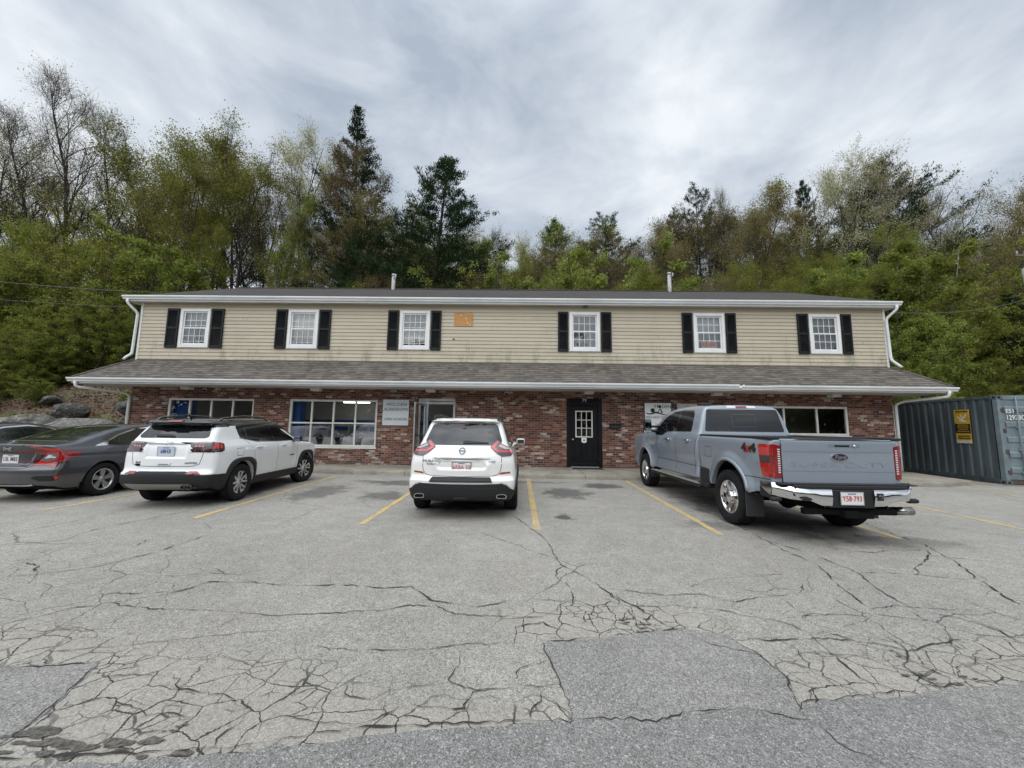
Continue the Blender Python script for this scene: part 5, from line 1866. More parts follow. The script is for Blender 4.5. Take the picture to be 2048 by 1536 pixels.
# --- white crossover in the middle bay, seen square from behind -----------------
def crossover():
    hw = mk([(.15, .76), (.26, .84), (.40, .905), (.55, .935), (.70, .942), (.88, .930), (1.02, .905), (1.10, .865), (1.16, .815), (1.35, .735), (1.55, .655), (1.62, .60), (1.75, .5)])
    top = mk([(-.1, 1.57), (.35, 1.60), (.55, 1.625), (1.1, 1.665), (1.8, 1.685), (2.3, 1.66), (2.75, 1.55), (3.3, 1.27), (3.62, 1.11), (4.2, 1.03), (4.7, .88), (4.95, .7)])
    bot = mk([(-.1, .36), (.2, .29), (.5, .24), (4.2, .22), (4.9, .30)])
    yr = mk([(.1, .22), (.30, .06), (.42, .015), (.56, 0), (.615, .0), (.64, .015), (.66, .075), (.70, .10), (.85, .10), (1.0, .125), (1.12, .19), (1.18, .25), (1.35, .38), (1.50, .50), (1.56, .52), (1.60, .42), (1.7, .42)])
    yf = mk([(.2, 4.75), (.5, 4.89), (.8, 4.85), (1.1, 4.5)])
    tp = mk([(-.1, .915), (.3, .945), (.8, .985), (1.3, 1.0), (3.6, 1.0), (4.3, .97), (4.9, .88)])
    base = shell(hw, top, bot, yr, yf, taper=tp, k=.055, rb=.17, crown=.045)

    def f(x, y, z):
        v = base(x, y, z)
        ax = np.abs(x)
        # pressed recess round the plate, its shelf above
        d = smooth01((.50 - ax - np.maximum(0, .93 - z) * .55 + .0) / .10) * smooth01((z - .775) / .06) * smooth01((.975 - z) / .018)
        v = v + .026 * d * (y < 1.0)
        # shoulder swelling over the rear wheel
        return v
    g = wells(f, (1.04, 3.865), .405, .93, .375)
    wp = paint('pearl_white', (.78, .77, .73), .25)

    def fm(c, n):
        m = np.zeros(len(c), int)
        m[(n[:, 2] < -.6) & (c[:, 2] < .5)] = 1
        for ya in (1.04, 3.865):
            r = np.hypot(c[:, 1] - ya, c[:, 2] - .375)
            m[(r < .43) & ((np.abs(c[:, 0]) < .86) | (r < .395))] = 1
        m[(m == 0) & (c[:, 2] < .41) & (c[:, 1] < .7)] = 2
        return m
    car = Car('white_crossover', 'pearl white crossover parked square between yellow lines in front of the laundromat door', 'car', (-.905, 6.36, 0), radians(.6), g, (-1.05, -.12, .1), (1.05, 5.0, 1.78), [wp, CAR['under'](), CAR['black']()], face_mat=fm)
    car.patch('rear_window', [(-.56, 1.185), (-.66, 1.24), (-.57, 1.53), (-.50, 1.55), (.50, 1.55), (.57, 1.53), (.66, 1.24), (.56, 1.185)], 'rear', CAR['glass'](), .007, r=.03, h=.025)
    sp = car.patch('spoiler', [(-.60, 1.585), (-.585, 1.635), (.585, 1.635), (.60, 1.585), (.3, 1.575), (-.3, 1.575)], 'rear', wp, .018, r=.02)
    car.patch('brake_light', [(-.12, 1.545), (.12, 1.545), (.115, 1.57), (-.115, 1.57)], 'rear', CAR['redb'](), .012)
    car.patch('rear_wiper', [(0.0, 1.205), (.0, 1.25), (.12, 1.247), (.42, 1.225), (.43, 1.212), (.12, 1.207)], 'rear', CAR['black'](), .02)
    # boomerang tail lamps
    for s in (-1, 1):
        out = [(.455, 1.155), (.575, 1.275), (.66, 1.205), (.745, 1.16), (.86, 1.14), (.88, 1.07), (.80, 1.015), (.665, 1.005), (.57, 1.055)]
        T = car.patch('tail_light', [(s * a, b) for a, b in out], 'rear', CAR['smoke'](), .012, r=.02)
        car.patch('light_bar', [(s * a, b) for a, b in [(.475, 1.150), (.575, 1.255), (.60, 1.235), (.535, 1.150), (.60, 1.105), (.86, 1.09), (.865, 1.065), (.60, 1.078), (.545, 1.095)]], 'rear', CAR['redb'](), .015, T, h=.03)
        car.patch('light_lens', [(s * a, b) for a, b in [(.60, 1.165), (.62, 1.20), (.74, 1.15), (.85, 1.13), (.85, 1.112), (.72, 1.12)]], 'rear', plain('lens_pinkish', (.40, .30, .30), .1, coat=1), .014, T, h=.03)
    sm = MB()
    seam = [(-.655, 1.02), (-.655, .86), (-.64, .78), (-.60, .72), (-.52, .695), (0, .682), (.52, .695), (.60, .72), (.64, .78), (.655, .86), (.655, 1.02)]
    car.strip('', seam, 'rear', .009, None, .0015, mb=sm)
    for s in (-1, 1):
        for path in ([(1.75, .42), (1.72, .9), (1.80, 1.10)], [(2.75, .40), (2.78, 1.10)], [(3.55, .42), (3.6, .95)]):
            car.strip('', path, 'right' if s > 0 else 'left', .009, None, .0015, mb=sm)
    sm.build('panel_gap', CAR['seam'](), car.root)
    gm = MB()
    car.strip('', [(-.46, .805), (-.31, .955), (-.26, .975), (.26, .975), (.31, .955), (.46, .805)], 'rear', .010, None, .003, mb=gm)
    gm.build('hatch_crease', plain('crease_grey', (.50, .50, .48), .4), car.root)
    car.patch('plate_garnish', [(-.335, .925), (-.29, .962), (.29, .962), (.335, .925)], 'rear', wp, .012, r=.012)
    licence_plate(car, .0, .835, '6RBA 50', INK_RED, frame=plain('frame_dark', (.03, .03, .032), .35))
    # round emblem with a crossbar
    e = MB()
    circ = [(.047 * cos(t), 1.09 + .047 * sin(t)) for t in np.linspace(0, 2 * pi, 25)[:-1]]
    car.strip('', circ, 'rear', .013, None, .014, closed=True, mb=e)
    car.strip('', [(-.06, 1.09), (.06, 1.09)], 'rear', .014, None, .016, mb=e)
    e.build('badge', plain('badge_steel', (.10, .10, .105), .35, metal=.3), car.root)
    car.text('MURANO', .062, (-.50, .925), 'rear', plain('badge_grey', (.2, .2, .2), .3, metal=.6), car.root, sx=1.1)
    car.text('PLATINUM', .034, (-.50, .878), 'rear', plain('badge_grey', (.2, .2, .2), .3, metal=.6), car.root)
    car.text('AWD', .045, (.50, .925), 'rear', plain('badge_grey', (.2, .2, .2), .3, metal=.6), car.root)
    # dark lower bumper, step pad, reflectors, tailpipes
    car.patch('step_pad', [(-.515, .605), (-.47, .672), (.47, .672), (.515, .605)], 'rear', CAR['black'](), .014, r=.012, h=.02)
    bp = [(-.90, .40), (-.86, .47), (-.80, .505), (-.74, .555), (-.66, .582), (-.3, .575), (.3, .575), (.66, .582), (.74, .555), (.80, .505), (.86, .47), (.90, .40), (.86, .33), (.76, .318), (.3, .305), (-.3, .305), (-.76, .318), (-.86, .33)]
    B = car.patch('lower_bumper', bp, 'rear', CAR['black'](), .012)
    car.strip('bumper_crease', [(-.62, .515), (0, .505), (.62, .515)], 'rear', .012, CAR['gloss'](), .0145, B)
    car.strip('chrome_strip', [(-.80, .515), (-.73, .573), (-.64, .592)], 'rear', .012, CAR['chrome'](), .014, B)
    car.strip('chrome_strip', [(.80, .515), (.73, .573), (.64, .592)], 'rear', .012, CAR['chrome'](), .014, B)
    car.patch('tow_cover', [(-.11, .345), (-.10, .372), (.10, .372), (.11, .345)], 'rear', CAR['gloss'](), .0145, B, r=.01)
    for s in (-1, 1):
        car.patch('reflector', [(s * a, b) for a, b in [(.62, .720), (.645, .752), (.80, .762), (.80, .735)]], 'rear', plain('reflector_red', (.33, .035, .015), .2, coat=1), .005)
        yy = car.hit((s * .66, -3, .385), (0, 1, 0))[1] - .045
        ring = round_poly([(s * .585, .35), (s * .585, .41), (s * .72, .42), (s * .755, .385), (s * .74, .348)], .025, 4)
        m = MB()
        inn = [((a - s * .66) * .86 + s * .66, (b - .385) * .78 + .385) for a, b in ring]
        n = len(ring)
        V = [(a, yy - .012, b) for a, b in ring] + [(a, yy - .012, b) for a, b in inn] + [(a, yy + .03, b) for a, b in ring] + [(a, yy + .03, b) for a, b in inn]
        F = []
        for i in range(n):
            j = (i + 1) % n
            F += [(i, j, n + j, n + i), (i, 2 * n + i, 2 * n + j, j), (n + i, n + j, 3 * n + j, 3 * n + i)]
        m.add(V, F)
        o = m.build('tailpipe', CAR['silver'](), car.root)
        MB().add([(a, yy - .002, b) for a, b in inn], [tuple(range(n))]).build('pipe_mouth', CAR['under'](), o)
    for s in (-1, 1):
        for ya in (1.04, 3.865):
            arch(car, ya, .375, .405, .065, s, CAR['black'](), z0=.30)
        side = 'right' if s > 0 else 'left'
        car.patch('side_window', [(.78, 1.175), (.62, 1.26), (.72, 1.36), (1.2, 1.555), (1.9, 1.585), (2.5, 1.52), (3.15, 1.21), (3.2, 1.12), (2.2, 1.13), (1.2, 1.14)], side, CAR['glass'](), .004, r=.04)
        car.patch('sill_cladding', [(1.45, .27), (1.45, .40), (3.46, .40), (3.46, .27)], side, CAR['black'](), .01)
        car.strip('door_handle', [(1.60, 1.0), (1.80, 1.0)], side, .03, wp, .03)
    mirror(car, .93, 3.02, 1.16, wp, 1)
    mirror(car, -.93, 3.02, 1.16, wp, -1)
    for s in (-1, 1):
        z = lambda y: float(top(y)) + .0
        rail(car, [(s * .575, .62, z(.62) - .03), (s * .585, .75, z(.75) + .035), (s * .60, 1.4, z(1.4) + .045), (s * .60, 2.1, z(2.1) + .03), (s * .585, 2.3, z(2.3) - .03)], CAR['black'](), .022)
    MB().add([(-.03, .98, 1.655), (.03, .98, 1.655), (.02, 1.14, 1.66), (-.02, 1.14, 1.66), (-.006, 1.0, 1.735), (.006, 1.0, 1.735), (.004, 1.05, 1.73), (-.004, 1.05, 1.73)],
             [(0, 1, 5, 4), (1, 2, 6, 5), (2, 3, 7, 6), (3, 0, 4, 7), (4, 5, 6, 7)]).build('antenna', CAR['black'](), car.root)
    for s in (-1, 1):
        for ya in (1.04, 3.865):
            wheel(car.root, (s * .815, ya, .372), .372, .235, .245, s, 'cross')
    un = MB().bbox(-.55, .55, .35, .75, .24, .36, .04)
    un.tube([(-.8, 1.04, .37), (.8, 1.04, .37)], .05, 8)
    un.tube([(-.66, .1, .37), (-.6, .35, .34), (-.3, .6, .32)], .04, 8).tube([(.66, .1, .37), (.6, .35, .34), (.3, .6, .32)], .04, 8)
    un.build('axle', CAR['under'](), car.root)
    return car


# --- white compact SUV with a black roof, seen from its rear right corner -------
def compact():
    hw = mk([(.15, .74), (.28, .82), (.42, .87), (.60, .895), (.80, .905), (.95, .900), (1.06, .875), (1.13, .835), (1.20, .795), (1.48, .695), (1.56, .65), (1.64, .56), (1.7, .5)])
    top = mk([(-.1, 1.50), (.25, 1.525), (.45, 1.555), (.9, 1.60), (1.5, 1.625), (2.05, 1.605), (2.45, 1.52), (2.95, 1.27), (3.22, 1.12), (3.75, 1.06), (4.15, .98), (4.3, .86), (4.45, .7)])
    bot = mk([(-.1, .40), (.15, .33), (.5, .25), (3.6, .24), (4.3, .32)])
    yr = mk([(.1, .30), (.30, .14), (.38, .05), (.47, .01), (.56, 0), (.61, .005), (.64, .05), (.70, .07), (.90, .08), (1.10, .11), (1.19, .15), (1.26, .20), (1.38, .30), (1.46, .36), (1.51, .20), (1.6, .22)])
    yf = mk([(.25, 4.22), (.5, 4.38), (.8, 4.38), (1.0, 4.28), (1.1, 4.1)])
    tp = mk([(-.1, .90), (.25, .94), (.6, .985), (1.0, 1.0), (3.2, 1.0), (3.9, .975), (4.4, .88)])
    base = shell(hw, top, bot, yr, yf, taper=tp, k=.05, rb=.15, crown=.04, fb=.30)

    def f(x, y, z):
        v = base(x, y, z)
        ax = np.abs(x)
        d = smooth01((.38 - ax) / .05) * smooth01((z - .86) / .04) * smooth01((1.125 - z) / .02)
        v = v + .018 * d * (y < 1.0)
        # crease along the flank: slight waist between the wheels
        w = smooth01((y - 1.3) / .3) * smooth01((3.1 - y) / .3) * np.exp(-((z - .62) / .16) ** 2)
        return v + .022 * w * (ax > .6)
    ys = (.925, 3.56)
    g = wells(f, ys, .40, .90, .375)
    wp = paint('bright_white', (.80, .805, .80), .25)
    rb = plain('roof_black', (.010, .010, .011), .16, coat=1)

    def fm(c, n):
        m = np.zeros(len(c), int)
        x, y, z = c.T
        line = np.interp(y, [0, .4, .9, 1.5, 2.05, 2.6, 3.2], [1.385, 1.42, 1.46, 1.475, 1.455, 1.365, 1.05])
        m[(z > line) & (y < 3.0)] = 2
        m[(n[:, 2] < -.6) & (z < .5)] = 1
        for ya in ys:
            r = np.hypot(y - ya, z - .375)
            m[(r < .43) & ((np.abs(x) < .82) | (r < .39))] = 1
        m[(m == 0) & (z < .575) & (y < .58)] = 3
        return m
    car = Car('white_compact_suv', 'white compact utility car with a glossy black roof beside the dark grey sedan', 'car', (-6.225, 6.80, 0), radians(3.4), g, (-1.0, -.1, .1), (1.0, 4.5, 1.72), [wp, CAR['under'](), rb, CAR['black']()], face_mat=fm)
    car.rear_z = 1.20
    car.root.scale = (.945, 1, 1)
    car.patch('rear_window', [(-.60, 1.225), (-.645, 1.26), (-.565, 1.44), (-.50, 1.465), (.50, 1.465), (.565, 1.44), (.645, 1.26), (.60, 1.225)], 'rear', CAR['glass'](), .008, r=.03, h=.025)
    car.patch('spoiler', [(-.60, 1.455), (-.60, 1.53), (.60, 1.53), (.60, 1.455), (.4, 1.445), (-.4, 1.445)], 'rear', rb, .02, r=.03)
    car.patch('brake_light', [(-.13, 1.512), (.13, 1.512), (.125, 1.53), (-.125, 1.53)], 'rear', CAR['red'](), .026)
    car.patch('rear_wiper', [(-.28, 1.245), (-.27, 1.28), (.0, 1.275), (.06, 1.258), (.06, 1.24)], 'rear', CAR['black'](), .03)
    for s in (-1, 1):
        o = [(.40, 1.125), (.44, 1.155), (.62, 1.165), (.80, 1.155), (.90, 1.12), (.90, .985), (.70, .975), (.52, 1.01), (.43, 1.07)]
        T = car.patch('tail_light', [(s * a, b) for a, b in o], 'rear', CAR['smoke'](), .010, r=.015)
        view = 'right' if s > 0 else 'left'
        T2 = car.patch('light_wrap', [(.10, .98), (.12, 1.155), (.36, 1.145), (.42, 1.12), (.385, 1.0), (.30, .978)], view, CAR['smoke'](), .009, T, r=.015)
        for i in range(3):
            a = .485 + .055 * i
            car.patch('lamp_cell', [(s * a, 1.075), (s * (a + .008), 1.130), (s * (a + .045), 1.132), (s * (a + .037), 1.072)], 'rear', CAR['red'](), .013, T)
            car.patch('lamp_inset', [(s * (a + .004), 1.075), (s * (a + .007), 1.092), (s * (a + .042), 1.092), (s * (a + .038), 1.072)], 'rear', plain('lens_pinkish', (.40, .30, .30), .1, coat=1), .0145, T)  # pale lens-coloured strip at the foot of each cell, not emissive
        car.patch('clear_lens', [(s * .44, 1.148), (s * .62, 1.158), (s * .80, 1.150), (s * .80, 1.138), (s * .45, 1.136)], 'rear', plain('lens_grey', (.30, .29, .29), .08, coat=1), .0135, T)
        car.patch('red_cell', [(.20, 1.042), (.24, 1.130), (.30, 1.130), (.27, 1.038)], view, CAR['redb'](), .0125, T)
        car.patch('red_cell', [(.30, 1.038), (.33, 1.130), (.37, 1.120), (.345, 1.045)], view, CAR['redb'](), .0125, T)
    sm = MB()
    car.strip('', [(-.655, 1.05), (-.63, .88), (-.60, .77), (-.50, .735), (0, .73), (.50, .735), (.60, .77), (.63, .88), (.655, 1.05)], 'rear', .009, None, .0015, mb=sm)
    car.strip('', [(-.40, 1.125), (.40, 1.125)], 'rear', .012, None, .0015, mb=sm)
    for s in (-1, 1):
        v = 'right' if s > 0 else 'left'
        for path in ([(1.28, .80), (1.24, .95), (1.14, 1.09), (1.02, 1.19)], [(1.28, .80), (1.36, .70), (1.39, .46)], [(2.16, .44), (2.15, .8), (2.12, 1.10)], [(3.02, .46), (3.0, .9), (3.08, 1.06)],
                     [(.72, .88), (.90, .88), (.92, 1.02), (.72, 1.02), (.72, .88)]):
            car.strip('', path, v, .008, None, .0015, mb=sm)
    sm.build('panel_gap', CAR['seam'](), car.root)
    licence_plate(car, .0, .995, '68HX', INK_BLUE, bg=plain('plate_bluewhite', (.50, .56, .64), .5), frame=plain('frame_silver', (.5, .5, .5), .3, metal=.7))
    car.text('Jeep', .085, (.03, 1.155), 'rear', CAR['silver'](), car.root, bold=.001)
    car.text('LIMITED', .042, (.47, .79), 'rear', plain('badge_grey', (.2, .2, .2), .3, metal=.6), car.root, sx=1.35)
    car.text('4x4', .055, (-.49, .80), 'rear', plain('badge_grey', (.2, .2, .2), .3, metal=.6), car.root, sx=1.3)
    car.text('COMPASS', .04, (2.78, .76), 'right', plain('badge_dark', (.02, .02, .02), .3), car.root, sx=1.2)
    car.patch('sticker', [(-.545, .74), (-.545, .775), (-.44, .775), (-.44, .74)], 'rear', CAR['seam'](), .002)
    car.patch('hatch_handle', [(-.13, .775), (-.11, .755), (.11, .755), (.13, .775), (.12, .80), (-.12, .80)], 'rear', wp, .012, r=.01)
    car.patch('handle_gap', [(-.09, .765), (-.09, .775), (.09, .775), (.09, .765)], 'rear', CAR['seam'](), .0145)
    # black lower bumper with skid plate, reflectors and twin pipes
    B = car.patch('lower_bumper', [(-.88, .36), (-.88, .585), (-.60, .59), (-.4, .645), (.4, .645), (.60, .59), (.88, .585), (.88, .36), (.6, .35), (-.6, .35)], 'rear', CAR['black'](), .010)
    for s in (-1, 1):
        view = 'right' if s > 0 else 'left'
        car.patch('bumper_corner', [(.06, .36), (.06, .585), (.50, .575), (.55, .50), (.52, .36)], view, CAR['black'](), .009, B)
        car.patch('reflector', [(s * a, b) for a, b in [(.44, .60), (.47, .645), (.60, .645), (.68, .60)]], 'rear', CAR['red'](), .014, r=.008)
    car.patch('skid_plate', [(-.56, .33), (-.68, .435), (.50, .435), (.60, .37), (.40, .335)], 'rear', plain('skid_grey', (.25, .245, .23), .4, metal=.3), .016, r=.01)
    for a in (.43, .54):
        m = MB().lathe([(.0, .045), (-.03, .045), (-.03, .036), (.02, .036)], (a, car.hit((a, -3, .40), (0, 1, 0))[1] - .01, .375), 'y', 18, closed=True)
        m.build('tailpipe', plain('pipe_dark', (.06, .06, .06), .25, metal=1), car.root)
    for s in (-1, 1):
        v = 'right' if s > 0 else 'left'
        for ya in ys:
            arch(car, ya, .375, .40, .065, s, CAR['black'](), z0=.30, sq=1.2)
        W = car.patch('side_window', [(1.00, 1.215), (.90, 1.24), (.84, 1.44), (.90, 1.465), (1.35, 1.49), (2.0, 1.475), (2.4, 1.40), (2.88, 1.17), (2.90, 1.12), (2.2, 1.125), (1.4, 1.145)], v, CAR['glass'](), .004, r=.03)
        for a, b2 in (((1.12, 1.19), (1.08, 1.48)), ((2.06, 1.12), (1.98, 1.475))):
            car.strip('window_pillar', [a, b2], v, .05, CAR['gloss'](), .007, W)
        car.strip('window_trim', [(2.92, 1.115), (2.2, 1.112), (1.4, 1.132), (1.0, 1.20), (.885, 1.225)], v, .014, CAR['gloss'](), .006, W)
        car.patch('sill_cladding', [(1.30, .27), (1.32, .43), (3.10, .435), (3.16, .27)], v, CAR['black'](), .01)
        for y in (1.42, 2.38):
            m = MB()
            xx = abs(car.hit((4 * s, y, 1.02), (-s, 0, 0))[0]) * s
            m.bbox(min(xx, xx + s * .035), max(xx, xx + s * .035), y - .10, y + .10, 1.0, 1.035, .012)
            m.build('door_handle', wp, car.root)
    mirror(car, .90, 2.76, 1.15, CAR['black'](), 1)
    mirror(car, -.90, 2.76, 1.15, CAR['black'](), -1)
    for s in (-1, 1):
        z = lambda y: float(top(y))
        rail(car, [(s * .60, .5, z(.5) - .03), (s * .61, .62, z(.62) + .02), (s * .625, 1.2, z(1.2) + .035), (s * .625, 1.9, z(1.9) + .025), (s * .60, 2.2, z(2.2) - .03)], CAR['gloss'](), .022)
    MB().tube([(0, .62, 1.56), (0, .50, 1.70)], [.016, .006], 8).build('antenna', CAR['black'](), car.root)
    for s in (-1, 1):
        for ya, st in zip(ys, (0, radians(-17))):
            wheel(car.root, (s * .775, ya, .352), .352, .225, .235, s, 'compact', steer=st)
    un = MB().bbox(-.5, .5, .3, .7, .26, .38, .04)
    un.tube([(-.8, .925, .35), (.8, .925, .35)], .05, 8)
    un.build('axle', CAR['under'](), car.root)
    return car


# --- grey fastback sedan --------------------------------------------------------
def sedan(loc, rz, label, colr, detail=True, pname='sedan_grey'):
    hw = mk([(.12, .74), (.22, .80), (.36, .865), (.55, .895), (.72, .898), (.84, .885), (.92, .845), (.98, .80), (1.20, .675), (1.34, .59), (1.42, .48)])
    top = mk([(-.1, 1.02), (.05, 1.035), (.18, 1.045), (.5, 1.085), (.9, 1.20), (1.3, 1.315), (1.7, 1.385), (2.1, 1.412), (2.5, 1.39), (2.9, 1.29), (3.4, 1.07), (3.65, .97), (4.2, .86), (4.5, .72), (4.7, .55)])
    bot = mk([(-.1, .34), (.2, .25), (.5, .19), (4.0, .17), (4.6, .24)])
    yr = mk([(.1, .26), (.22, .12), (.34, .03), (.50, 0), (.58, .01), (.64, .055), (.70, .075), (.86, .085), (.96, .045), (1.03, .02), (1.12, .06), (1.4, .1)])
    yf = mk([(.2, 4.5), (.45, 4.62), (.7, 4.55), (.9, 4.3)])
    tp = mk([(-.1, .89), (.25, .93), (.7, .98), (1.1, 1.0), (3.5, 1.0), (4.1, .97), (4.6, .86)])
    base = shell(hw, top, bot, yr, yf, taper=tp, k=.045, rb=.22, crown=.055, fb=.40)

    def f(x, y, z):
        v = base(x, y, z)
        ax = np.abs(x)
        d = smooth01((.43 - ax + (z - .75) * .3) / .05) * smooth01((z - .63) / .04) * smooth01((.90 - z) / .02)
        v = v + .035 * d * (y < 1.0)
        w = smooth01((y - 1.5) / .4) * smooth01((3.4 - y) / .4) * np.exp(-((z - .60) / .16) ** 2)
        return v + .025 * w * (ax > .6)
    ys = (.985, 3.685)
    g = wells(f, ys, .355, .895, .325)
    wp = paint(pname, colr, .3, .35)

    def fm(c, n):
        m = np.zeros(len(c), int)
        m[(n[:, 2] < -.6) & (c[:, 2] < .45)] = 1
        for ya in ys:
            r = np.hypot(c[:, 1] - ya, c[:, 2] - .325)
            m[(r < .385) & ((np.abs(c[:, 0]) < .82) | (r < .345))] = 1
        return m
    car = Car('grey_sedan' if detail else 'dark_sedan', label, 'car', loc, rz, g, (-1.0, -.1, .08), (1.0, 4.75, 1.5), [wp, CAR['under']()], face_mat=fm)
    # raked rear glass, drawn from above
    gl = plain('car_green_glass', (0.012, 0.017, 0.014), 0.03, spec=.6)
    car.patch('rear_window', [(-.60, .56), (-.49, 1.52), (-.30, 1.60), (.30, 1.60), (.49, 1.52), (.60, .56), (.3, .50), (-.3, .50)], 'top', gl, .004, r=.04)
    for s in (-1, 1):
        v = 'right' if s > 0 else 'left'
        W = car.patch('side_window', [(.97, 1.005), (1.35, 1.165), (1.75, 1.285), (2.2, 1.325), (2.6, 1.28), (3.05, 1.10), (3.18, .995), (2.2, .985), (1.3, .98)], v, gl, .004, r=.03)
        car.strip('chrome_moulding', [(.84, .985), (1.0, 1.03), (1.35, 1.185), (1.75, 1.302), (2.2, 1.342), (2.6, 1.297), (3.08, 1.10)], v, .022, CAR['chrome'](), .007, W)
        car.patch('quarter_trim', [(.80, .968), (.90, 1.01), (1.10, 1.05), (1.05, .985)], v, CAR['chrome'](), .006, W)
        for a, b2 in (((1.30, .98), (1.33, 1.16)), ((2.12, .985), (2.05, 1.32))):
            car.strip('window_pillar', [a, b2], v, .045, CAR['gloss'](), .007, W)
        sm = MB()
        for path in ([(1.34, .96), (1.40, .72), (1.46, .42)], [(2.20, .97), (2.24, .6), (2.22, .36)], [(3.2, .95), (3.26, .7), (3.2, .36)]):
            car.strip('', path, v, .008, None, .0015, mb=sm)
        if s > 0:
            car.strip('', [(-.62, 1.0), (-.60, .90), (-.55, .80), (-.45, .64), (-.3, .60), (.3, .60), (.45, .64), (.55, .80), (.60, .90), (.62, 1.0)], 'rear', .008, None, .0015, mb=sm)
        sm.build('panel_gap', CAR['seam'](), car.root)
        for y in (1.62, 2.60):
            xx = abs(car.hit((4 * s, y, .86), (-s, 0, 0))[0]) * s
            MB().bbox(min(xx, xx + s * .032), max(xx, xx + s * .032), y - .10, y + .10, .845, .878, .012).build('door_handle', wp, car.root)
        # C-shaped lamps running on to the flank
        o = [(.43, .985), (.44, .998), (.62, .965), (.80, .935), (.88, .90), (.88, .80), (.70, .70), (.50, .665), (.47, .675), (.62, .76), (.72, .90), (.62, .935)]
        T = car.patch('tail_light', [(s * a, b) for a, b in [(.40, .985), (.43, 1.0), (.62, .975), (.90, .93), (.90, .75), (.66, .675), (.47, .66), (.60, .83), (.64, .925)]], 'rear', CAR['redb'](), .010, h=.04)
        car.patch('light_wrap', [(.06, .72), (.06, .93), (.30, .915), (.50, .885), (.56, .865), (.46, .815), (.26, .745)], v, CAR['red'](), .0105, T)
        car.patch('clear_lens', [(s * a, b) for a, b in [(.545, .735), (.635, .865), (.70, .87), (.78, .835), (.74, .745), (.64, .72)]], 'rear', plain('lens_smoke', (.14, .13, .13), .08, coat=1), .0135, T, r=.01)
        car.patch('lamp_inset', [(s * a, b) for a, b in [(.60, .775), (.645, .845), (.70, .835), (.68, .815), (.74, .81), (.735, .785), (.68, .79)]], 'rear', CAR['clear'](), .0155, T)  # pale clear-lens inset in the lamp, not emissive
        car.patch('bumper_vent', [(s * a, b) for a, b in [(.50, .44), (.56, .475), (.84, .48), (.86, .43), (.78, .385), (.62, .385)]], 'rear', CAR['black'](), .006, r=.015)
        car.patch('reflector', [(s * a, b) for a, b in [(.795, .405), (.795, .475), (.835, .475), (.84, .41)]], 'rear', CAR['redb'](), .010)
    car.patch('plate_recess', [(-.40, .655), (-.46, .74), (-.36, .875), (.36, .875), (.46, .74), (.40, .655)], 'rear', plain('recess_grey', (.05, .05, .052), .35, coat=.6), .003, r=.02)
    car.strip('bumper_chrome', [(-.52, .325), (-.45, .315), (.45, .315), (.52, .325)], 'rear', .024, CAR['chrome'](), .012)
    car.strip('trunk_edge', [(-.60, 1.0), (0, 1.02), (.60, 1.0)], 'rear', .016, CAR['gloss'](), .006)
    licence_plate(car, 0.0, .765, '13L M82', plain('plate_dark_ink', (.10, .03, .03), .5))
    y = car.hit((0, -3, .945), (0, 1, 0))[1]
    e = MB()
    e.prism([(-.055, .905), (.055, .905), (.068, .99), (-.068, .99)], 'y', y - .012, y - .004)
    e.build('badge', CAR['gloss'](), car.root)
    hm = MB()
    for s in (-1, 1):
        hm.prism([(s * .030, .92), (s * .042, .92), (s * .055, .98), (s * .037, .98)], 'y', y - .017, y - .012)
        hm.prism([(s * .056, .905), (s * .066, .905), (s * .08, .993), (s * .068, .993)], 'y', y - .016, y - .004)
    hm.box(-.036, .036, y - .017, y - .012, .94, .956)
    hm.build('badge_letter', CAR['chrome'](), car.root)
    car.root.scale = (1, 1, 1.035)
    mirror(car, .88, 2.92, 1.0, wp, 1, .18, .12)
    mirror(car, -.88, 2.92, 1.0, wp, -1, .18, .12)
    for s in (-1, 1):
        for ya in ys:
            wheel(car.root, (s * .775, ya, .32), .32, .215, .21, s, 'sedan')
    un = MB().bbox(-.45, .45, .3, .75, .20, .30, .04)
    un.tube([(-.75, .985, .32), (.75, .985, .32)], .05, 8)
    un.build('axle', CAR['under'](), car.root)
    return car


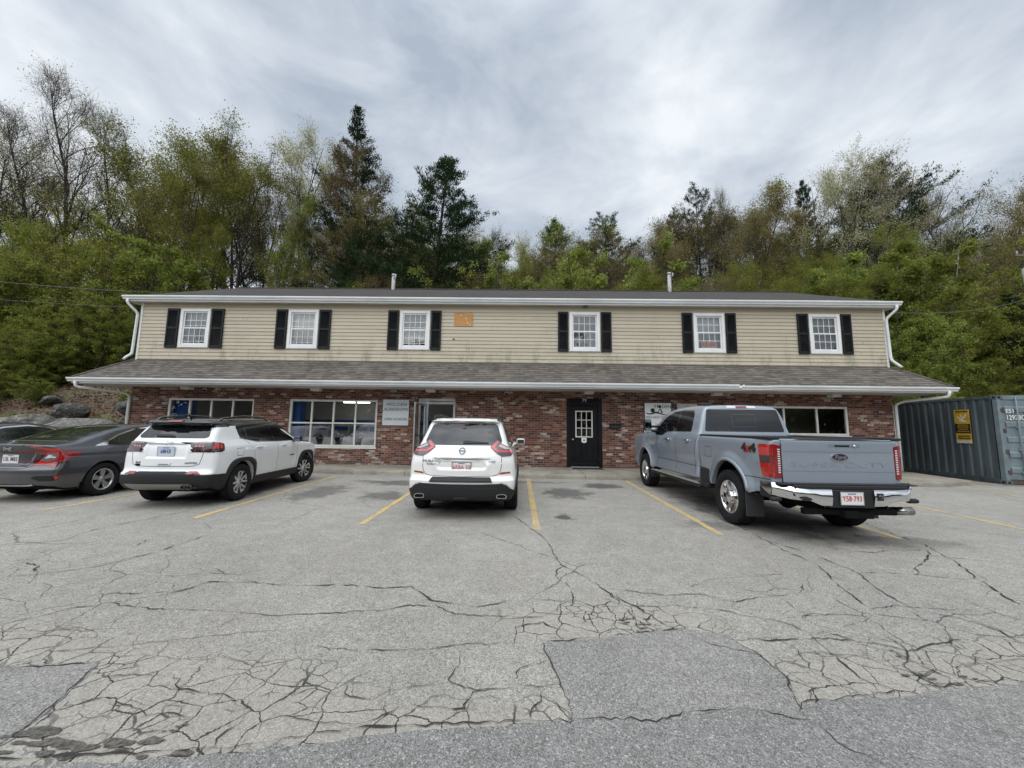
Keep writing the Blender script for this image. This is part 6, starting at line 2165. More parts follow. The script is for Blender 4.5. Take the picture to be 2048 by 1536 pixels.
# --- pale blue-grey heavy pickup -------------------------------------------------
def pickup():
    LX = 6.34
    # cab and bonnet
    hw = mk([(.3, .93), (.50, .955), (.62, .985), (.70, .975), (.80, .97), (1.10, .985), (1.30, .975), (1.40, .945), (1.46, .92), (1.88, .775), (1.95, .72), (2.05, .62)])
    top = mk([(2.2, 1.955), (2.4, 1.985), (3.0, 2.02), (3.7, 2.01), (4.1, 1.95), (4.5, 1.73), (4.85, 1.50), (5.1, 1.46), (5.9, 1.40), (6.2, 1.30), (6.4, 1.1)])
    bot = mk([(2.2, .56), (4.6, .56), (5.0, .50), (6.4, .50)])
    yr = mk([(.3, 2.26), (1.40, 2.26), (1.46, 2.27), (1.92, 2.37), (2.1, 2.45)])
    yf = mk([(.4, 6.15), (.7, 6.33), (1.2, 6.33), (1.45, 6.1)])
    cab0 = shell(hw, top, bot, yr, yf, k=.05, rb=.02, crown=.05, fb=.12)
    # bed: outer box with a hollow
    hb = mk([(.3, .92), (.52, .95), (.66, .968), (.78, .96), (1.10, .98), (1.28, .98), (1.36, .965), (1.40, .95), (1.6, .93)])
    btap = mk([(-.2, .955), (.13, .96), (.7, 1.0), (2.5, 1.0)])
    bt = mk([(-.2, 1.385), (2.5, 1.40)])
    bb = mk([(-.2, .62), (2.5, .58)])
    br = mk([(.4, .14), (.7, .13), (1.4, .13), (1.6, .16)])
    bf = mk([(.3, 2.235), (1.6, 2.235)])
    bed0 = shell(hb, bt, bb, br, bf, taper=btap, k=.045, rb=.035, crown=.0, fb=.0)
    ys = (1.19, 5.25)
    RZ = .47

    def f(x, y, z):
        c = cab0(x, y, z)
        b = bed0(x, y, z)
        ax = np.abs(x)
        hollow = np.maximum(np.maximum(ax - .80, np.maximum(.22 - y, y - 2.16)), .92 - z)
        b = np.maximum(b, -hollow)
        # bulging flares over the wheels
        v = np.minimum(c, b)
        for ya in ys:
            r = np.hypot(y - ya, z - RZ)
            v = v - .045 * smooth01((.72 - r) / .16) * (z > .35) * (ax > .7)
        w = smooth01((y - 1.95) / .3) * smooth01((4.7 - y) / .3) * np.exp(-((z - .86) / .13) ** 2)
        return v + .014 * w * (ax > .6)
    g = wells(f, ys, .535, 1.02, RZ, depth=.40)
    pp = paint('pale_blue_grey', (.25, .285, .325), .3, .12)

    def fm(c, n):
        m = np.zeros(len(c), int)
        x, y, z = c.T
        m[(n[:, 2] < -.6) & (z < .75)] = 1
        m[(np.abs(x) < .81) & (y > .215) & (y < 2.165) & (z > .9) & (z < 1.40)] = 1
        for ya in ys:
            r = np.hypot(y - ya, z - RZ)
            m[(r < .56) & ((np.abs(x) < .93) | (r < .525))] = 1
        return m
    car = Car('pickup_truck', 'pale blue grey crew cab pickup with chrome bumper in front of the wellness sign', 'pickup truck', (4.42, 5.33, 0), radians(.3), g, (-1.18, -.1, .3), (1.18, 6.5, 2.1), [pp, CAR['under']()], h=.024, face_mat=fm)
    R = car.root
    R.scale = (.957, 1, 1)
    car.rear_z, car.rear_max = 1.37, .40
    blk, chrome = CAR['black'](), CAR['chrome']()
    # rear glass and slider
    W = car.patch('rear_window', [(-.80, 1.47), (-.715, 1.90), (.715, 1.90), (.80, 1.47)], 'rear', CAR['glass'](), .005, r=.04)
    # ray from behind passes over the bed, so the glass sits on the cab
    sl = MB()
    car.strip('', [(-.24, 1.56), (-.24, 1.80), (.24, 1.80), (.24, 1.56), (-.24, 1.56)], 'rear', .014, None, .008, mb=sl)
    sl.build('slider_frame', CAR['gloss'](), W)
    cl = car.patch('high_brake_light', [(-.30, 1.925), (-.285, 1.965), (.285, 1.965), (.30, 1.925)], 'rear', plain('cargo_lens', (.62, .62, .62), .15, coat=1), .010, r=.012)
    car.patch('red_lens', [(-.11, 1.928), (-.11, 1.962), (.11, 1.962), (.11, 1.928)], 'rear', CAR['red'](), .0135, cl)
    # tailgate: a panel with pressed ribs
    T = car.patch('tailgate', [(-.795, .80), (-.795, 1.375), (.795, 1.375), (.795, .80)], 'rear', pp, .016, r=.02, rim=.02)
    rb_ = MB()
    for z, w in ((1.225, .016), (.965, .02)):
        car.strip('', [(-.785, z), (.785, z)], 'rear', w, None, .021, mb=rb_)
    rb_.build('pressed_rib', pp, T)
    cp = car.patch('tailgate_cap', [(-.805, 1.365), (-.805, 1.39), (.805, 1.39), (.805, 1.365)], 'rear', blk, .022)
    car.patch('handle_recess', [(-.16, 1.29), (-.135, 1.325), (.30, 1.325), (.30, 1.28), (-.10, 1.28)], 'rear', plain('recess_blue', (.17, .20, .235), .4), .0185, T, r=.012)
    car.patch('handle_slot', [(-.06, 1.288), (-.06, 1.31), (.15, 1.31), (.15, 1.288)], 'rear', CAR['seam'](), .021, T)
    lk = MB().lathe([(0, .018), (-.006, .018), (-.006, 0)], (.22, .105, 1.30), 'y', 14)
    lk.build('tailgate_lock', chrome, T)
    car.text('SUPER DUTY', .098, (0, 1.045), 'rear', pp, T, depth=.004, off=.016, sx=2.25, spacing=1.12, name='embossed_lettering')
    y = car.hit((0, -3, 1.15), (0, 1, 0))[1] - .018
    def oval(a, b, d0, d1):
        m = MB()
        n = 36
        m.add([(a * cos(2 * pi * k / n), y - d1, 1.145 + b * sin(2 * pi * k / n)) for k in range(n)] + [(a * cos(2 * pi * k / n), y - d0, 1.145 + b * sin(2 * pi * k / n)) for k in range(n)],
              [tuple(range(n))] + [(k, (k + 1) % n, n + (k + 1) % n, n + k) for k in range(n)])
        return m
    bd = oval(.125, .056, -.004, .008).build('badge', chrome, T)
    oval(.112, .045, .004, .0105).build('badge_field', plain('oval_blue', (.006, .010, .05), .2, coat=1), bd)
    lettering('Ford', .082, chrome, (0, y - .0125, 1.145), bd, name='badge_script', depth=.003, shear=.3)
    gap = MB()
    for s in (-1, 1):
        car.strip('', [(s * .803, .80), (s * .803, 1.38)], 'rear', .012, None, .003, mb=gap)
    for s in (-1, 1):
        v = 'right' if s > 0 else 'left'
        for path in ([(2.30, 1.40), (2.40, 1.0), (2.40, .60)], [(3.28, .58), (3.30, 1.40)], [(4.40, .58), (4.42, 1.42)], [(2.25, .60), (2.25, 1.39)], [(1.95, .80), (4.42, .82)], [(.14, .82), (.72, .82)]):
            car.strip('', path, v, .009, None, .002, mb=gap)
        if s < 0:
            car.strip('', [(1.74, 1.02), (1.98, 1.02), (1.98, 1.2), (1.74, 1.2), (1.74, 1.02)], v, .006, None, .002, mb=gap)
    gap.build('panel_gap', CAR['seam'](), R)
    for s in (-1, 1):
        v = 'right' if s > 0 else 'left'
        # tall lamps wrapping the bed corners
        L = car.patch('tail_light', [(s * .815, .85), (s * .812, 1.29), (s * .90, 1.31), (s * .97, 1.29), (s * .97, .87), (s * .90, .85)], 'rear', CAR['red'](), .014, r=.012)
        car.patch('lamp_side', [(.17, .855), (.17, 1.31), (.36, 1.31), (.40, 1.28), (.385, 1.14), (.37, .98), (.36, .87), (.33, .855)], v, CAR['redb'](), .013, L, r=.02)
        car.patch('lamp_band', [(.17, 1.05), (.17, 1.155), (.375, 1.155), (.365, 1.05)], v, CAR['smoke'](), .0165, L)
        for k in range(11):
            z = .92 + k * .031
            car.patch('led_cell', [(s * .824, z), (s * .824, z + .018), (s * .856, z + .020), (s * .856, z + .002)], 'rear', CAR['clear'](), .017, L)
        # side glass: the front window drops lower than the rear
        SW = car.patch('side_window', [(2.62, 1.455), (2.66, 1.80), (2.74, 1.885), (3.2, 1.915), (3.75, 1.89), (4.10, 1.78), (4.55, 1.50), (4.58, 1.40), (4.45, 1.36), (4.05, 1.36), (3.85, 1.445), (3.3, 1.455)], v, CAR['glass'](), .005, r=.04)
        car.strip('window_pillar', [(3.34, 1.45), (3.32, 1.91)], v, .10, CAR['gloss'](), .009, SW)
        for yy in (2.64, 3.62):
            xx = abs(car.hit((4 * s, yy, 1.27), (-s, 0, 0))[0]) * s
            m = MB().bbox(min(xx, xx + s * .045), max(xx, xx + s * .045), yy - .02, yy + .17, 1.25, 1.30, .018)
            m.build('door_handle', chrome, R)
        car.strip('rail_cap', [(.16, 1.452), (2.22, 1.462)], 'top', .05, blk, .01) if False else None
        rc = MB().bbox(s * .875 - .075, s * .875 + .075, .16, 2.22, 1.375, 1.415, .012)
        rc.build('bed_rail_cap', blk, R)
        # tow mirror on two arms
        m = MB().bbox(min(s * 1.13, s * 1.33), max(s * 1.13, s * 1.33), 4.28, 4.42, 1.40, 1.74, .05)
        m.tube([(s * 1.15, 4.36, 1.56), (s * .88, 4.42, 1.56)], .03, 8).tube([(s * 1.15, 4.36, 1.46), (s * .90, 4.42, 1.44)], .035, 8)
        mo = m.build('tow_mirror', blk, R)
        mg = plain('mirror_glass', (.35, .38, .40), .03, metal=1)
        MB().bbox(min(s * 1.16, s * 1.31), max(s * 1.16, s * 1.31), 4.272, 4.282, 1.53, 1.71, .003).build('mirror_glass', mg, mo)
        MB().bbox(min(s * 1.16, s * 1.31), max(s * 1.16, s * 1.31), 4.272, 4.282, 1.42, 1.51, .003).build('mirror_glass', mg, mo)
        MB().bbox(min(s * 1.13, s * 1.332), max(s * 1.13, s * 1.332), 4.29, 4.43, 1.40, 1.47, .03).build('mirror_cap', chrome, mo)
        # running board and its step box ahead of the rear wheel
        b = MB().bbox(min(s * .90, s * 1.08), max(s * .90, s * 1.08), 2.05, 4.62, .44, .50, .02)
        bo = b.build('running_board', blk, R)
        MB().bbox(min(s * .93, s * 1.085), max(s * .93, s * 1.085), 2.10, 4.58, .50, .512, .004).build('step_tread', plain('tread_grey', (.30, .29, .27), .5, metal=.3), bo)
        MB().bbox(min(s * .80, s * .985), max(s * .80, s * .985), 1.86, 2.20, .50, .80, .03).bbox(min(s * .84, s * 1.02), max(s * .84, s * 1.02), 1.84, 2.22, .46, .54, .02).build('side_step', blk, R)
        # mud flaps
        MB().bbox(min(s * .74, s * 1.02), max(s * .74, s * 1.02), .68, .70, .22, .66, .006).build('mud_flap', plain('flap_rubber', (.03, .03, .032), .8), R)
        MB().bbox(min(s * .80, s * 1.02), max(s * .80, s * 1.02), 4.70, 4.72, .30, .66, .006).build('mud_flap', plain('flap_rubber', (.03, .03, .032), .8), R)
        for ya in ys:
            wheel(R, (s * .88, ya, .425), .425, .285, .262, s, 'truck')
            arch(car, ya, RZ, .535, .05, s, pp, name='wheel_arch', z0=.56, a0=8, a1=172)
    car.text('4x4', .17, (.62, 1.235), 'left', plain('badge_dark', (.02, .02, .02), .3), R, depth=.01, sx=1.25, bold=.008)
    car.text('x', .17, (.62, 1.235), 'left', plain('badge_red', (.45, .03, .02), .3), R, depth=.014, sx=1.25, bold=.004)
    for x in (-.42, .40):
        MB().bbox(x - .13, x + .13, 2.9, 3.1, 2.0, 2.055, .02).build('roof_marker', blk, R)
    # chrome step bumper: two wings, black pad and centre
    BM = MB().bbox(-.30, .30, .0, .05, .49, .52, .01).build('rear_bumper', CAR['black'](), R)
    for s in (-1, 1):
        bm_ = MB()
        prof = [(.30, .52), (.36, .77), (.95, .82), (1.03, .80), (1.02, .60), (.86, .575), (.62, .56), (.50, .50), (.33, .49)]
        n = len(prof)
        def yb(x):
            return -.06 + .20 * smooth01((x - .72) / .32)
        V = [(s * a, yb(a), b) for a, b in prof] + [(s * a, yb(a) + .05, b) for a, b in prof]
        # wing face in strips so that it wraps the corner
        xs = [.30, .45, .60, .75, .85, .95, 1.03]
        up = np.interp(xs, [.30, .62, .80, .95, 1.03], [.735, .735, .745, .80, .80])
        dn = np.interp(xs, [.30, .44, .56, .86, 1.03], [.525, .525, .585, .60, .63])
        m = len(xs)
        xs = [x * .955 for x in xs]
        V = [(s * x, yb(x), z) for x, z in zip(xs, up)] + [(s * x, yb(x) - .010, (z + w) / 2) for x, z, w in zip(xs, up, dn)] + [(s * x, yb(x) + .01, z) for x, z in zip(xs, dn)] + [(s * x, yb(x) + .09, z) for x, z in zip(xs, up)]
        F = [(r * m + i, r * m + i + 1, (r + 1) * m + i + 1, (r + 1) * m + i) for r in (0, 1) for i in range(m - 1)] + [(i, 3 * m + i, 3 * m + i + 1, i + 1) for i in range(m - 1)]
        bm_.add(V, F, 0, True)
        # flank of the wing, running forward
        bm_.add([(s * .984, .15, .80), (s * .984, .12, .71), (s * .984, .16, .62), (s * .992, .36, .80), (s * .992, .36, .72)], [(0, 3, 4, 1), (1, 4, 2)], 0, True)
        bm_.build('bumper_wing', chrome, BM)
    pd = MB()
    pd.bbox(-.95, .95, -.01, .17, .785, .80, .006)
    pd.bbox(-.78, .78, -.045, .10, .735, .785, .012)
    pd.bbox(-.31, .31, -.045, .06, .50, .735, .012)
    for s in (-1, 1):
        pd.bbox(min(s * .90, s * .975), max(s * .90, s * .975), .17, .42, .57, .74, .03)
        pd.bbox(min(s * .88, s * 1.03), max(s * .88, s * 1.03), .06, .14, .55, .61, .025)
    pd.build('bumper_pad', blk, BM)
    pt = MB()
    yy = lambda x: -.06 + .20 * float(smooth01((x - .72) / .32))
    pt.lathe([(0, .015), (-.004, .015), (-.004, 0)], (-.80, -.055, .66), 'y', 16)
    pt.build('park_sensor', blk, BM)
    o2 = MB()
    n = 28
    o2.add([(-.66 + .07 * cos(2 * pi * k / n), -.098, .615 + .022 * sin(2 * pi * k / n)) for k in range(n)] + [(-.66 + .07 * cos(2 * pi * k / n), -.08, .615 + .022 * sin(2 * pi * k / n)) for k in range(n)],
           [tuple(range(n))] + [(k, (k + 1) % n, n + (k + 1) % n, n + k) for k in range(n)])
    o2.build('bumper_emblem', plain('emblem_dark', (.02, .02, .025), .3), BM)
    licence_plate(car, -.02, .625, 'Y58·793', INK_RED, y=-.062, frame=plain('frame_silver', (.5, .5, .5), .3, metal=.7))
    MB().bbox(.36 - .05, .36 + .05, -.072, -.03, .60, .70, .01).lathe([(-.074, .03), (-.08, .03), (-.08, 0)], (.36, 0, .65), 'y', 14).build('trailer_socket', CAR['gloss'](), BM)
    # hitch, frame, exhaust, axle
    u = MB()
    u.bbox(-.62, .66, .02, .10, .40, .48, .01)
    u.bbox(-.12, .06, -.06, .25, .37, .46, .01)
    u.bbox(.08, .30, -.02, .06, .36, .44, .01)
    u.bbox(-.46, -.36, .05, 2.2, .45, .60, .01)
    u.bbox(.36, .46, .05, 2.2, .45, .60, .01)
    u.tube([(-.9, 1.19, .43), (.9, 1.19, .43)], .06, 10)
    u.lathe([(-.16, .0), (-.14, .12), (0, .18), (.14, .12), (.16, 0)], (0, 1.19, .43), 'y', 18)
    u.bbox(-.5, .5, .35, .9, .50, .66, .06)
    u.build('hitch_frame', CAR['under'](), R)
    ex = MB()
    ex.tube([(.55, .75, .46), (.70, .45, .43), (.80, .30, .42)], .05, 12)
    ex.build('exhaust_pipe', CAR['under'](), R)
    ext = MB().lathe([(.72, .055), (1.02, .055), (1.02, .047), (.74, .047)], (0, .18, .43), 'x', 20, closed=True)
    ext.build('exhaust_tip', CAR['steel'](), R)
    return car


crossover()
compact()
sedan((-9.40, 7.08, 0), radians(-.8), 'dark grey fastback sedan with red C-shaped tail lamps beside the white utility car', (.060, .062, .070))
sedan((-12.2, 6.9, 0), radians(0), 'near-black sedan at the photo edge, only its roof showing over the grey sedan', (.028, .029, .034), False, 'sedan_dark')
pickup()

# ------------------------------------------------------------------ trees
def seg_tubes(P0, P1, R0, R1, n=3):
    P0, P1 = np.asarray(P0), np.asarray(P1)
    d = P1 - P0
    L = np.maximum(np.linalg.norm(d, axis=1, keepdims=True), 1e-6)
    d = d / L
    up = np.where(np.abs(d[:, 2:3]) < .9, np.array([[0, 0, 1.0]]), np.array([[1.0, 0, 0]]))
    a = np.cross(d, up)
    a /= np.linalg.norm(a, axis=1, keepdims=True)
    b = np.cross(d, a)
    V, Q = [], []
    m = len(P0)
    for k in range(n):
        t = 2 * pi * k / n
        o = a * cos(t) + b * sin(t)
        V.append(P0 + o * np.asarray(R0)[:, None])
    for k in range(n):
        t = 2 * pi * k / n
        o = a * cos(t) + b * sin(t)
        V.append(P1 + o * np.asarray(R1)[:, None])
    V = np.concatenate(V)
    i = np.arange(m)
    for k in range(n):
        j = (k + 1) % n
        Q.append(np.stack([k * m + i, j * m + i, (n + j) * m + i, (n + k) * m + i], 1))
    return V, np.concatenate(Q)


def leaf_quads(C, size, rg, up=0.3, elong=1.0, dirs=None, width=None):
    m = len(C)
    if dirs is None:
        u = rg.normal(0, 1, (m, 3))
    else:
        u = dirs + rg.normal(0, .25, (m, 3))
    u /= np.linalg.norm(u, axis=1, keepdims=True)
    nrm = rg.normal(0, 1, (m, 3))
    nrm[:, 2] = np.abs(nrm[:, 2]) + up
    v = np.cross(nrm, u)
    v /= np.maximum(np.linalg.norm(v, axis=1, keepdims=True), 1e-6)
    s = size * rg.uniform(.6, 1.3, (m, 1))
    w = s * (width if width else .62)
    l = s * elong
    V = np.concatenate([C - u * l / 2, C + v * w / 2, C + u * l / 2, C - v * w / 2])
    i = np.arange(m)
    Q = np.stack([i, m + i, 2 * m + i, 3 * m + i], 1)
    return V, Q


class Skel:
    def __init__(s, seed):
        s.rg = np.random.default_rng(seed)
        s.seg = {0: [], 1: [], 2: [], 3: []}
        s.tips = []

    def branch(s, p, d, L, r0, r1, nseg, wander, trop, lvl):
        p = np.array(p, float)
        d = np.array(d, float)
        d /= np.linalg.norm(d)
        pts, dirs = [p.copy()], [d.copy()]
        for i in range(nseg):
            d = d + s.rg.normal(0, wander, 3) + np.array([0, 0, trop])
            d /= np.linalg.norm(d)
            q = p + d * L / nseg
            ra, rb = r0 + (r1 - r0) * i / nseg, r0 + (r1 - r0) * (i + 1) / nseg
            s.seg[lvl].append((p, q, ra, rb))
            p = q
            pts.append(p.copy())
            dirs.append(d.copy())
        return pts, dirs

    def side(s, d, ang):
        u = s.rg.normal(0, 1, 3)
        u -= d * u.dot(d)
        u /= np.linalg.norm(u)
        return d * cos(ang) + u * sin(ang)


def arr(segs):
    return (np.array([q[0] for q in segs]), np.array([q[1] for q in segs]), np.array([q[2] for q in segs]), np.array([q[3] for q in segs]))


def wood_mesh(name, sk, levels, mat):
    Vs, Qs, o = [], [], 0
    for lv, n in levels:
        if not sk.seg[lv]:
            continue
        V, Q = seg_tubes(*arr(sk.seg[lv]), n=n)
        Vs.append(V)
        Qs.append(Q + o)
        o += len(V)
    return np_mesh(name, np.concatenate(Vs), np.concatenate(Qs), mats=[mat], smooth=True)


def deciduous(seed, H, cb=.3, spread=.30, nlimb=15, lean=.0, rise=50, leaf=0, lsize=.12, twig=4, forks=2, tuft=.35, low=False):
    """broadleaf tree: ascending limbs, three orders of twigs, leaves in loose sprays at the tips"""
    k = Skel(seed)
    rg = k.rg
    r = H * .011 + .03
    stems = []
    for f in range(forks):
        a = rg.uniform(0, 2 * pi)
        tl = .0 if forks == 1 else rg.uniform(.06, .2)
        stems.append(k.branch((0, 0, -.4), (sin(a) * tl + lean, cos(a) * tl, 1), H * rg.uniform(.84, .95) + .4, r * (1 if forks == 1 else .75), .02, 10, .045, .02, 0))
    tips = []
    for i in range(nlimb):
        pts, dirs = stems[i % forks]
        t = cb + (.97 - cb) * (i + rg.uniform(0, .9)) / nlimb
        x = t * 10
        j = min(int(x), 9)
        p = pts[j] + (pts[j + 1] - pts[j]) * (x - j)
        az = i * 2.4 + rg.uniform(-.5, .5)
        el = radians(rise + rg.uniform(-14, 14) + 18 * (t - cb))
        sh = (1 - .62 * max(0, (t - cb) / (1 - cb)) ** 1.4) * rg.uniform(.72, 1.2)
        L = H * spread * sh
        rl = r * .42 * (1.1 - t)
        lp, ld = k.branch(p, (cos(az) * cos(el), sin(az) * cos(el), sin(el)), L, max(rl, .022), .012, 6, .10, .035, 0)
        nsub = 7
        for b in range(nsub):
            tt = .28 + .72 * (b + rg.uniform(0, .8)) / nsub
            x = tt * 6
            j = min(int(x), 5)
            q = lp[j] + (lp[j + 1] - lp[j]) * (x - j)
            d = k.side(ld[j], radians(rg.uniform(28, 60)))
            d[2] += .18
            sp, sd = k.branch(q, d, L * rg.uniform(.28, .50) * (1.15 - .5 * tt), max(.012, rl * .35), .007, 4, .13, .04, 1)
            for c in range(twig + 1):
                tt2 = .25 + .75 * (c + rg.uniform(0, .8)) / (twig + 1)
                x = min(tt2, .999) * 4
                j = int(x)
                q2 = sp[j] + (sp[j + 1] - sp[j]) * (x - j)
                d = k.side(sd[j], radians(rg.uniform(25, 60)))
                d[2] += .22
                tp, td = k.branch(q2, d, H * .045 * rg.uniform(.6, 1.3), .007, .004, 2, .15, .05, 2)
                tips.append((tp[-1], i * 7 + b))
                tips.append((tp[1], i * 7 + b))
                for e in range(2):
                    d = k.side(td[1], radians(rg.uniform(20, 50)))
                    xp, xd = k.branch(tp[1 + (e % 2)], d, H * .028 * rg.uniform(.6, 1.2), .0045, .003, 1, 0, 0, 3)
                    tips.append((xp[-1], i * 7 + b))
    T = np.array([t[0] for t in tips])
    V = Q = None
    if leaf:
        gid = np.array([t[1] for t in tips])
        wg = rg.uniform(.04, 1, gid.max() + 1) ** 1.8
        w = wg[gid] * rg.uniform(.3, 1, len(T))
        idx = rg.choice(len(T), int(leaf), p=w / w.sum())
        C = T[idx] + rg.normal(0, tuft, (len(idx), 3)) * np.array([1, 1, .8])
        V, Q = leaf_quads(C, lsize, rg)
    return k, V, Q


def sapling(seed, H, W, leaf=9000, lsize=.13, stems=5, dome=.55):
    """young bright green growth: a few slender stems under sprays of leaves in uneven clumps"""
    k = Skel(seed)
    rg = k.rg
    cl = []
    for i in range(stems):
        a = rg.uniform(0, 2 * pi)
        rr = W * .22 * rg.uniform(0, 1)
        pts, dirs = k.branch((cos(a) * rr, sin(a) * rr, -.3), (cos(a) * .25, sin(a) * .25, 1), H * rg.uniform(.7, .97), .045, .012, 8, .06, .02, 0)
        for b in range(16):
            t = .12 + .88 * (b + rg.uniform(0, .9)) / 16
            x = min(t, .999) * 8
            j = int(x)
            q = pts[j] + (pts[j + 1] - pts[j]) * (x - j)
            az = b * 2.4 + rg.uniform(0, .8)
            L = W * .52 * (1.0 - dome * t) * rg.uniform(.5, 1.15)
            sp, sd = k.branch(q, (cos(az), sin(az), rg.uniform(.15, .7)), L, .016, .006, 4, .12, .03, 1)
            for c in range(5):
                x = min(.3 + .7 * (c + rg.uniform(0, .8)) / 5, .999) * 4
                j = int(x)
                q2 = sp[j] + (sp[j + 1] - sp[j]) * (x - j)
                d = k.side(sd[j], radians(rg.uniform(25, 65)))
                tp, td = k.branch(q2, d, L * .3 * rg.uniform(.5, 1.2), .006, .003, 1, 0, 0, 2)
                cl += [tp[-1], tp[0]]
    T = np.array(cl)
    w = rg.uniform(0, 1, len(T)) ** 2.2
    idx = rg.choice(len(T), int(leaf), p=w / w.sum())
    C = T[idx] + rg.normal(0, .12, (len(idx), 3)) * np.array([1, 1, .8])
    V, Q = leaf_quads(C, lsize, rg, up=.35)
    return k, V, Q


def pine(seed, H, cb=.18, spread=.20, gap=.25, whorl=.55, tuftn=26, shape=1.0, nl=.30):
    """white pine: straight bole, whorls of level boughs lifting at the tips, needle tufts in plates with sky between"""
    k = Skel(seed)
    rg = k.rg
    r = H * .012 + .04
    pts, dirs = k.branch((0, 0, -.4), (0, 0, 1), H + .4, r, .02, 14, .012, .0, 0)
    C, D = [], []
    z = cb * H
    while z < H * .985:
        t = z / H
        x = min(t, .999) * 14
        j = int(x)
        p0 = pts[j] + (pts[j + 1] - pts[j]) * (x - j)
        nb = rg.integers(3, 6)
        a0 = rg.uniform(0, 2 * pi)
        prof = (1 - (t - cb) / (1 - cb)) ** shape
        ramp_ = min(1, .45 + (t - cb) / .12)
        for b in range(nb):
            if rg.uniform() < gap * (1 - t * .6):
                continue
            az = a0 + 2 * pi * b / nb + rg.uniform(-.4, .4)
            L = max(.35, H * spread * prof * ramp_ * rg.uniform(.6, 1.25))
            el = radians(-4 + 46 * t ** 1.6 + rg.uniform(-10, 12))
            bp, bd = k.branch(p0, (cos(az) * cos(el), sin(az) * cos(el), sin(el)), L, max(.012, r * .22 * (1 - t) + .01), .008, 5, .07, .055, 0)
            ns = max(2, int(L / .32))
            for s_ in range(ns):
                tt = .30 + .70 * (s_ + rg.uniform(0, .9)) / ns
                xx = min(tt, .999) * 5
                jj = int(xx)
                q = bp[jj] + (bp[jj + 1] - bp[jj]) * (xx - jj)
                sd_ = bd[jj] + np.array([-sin(az), cos(az), 0]) * rg.choice([-1, 1]) * rg.uniform(.5, 1.2)
                sd_[2] += rg.uniform(0, .4)
                sp, sdd = k.branch(q, sd_, L * .32 * (1.1 - .5 * tt) * rg.uniform(.6, 1.2) + .12, .008, .005, 2, .1, .08, 1)
                for u in (1, 2):
                    m = tuftn // 2
                    C.append(sp[u] + rg.normal(0, .13, (m, 3)) * np.array([1, 1, .5]))
                    dd = np.tile(sdd[u] * .6 + np.array([0, 0, .45]), (m, 1)) + rg.normal(0, .6, (m, 3))
                    D.append(dd)
        z += whorl * rg.uniform(.6, 1.5)
    C, D = np.concatenate(C), np.concatenate(D)
    V, Q = leaf_quads(C, nl, rg, up=.2, dirs=D, width=.17)
    return k, V, Q


def leaf_mat(name, a, b, c=None, trans=.35):
    m, nt, bs = new_mat(name)
    nt.nodes.remove(bs)
    out = [n for n in nt.nodes if n.type == 'OUTPUT_MATERIAL'][0]
    g = nd(nt, 'ShaderNodeNewGeometry')
    oi = nd(nt, 'ShaderNodeObjectInfo')
    P = nd(nt, 'ShaderNodeTexCoord').outputs['Object']
    cl = noise(nt, P, .9, 4, .6)
    f = M(nt, 'ADD', M(nt, 'MULTIPLY', g.outputs['Random Per Island'], .65), M(nt, 'MULTIPLY', sstep(nt, cl, .35, .65), .35))
    stops = [(0, a), (1, b)] if c is None else [(0, a), (.6, b), (1, c)]
    colr = ramp(nt, f, stops)
    hs = nd(nt, 'ShaderNodeHueSaturation', {'Hue': M(nt, 'ADD', .485, M(nt, 'MULTIPLY', oi.outputs['Random'], .03)), 'Saturation': 1.0,
                                            'Value': M(nt, 'ADD', .8, M(nt, 'MULTIPLY', oi.outputs['Random'], .4)), 'Color': colr})
    d = nd(nt, 'ShaderNodeBsdfDiffuse', {'Color': hs.outputs[0]})
    t = nd(nt, 'ShaderNodeBsdfTranslucent', {'Color': hs.outputs[0]})
    mx = nd(nt, 'ShaderNodeMixShader', {0: trans, 1: d.outputs[0], 2: t.outputs[0]})
    nt.links.new(mx.outputs[0], out.inputs[0])
    return m


def bark_mat(name, a, b, birch=False):
    m, nt, bs = new_mat(name)
    P = nd(nt, 'ShaderNodeTexCoord').outputs['Object']
    n = noise(nt, vmap(nt, P, (1, 1, .25 if not birch else 3.0)), 9 if not birch else 3.5, 5, .7)
    nt.links.new(mix(nt, sstep(nt, n, .35, .65), a, b), bs.inputs['Base Color'])
    bs.inputs['Roughness'].default_value = .95
    bs.inputs['Specular IOR Level'].default_value = .15
    return m


BARK = bark_mat('grey_bark', (.030, .026, .022), (.085, .074, .062))
BARKP = bark_mat('pine_bark', (.022, .018, .015), (.060, .048, .040))
BIRCH = bark_mat('birch_bark', (.08, .075, .07), (.48, .46, .42), True)
LEAF = dict(
    bud=leaf_mat('budding_leaf', (.19, .18, .045), (.34, .31, .09), (.44, .39, .16), trans=.5),
    pale=leaf_mat('pale_bud', (.26, .24, .13), (.43, .41, .25), (.56, .54, .40), trans=.5),
    green=leaf_mat('spring_leaf', (.09, .12, .026), (.225, .265, .055), (.42, .44, .14), trans=.5),
    olive=leaf_mat('olive_leaf', (.10, .12, .024), (.235, .255, .052), (.40, .40, .13), trans=.5),
    russet=leaf_mat('russet_bud', (.145, .118, .046), (.235, .195, .085), (.33, .28, .135), trans=.45),
    pine=leaf_mat('pine_needle', (.014, .027, .012), (.034, .055, .024), (.060, .085, .040), trans=.2),
)
PROTO = {}
BASE_H = {}


def proto(key, gen, leafmat, bark, levels=((0, 6), (1, 4), (2, 3), (3, 3)), crown_name='crown'):
    k, V, Q = gen
    tr = wood_mesh('trunk', k, levels, bark)
    cr = np_mesh('crown', V, Q, mats=[leafmat]) if V is not None else None
    PROTO[key] = (tr, cr)
    top = max((v.co.z for v in tr.vertices), default=1)
    if V is not None:
        top = max(float(np.percentile(V[:, 2], 99.8)), top * .97)
    BASE_H[key] = top


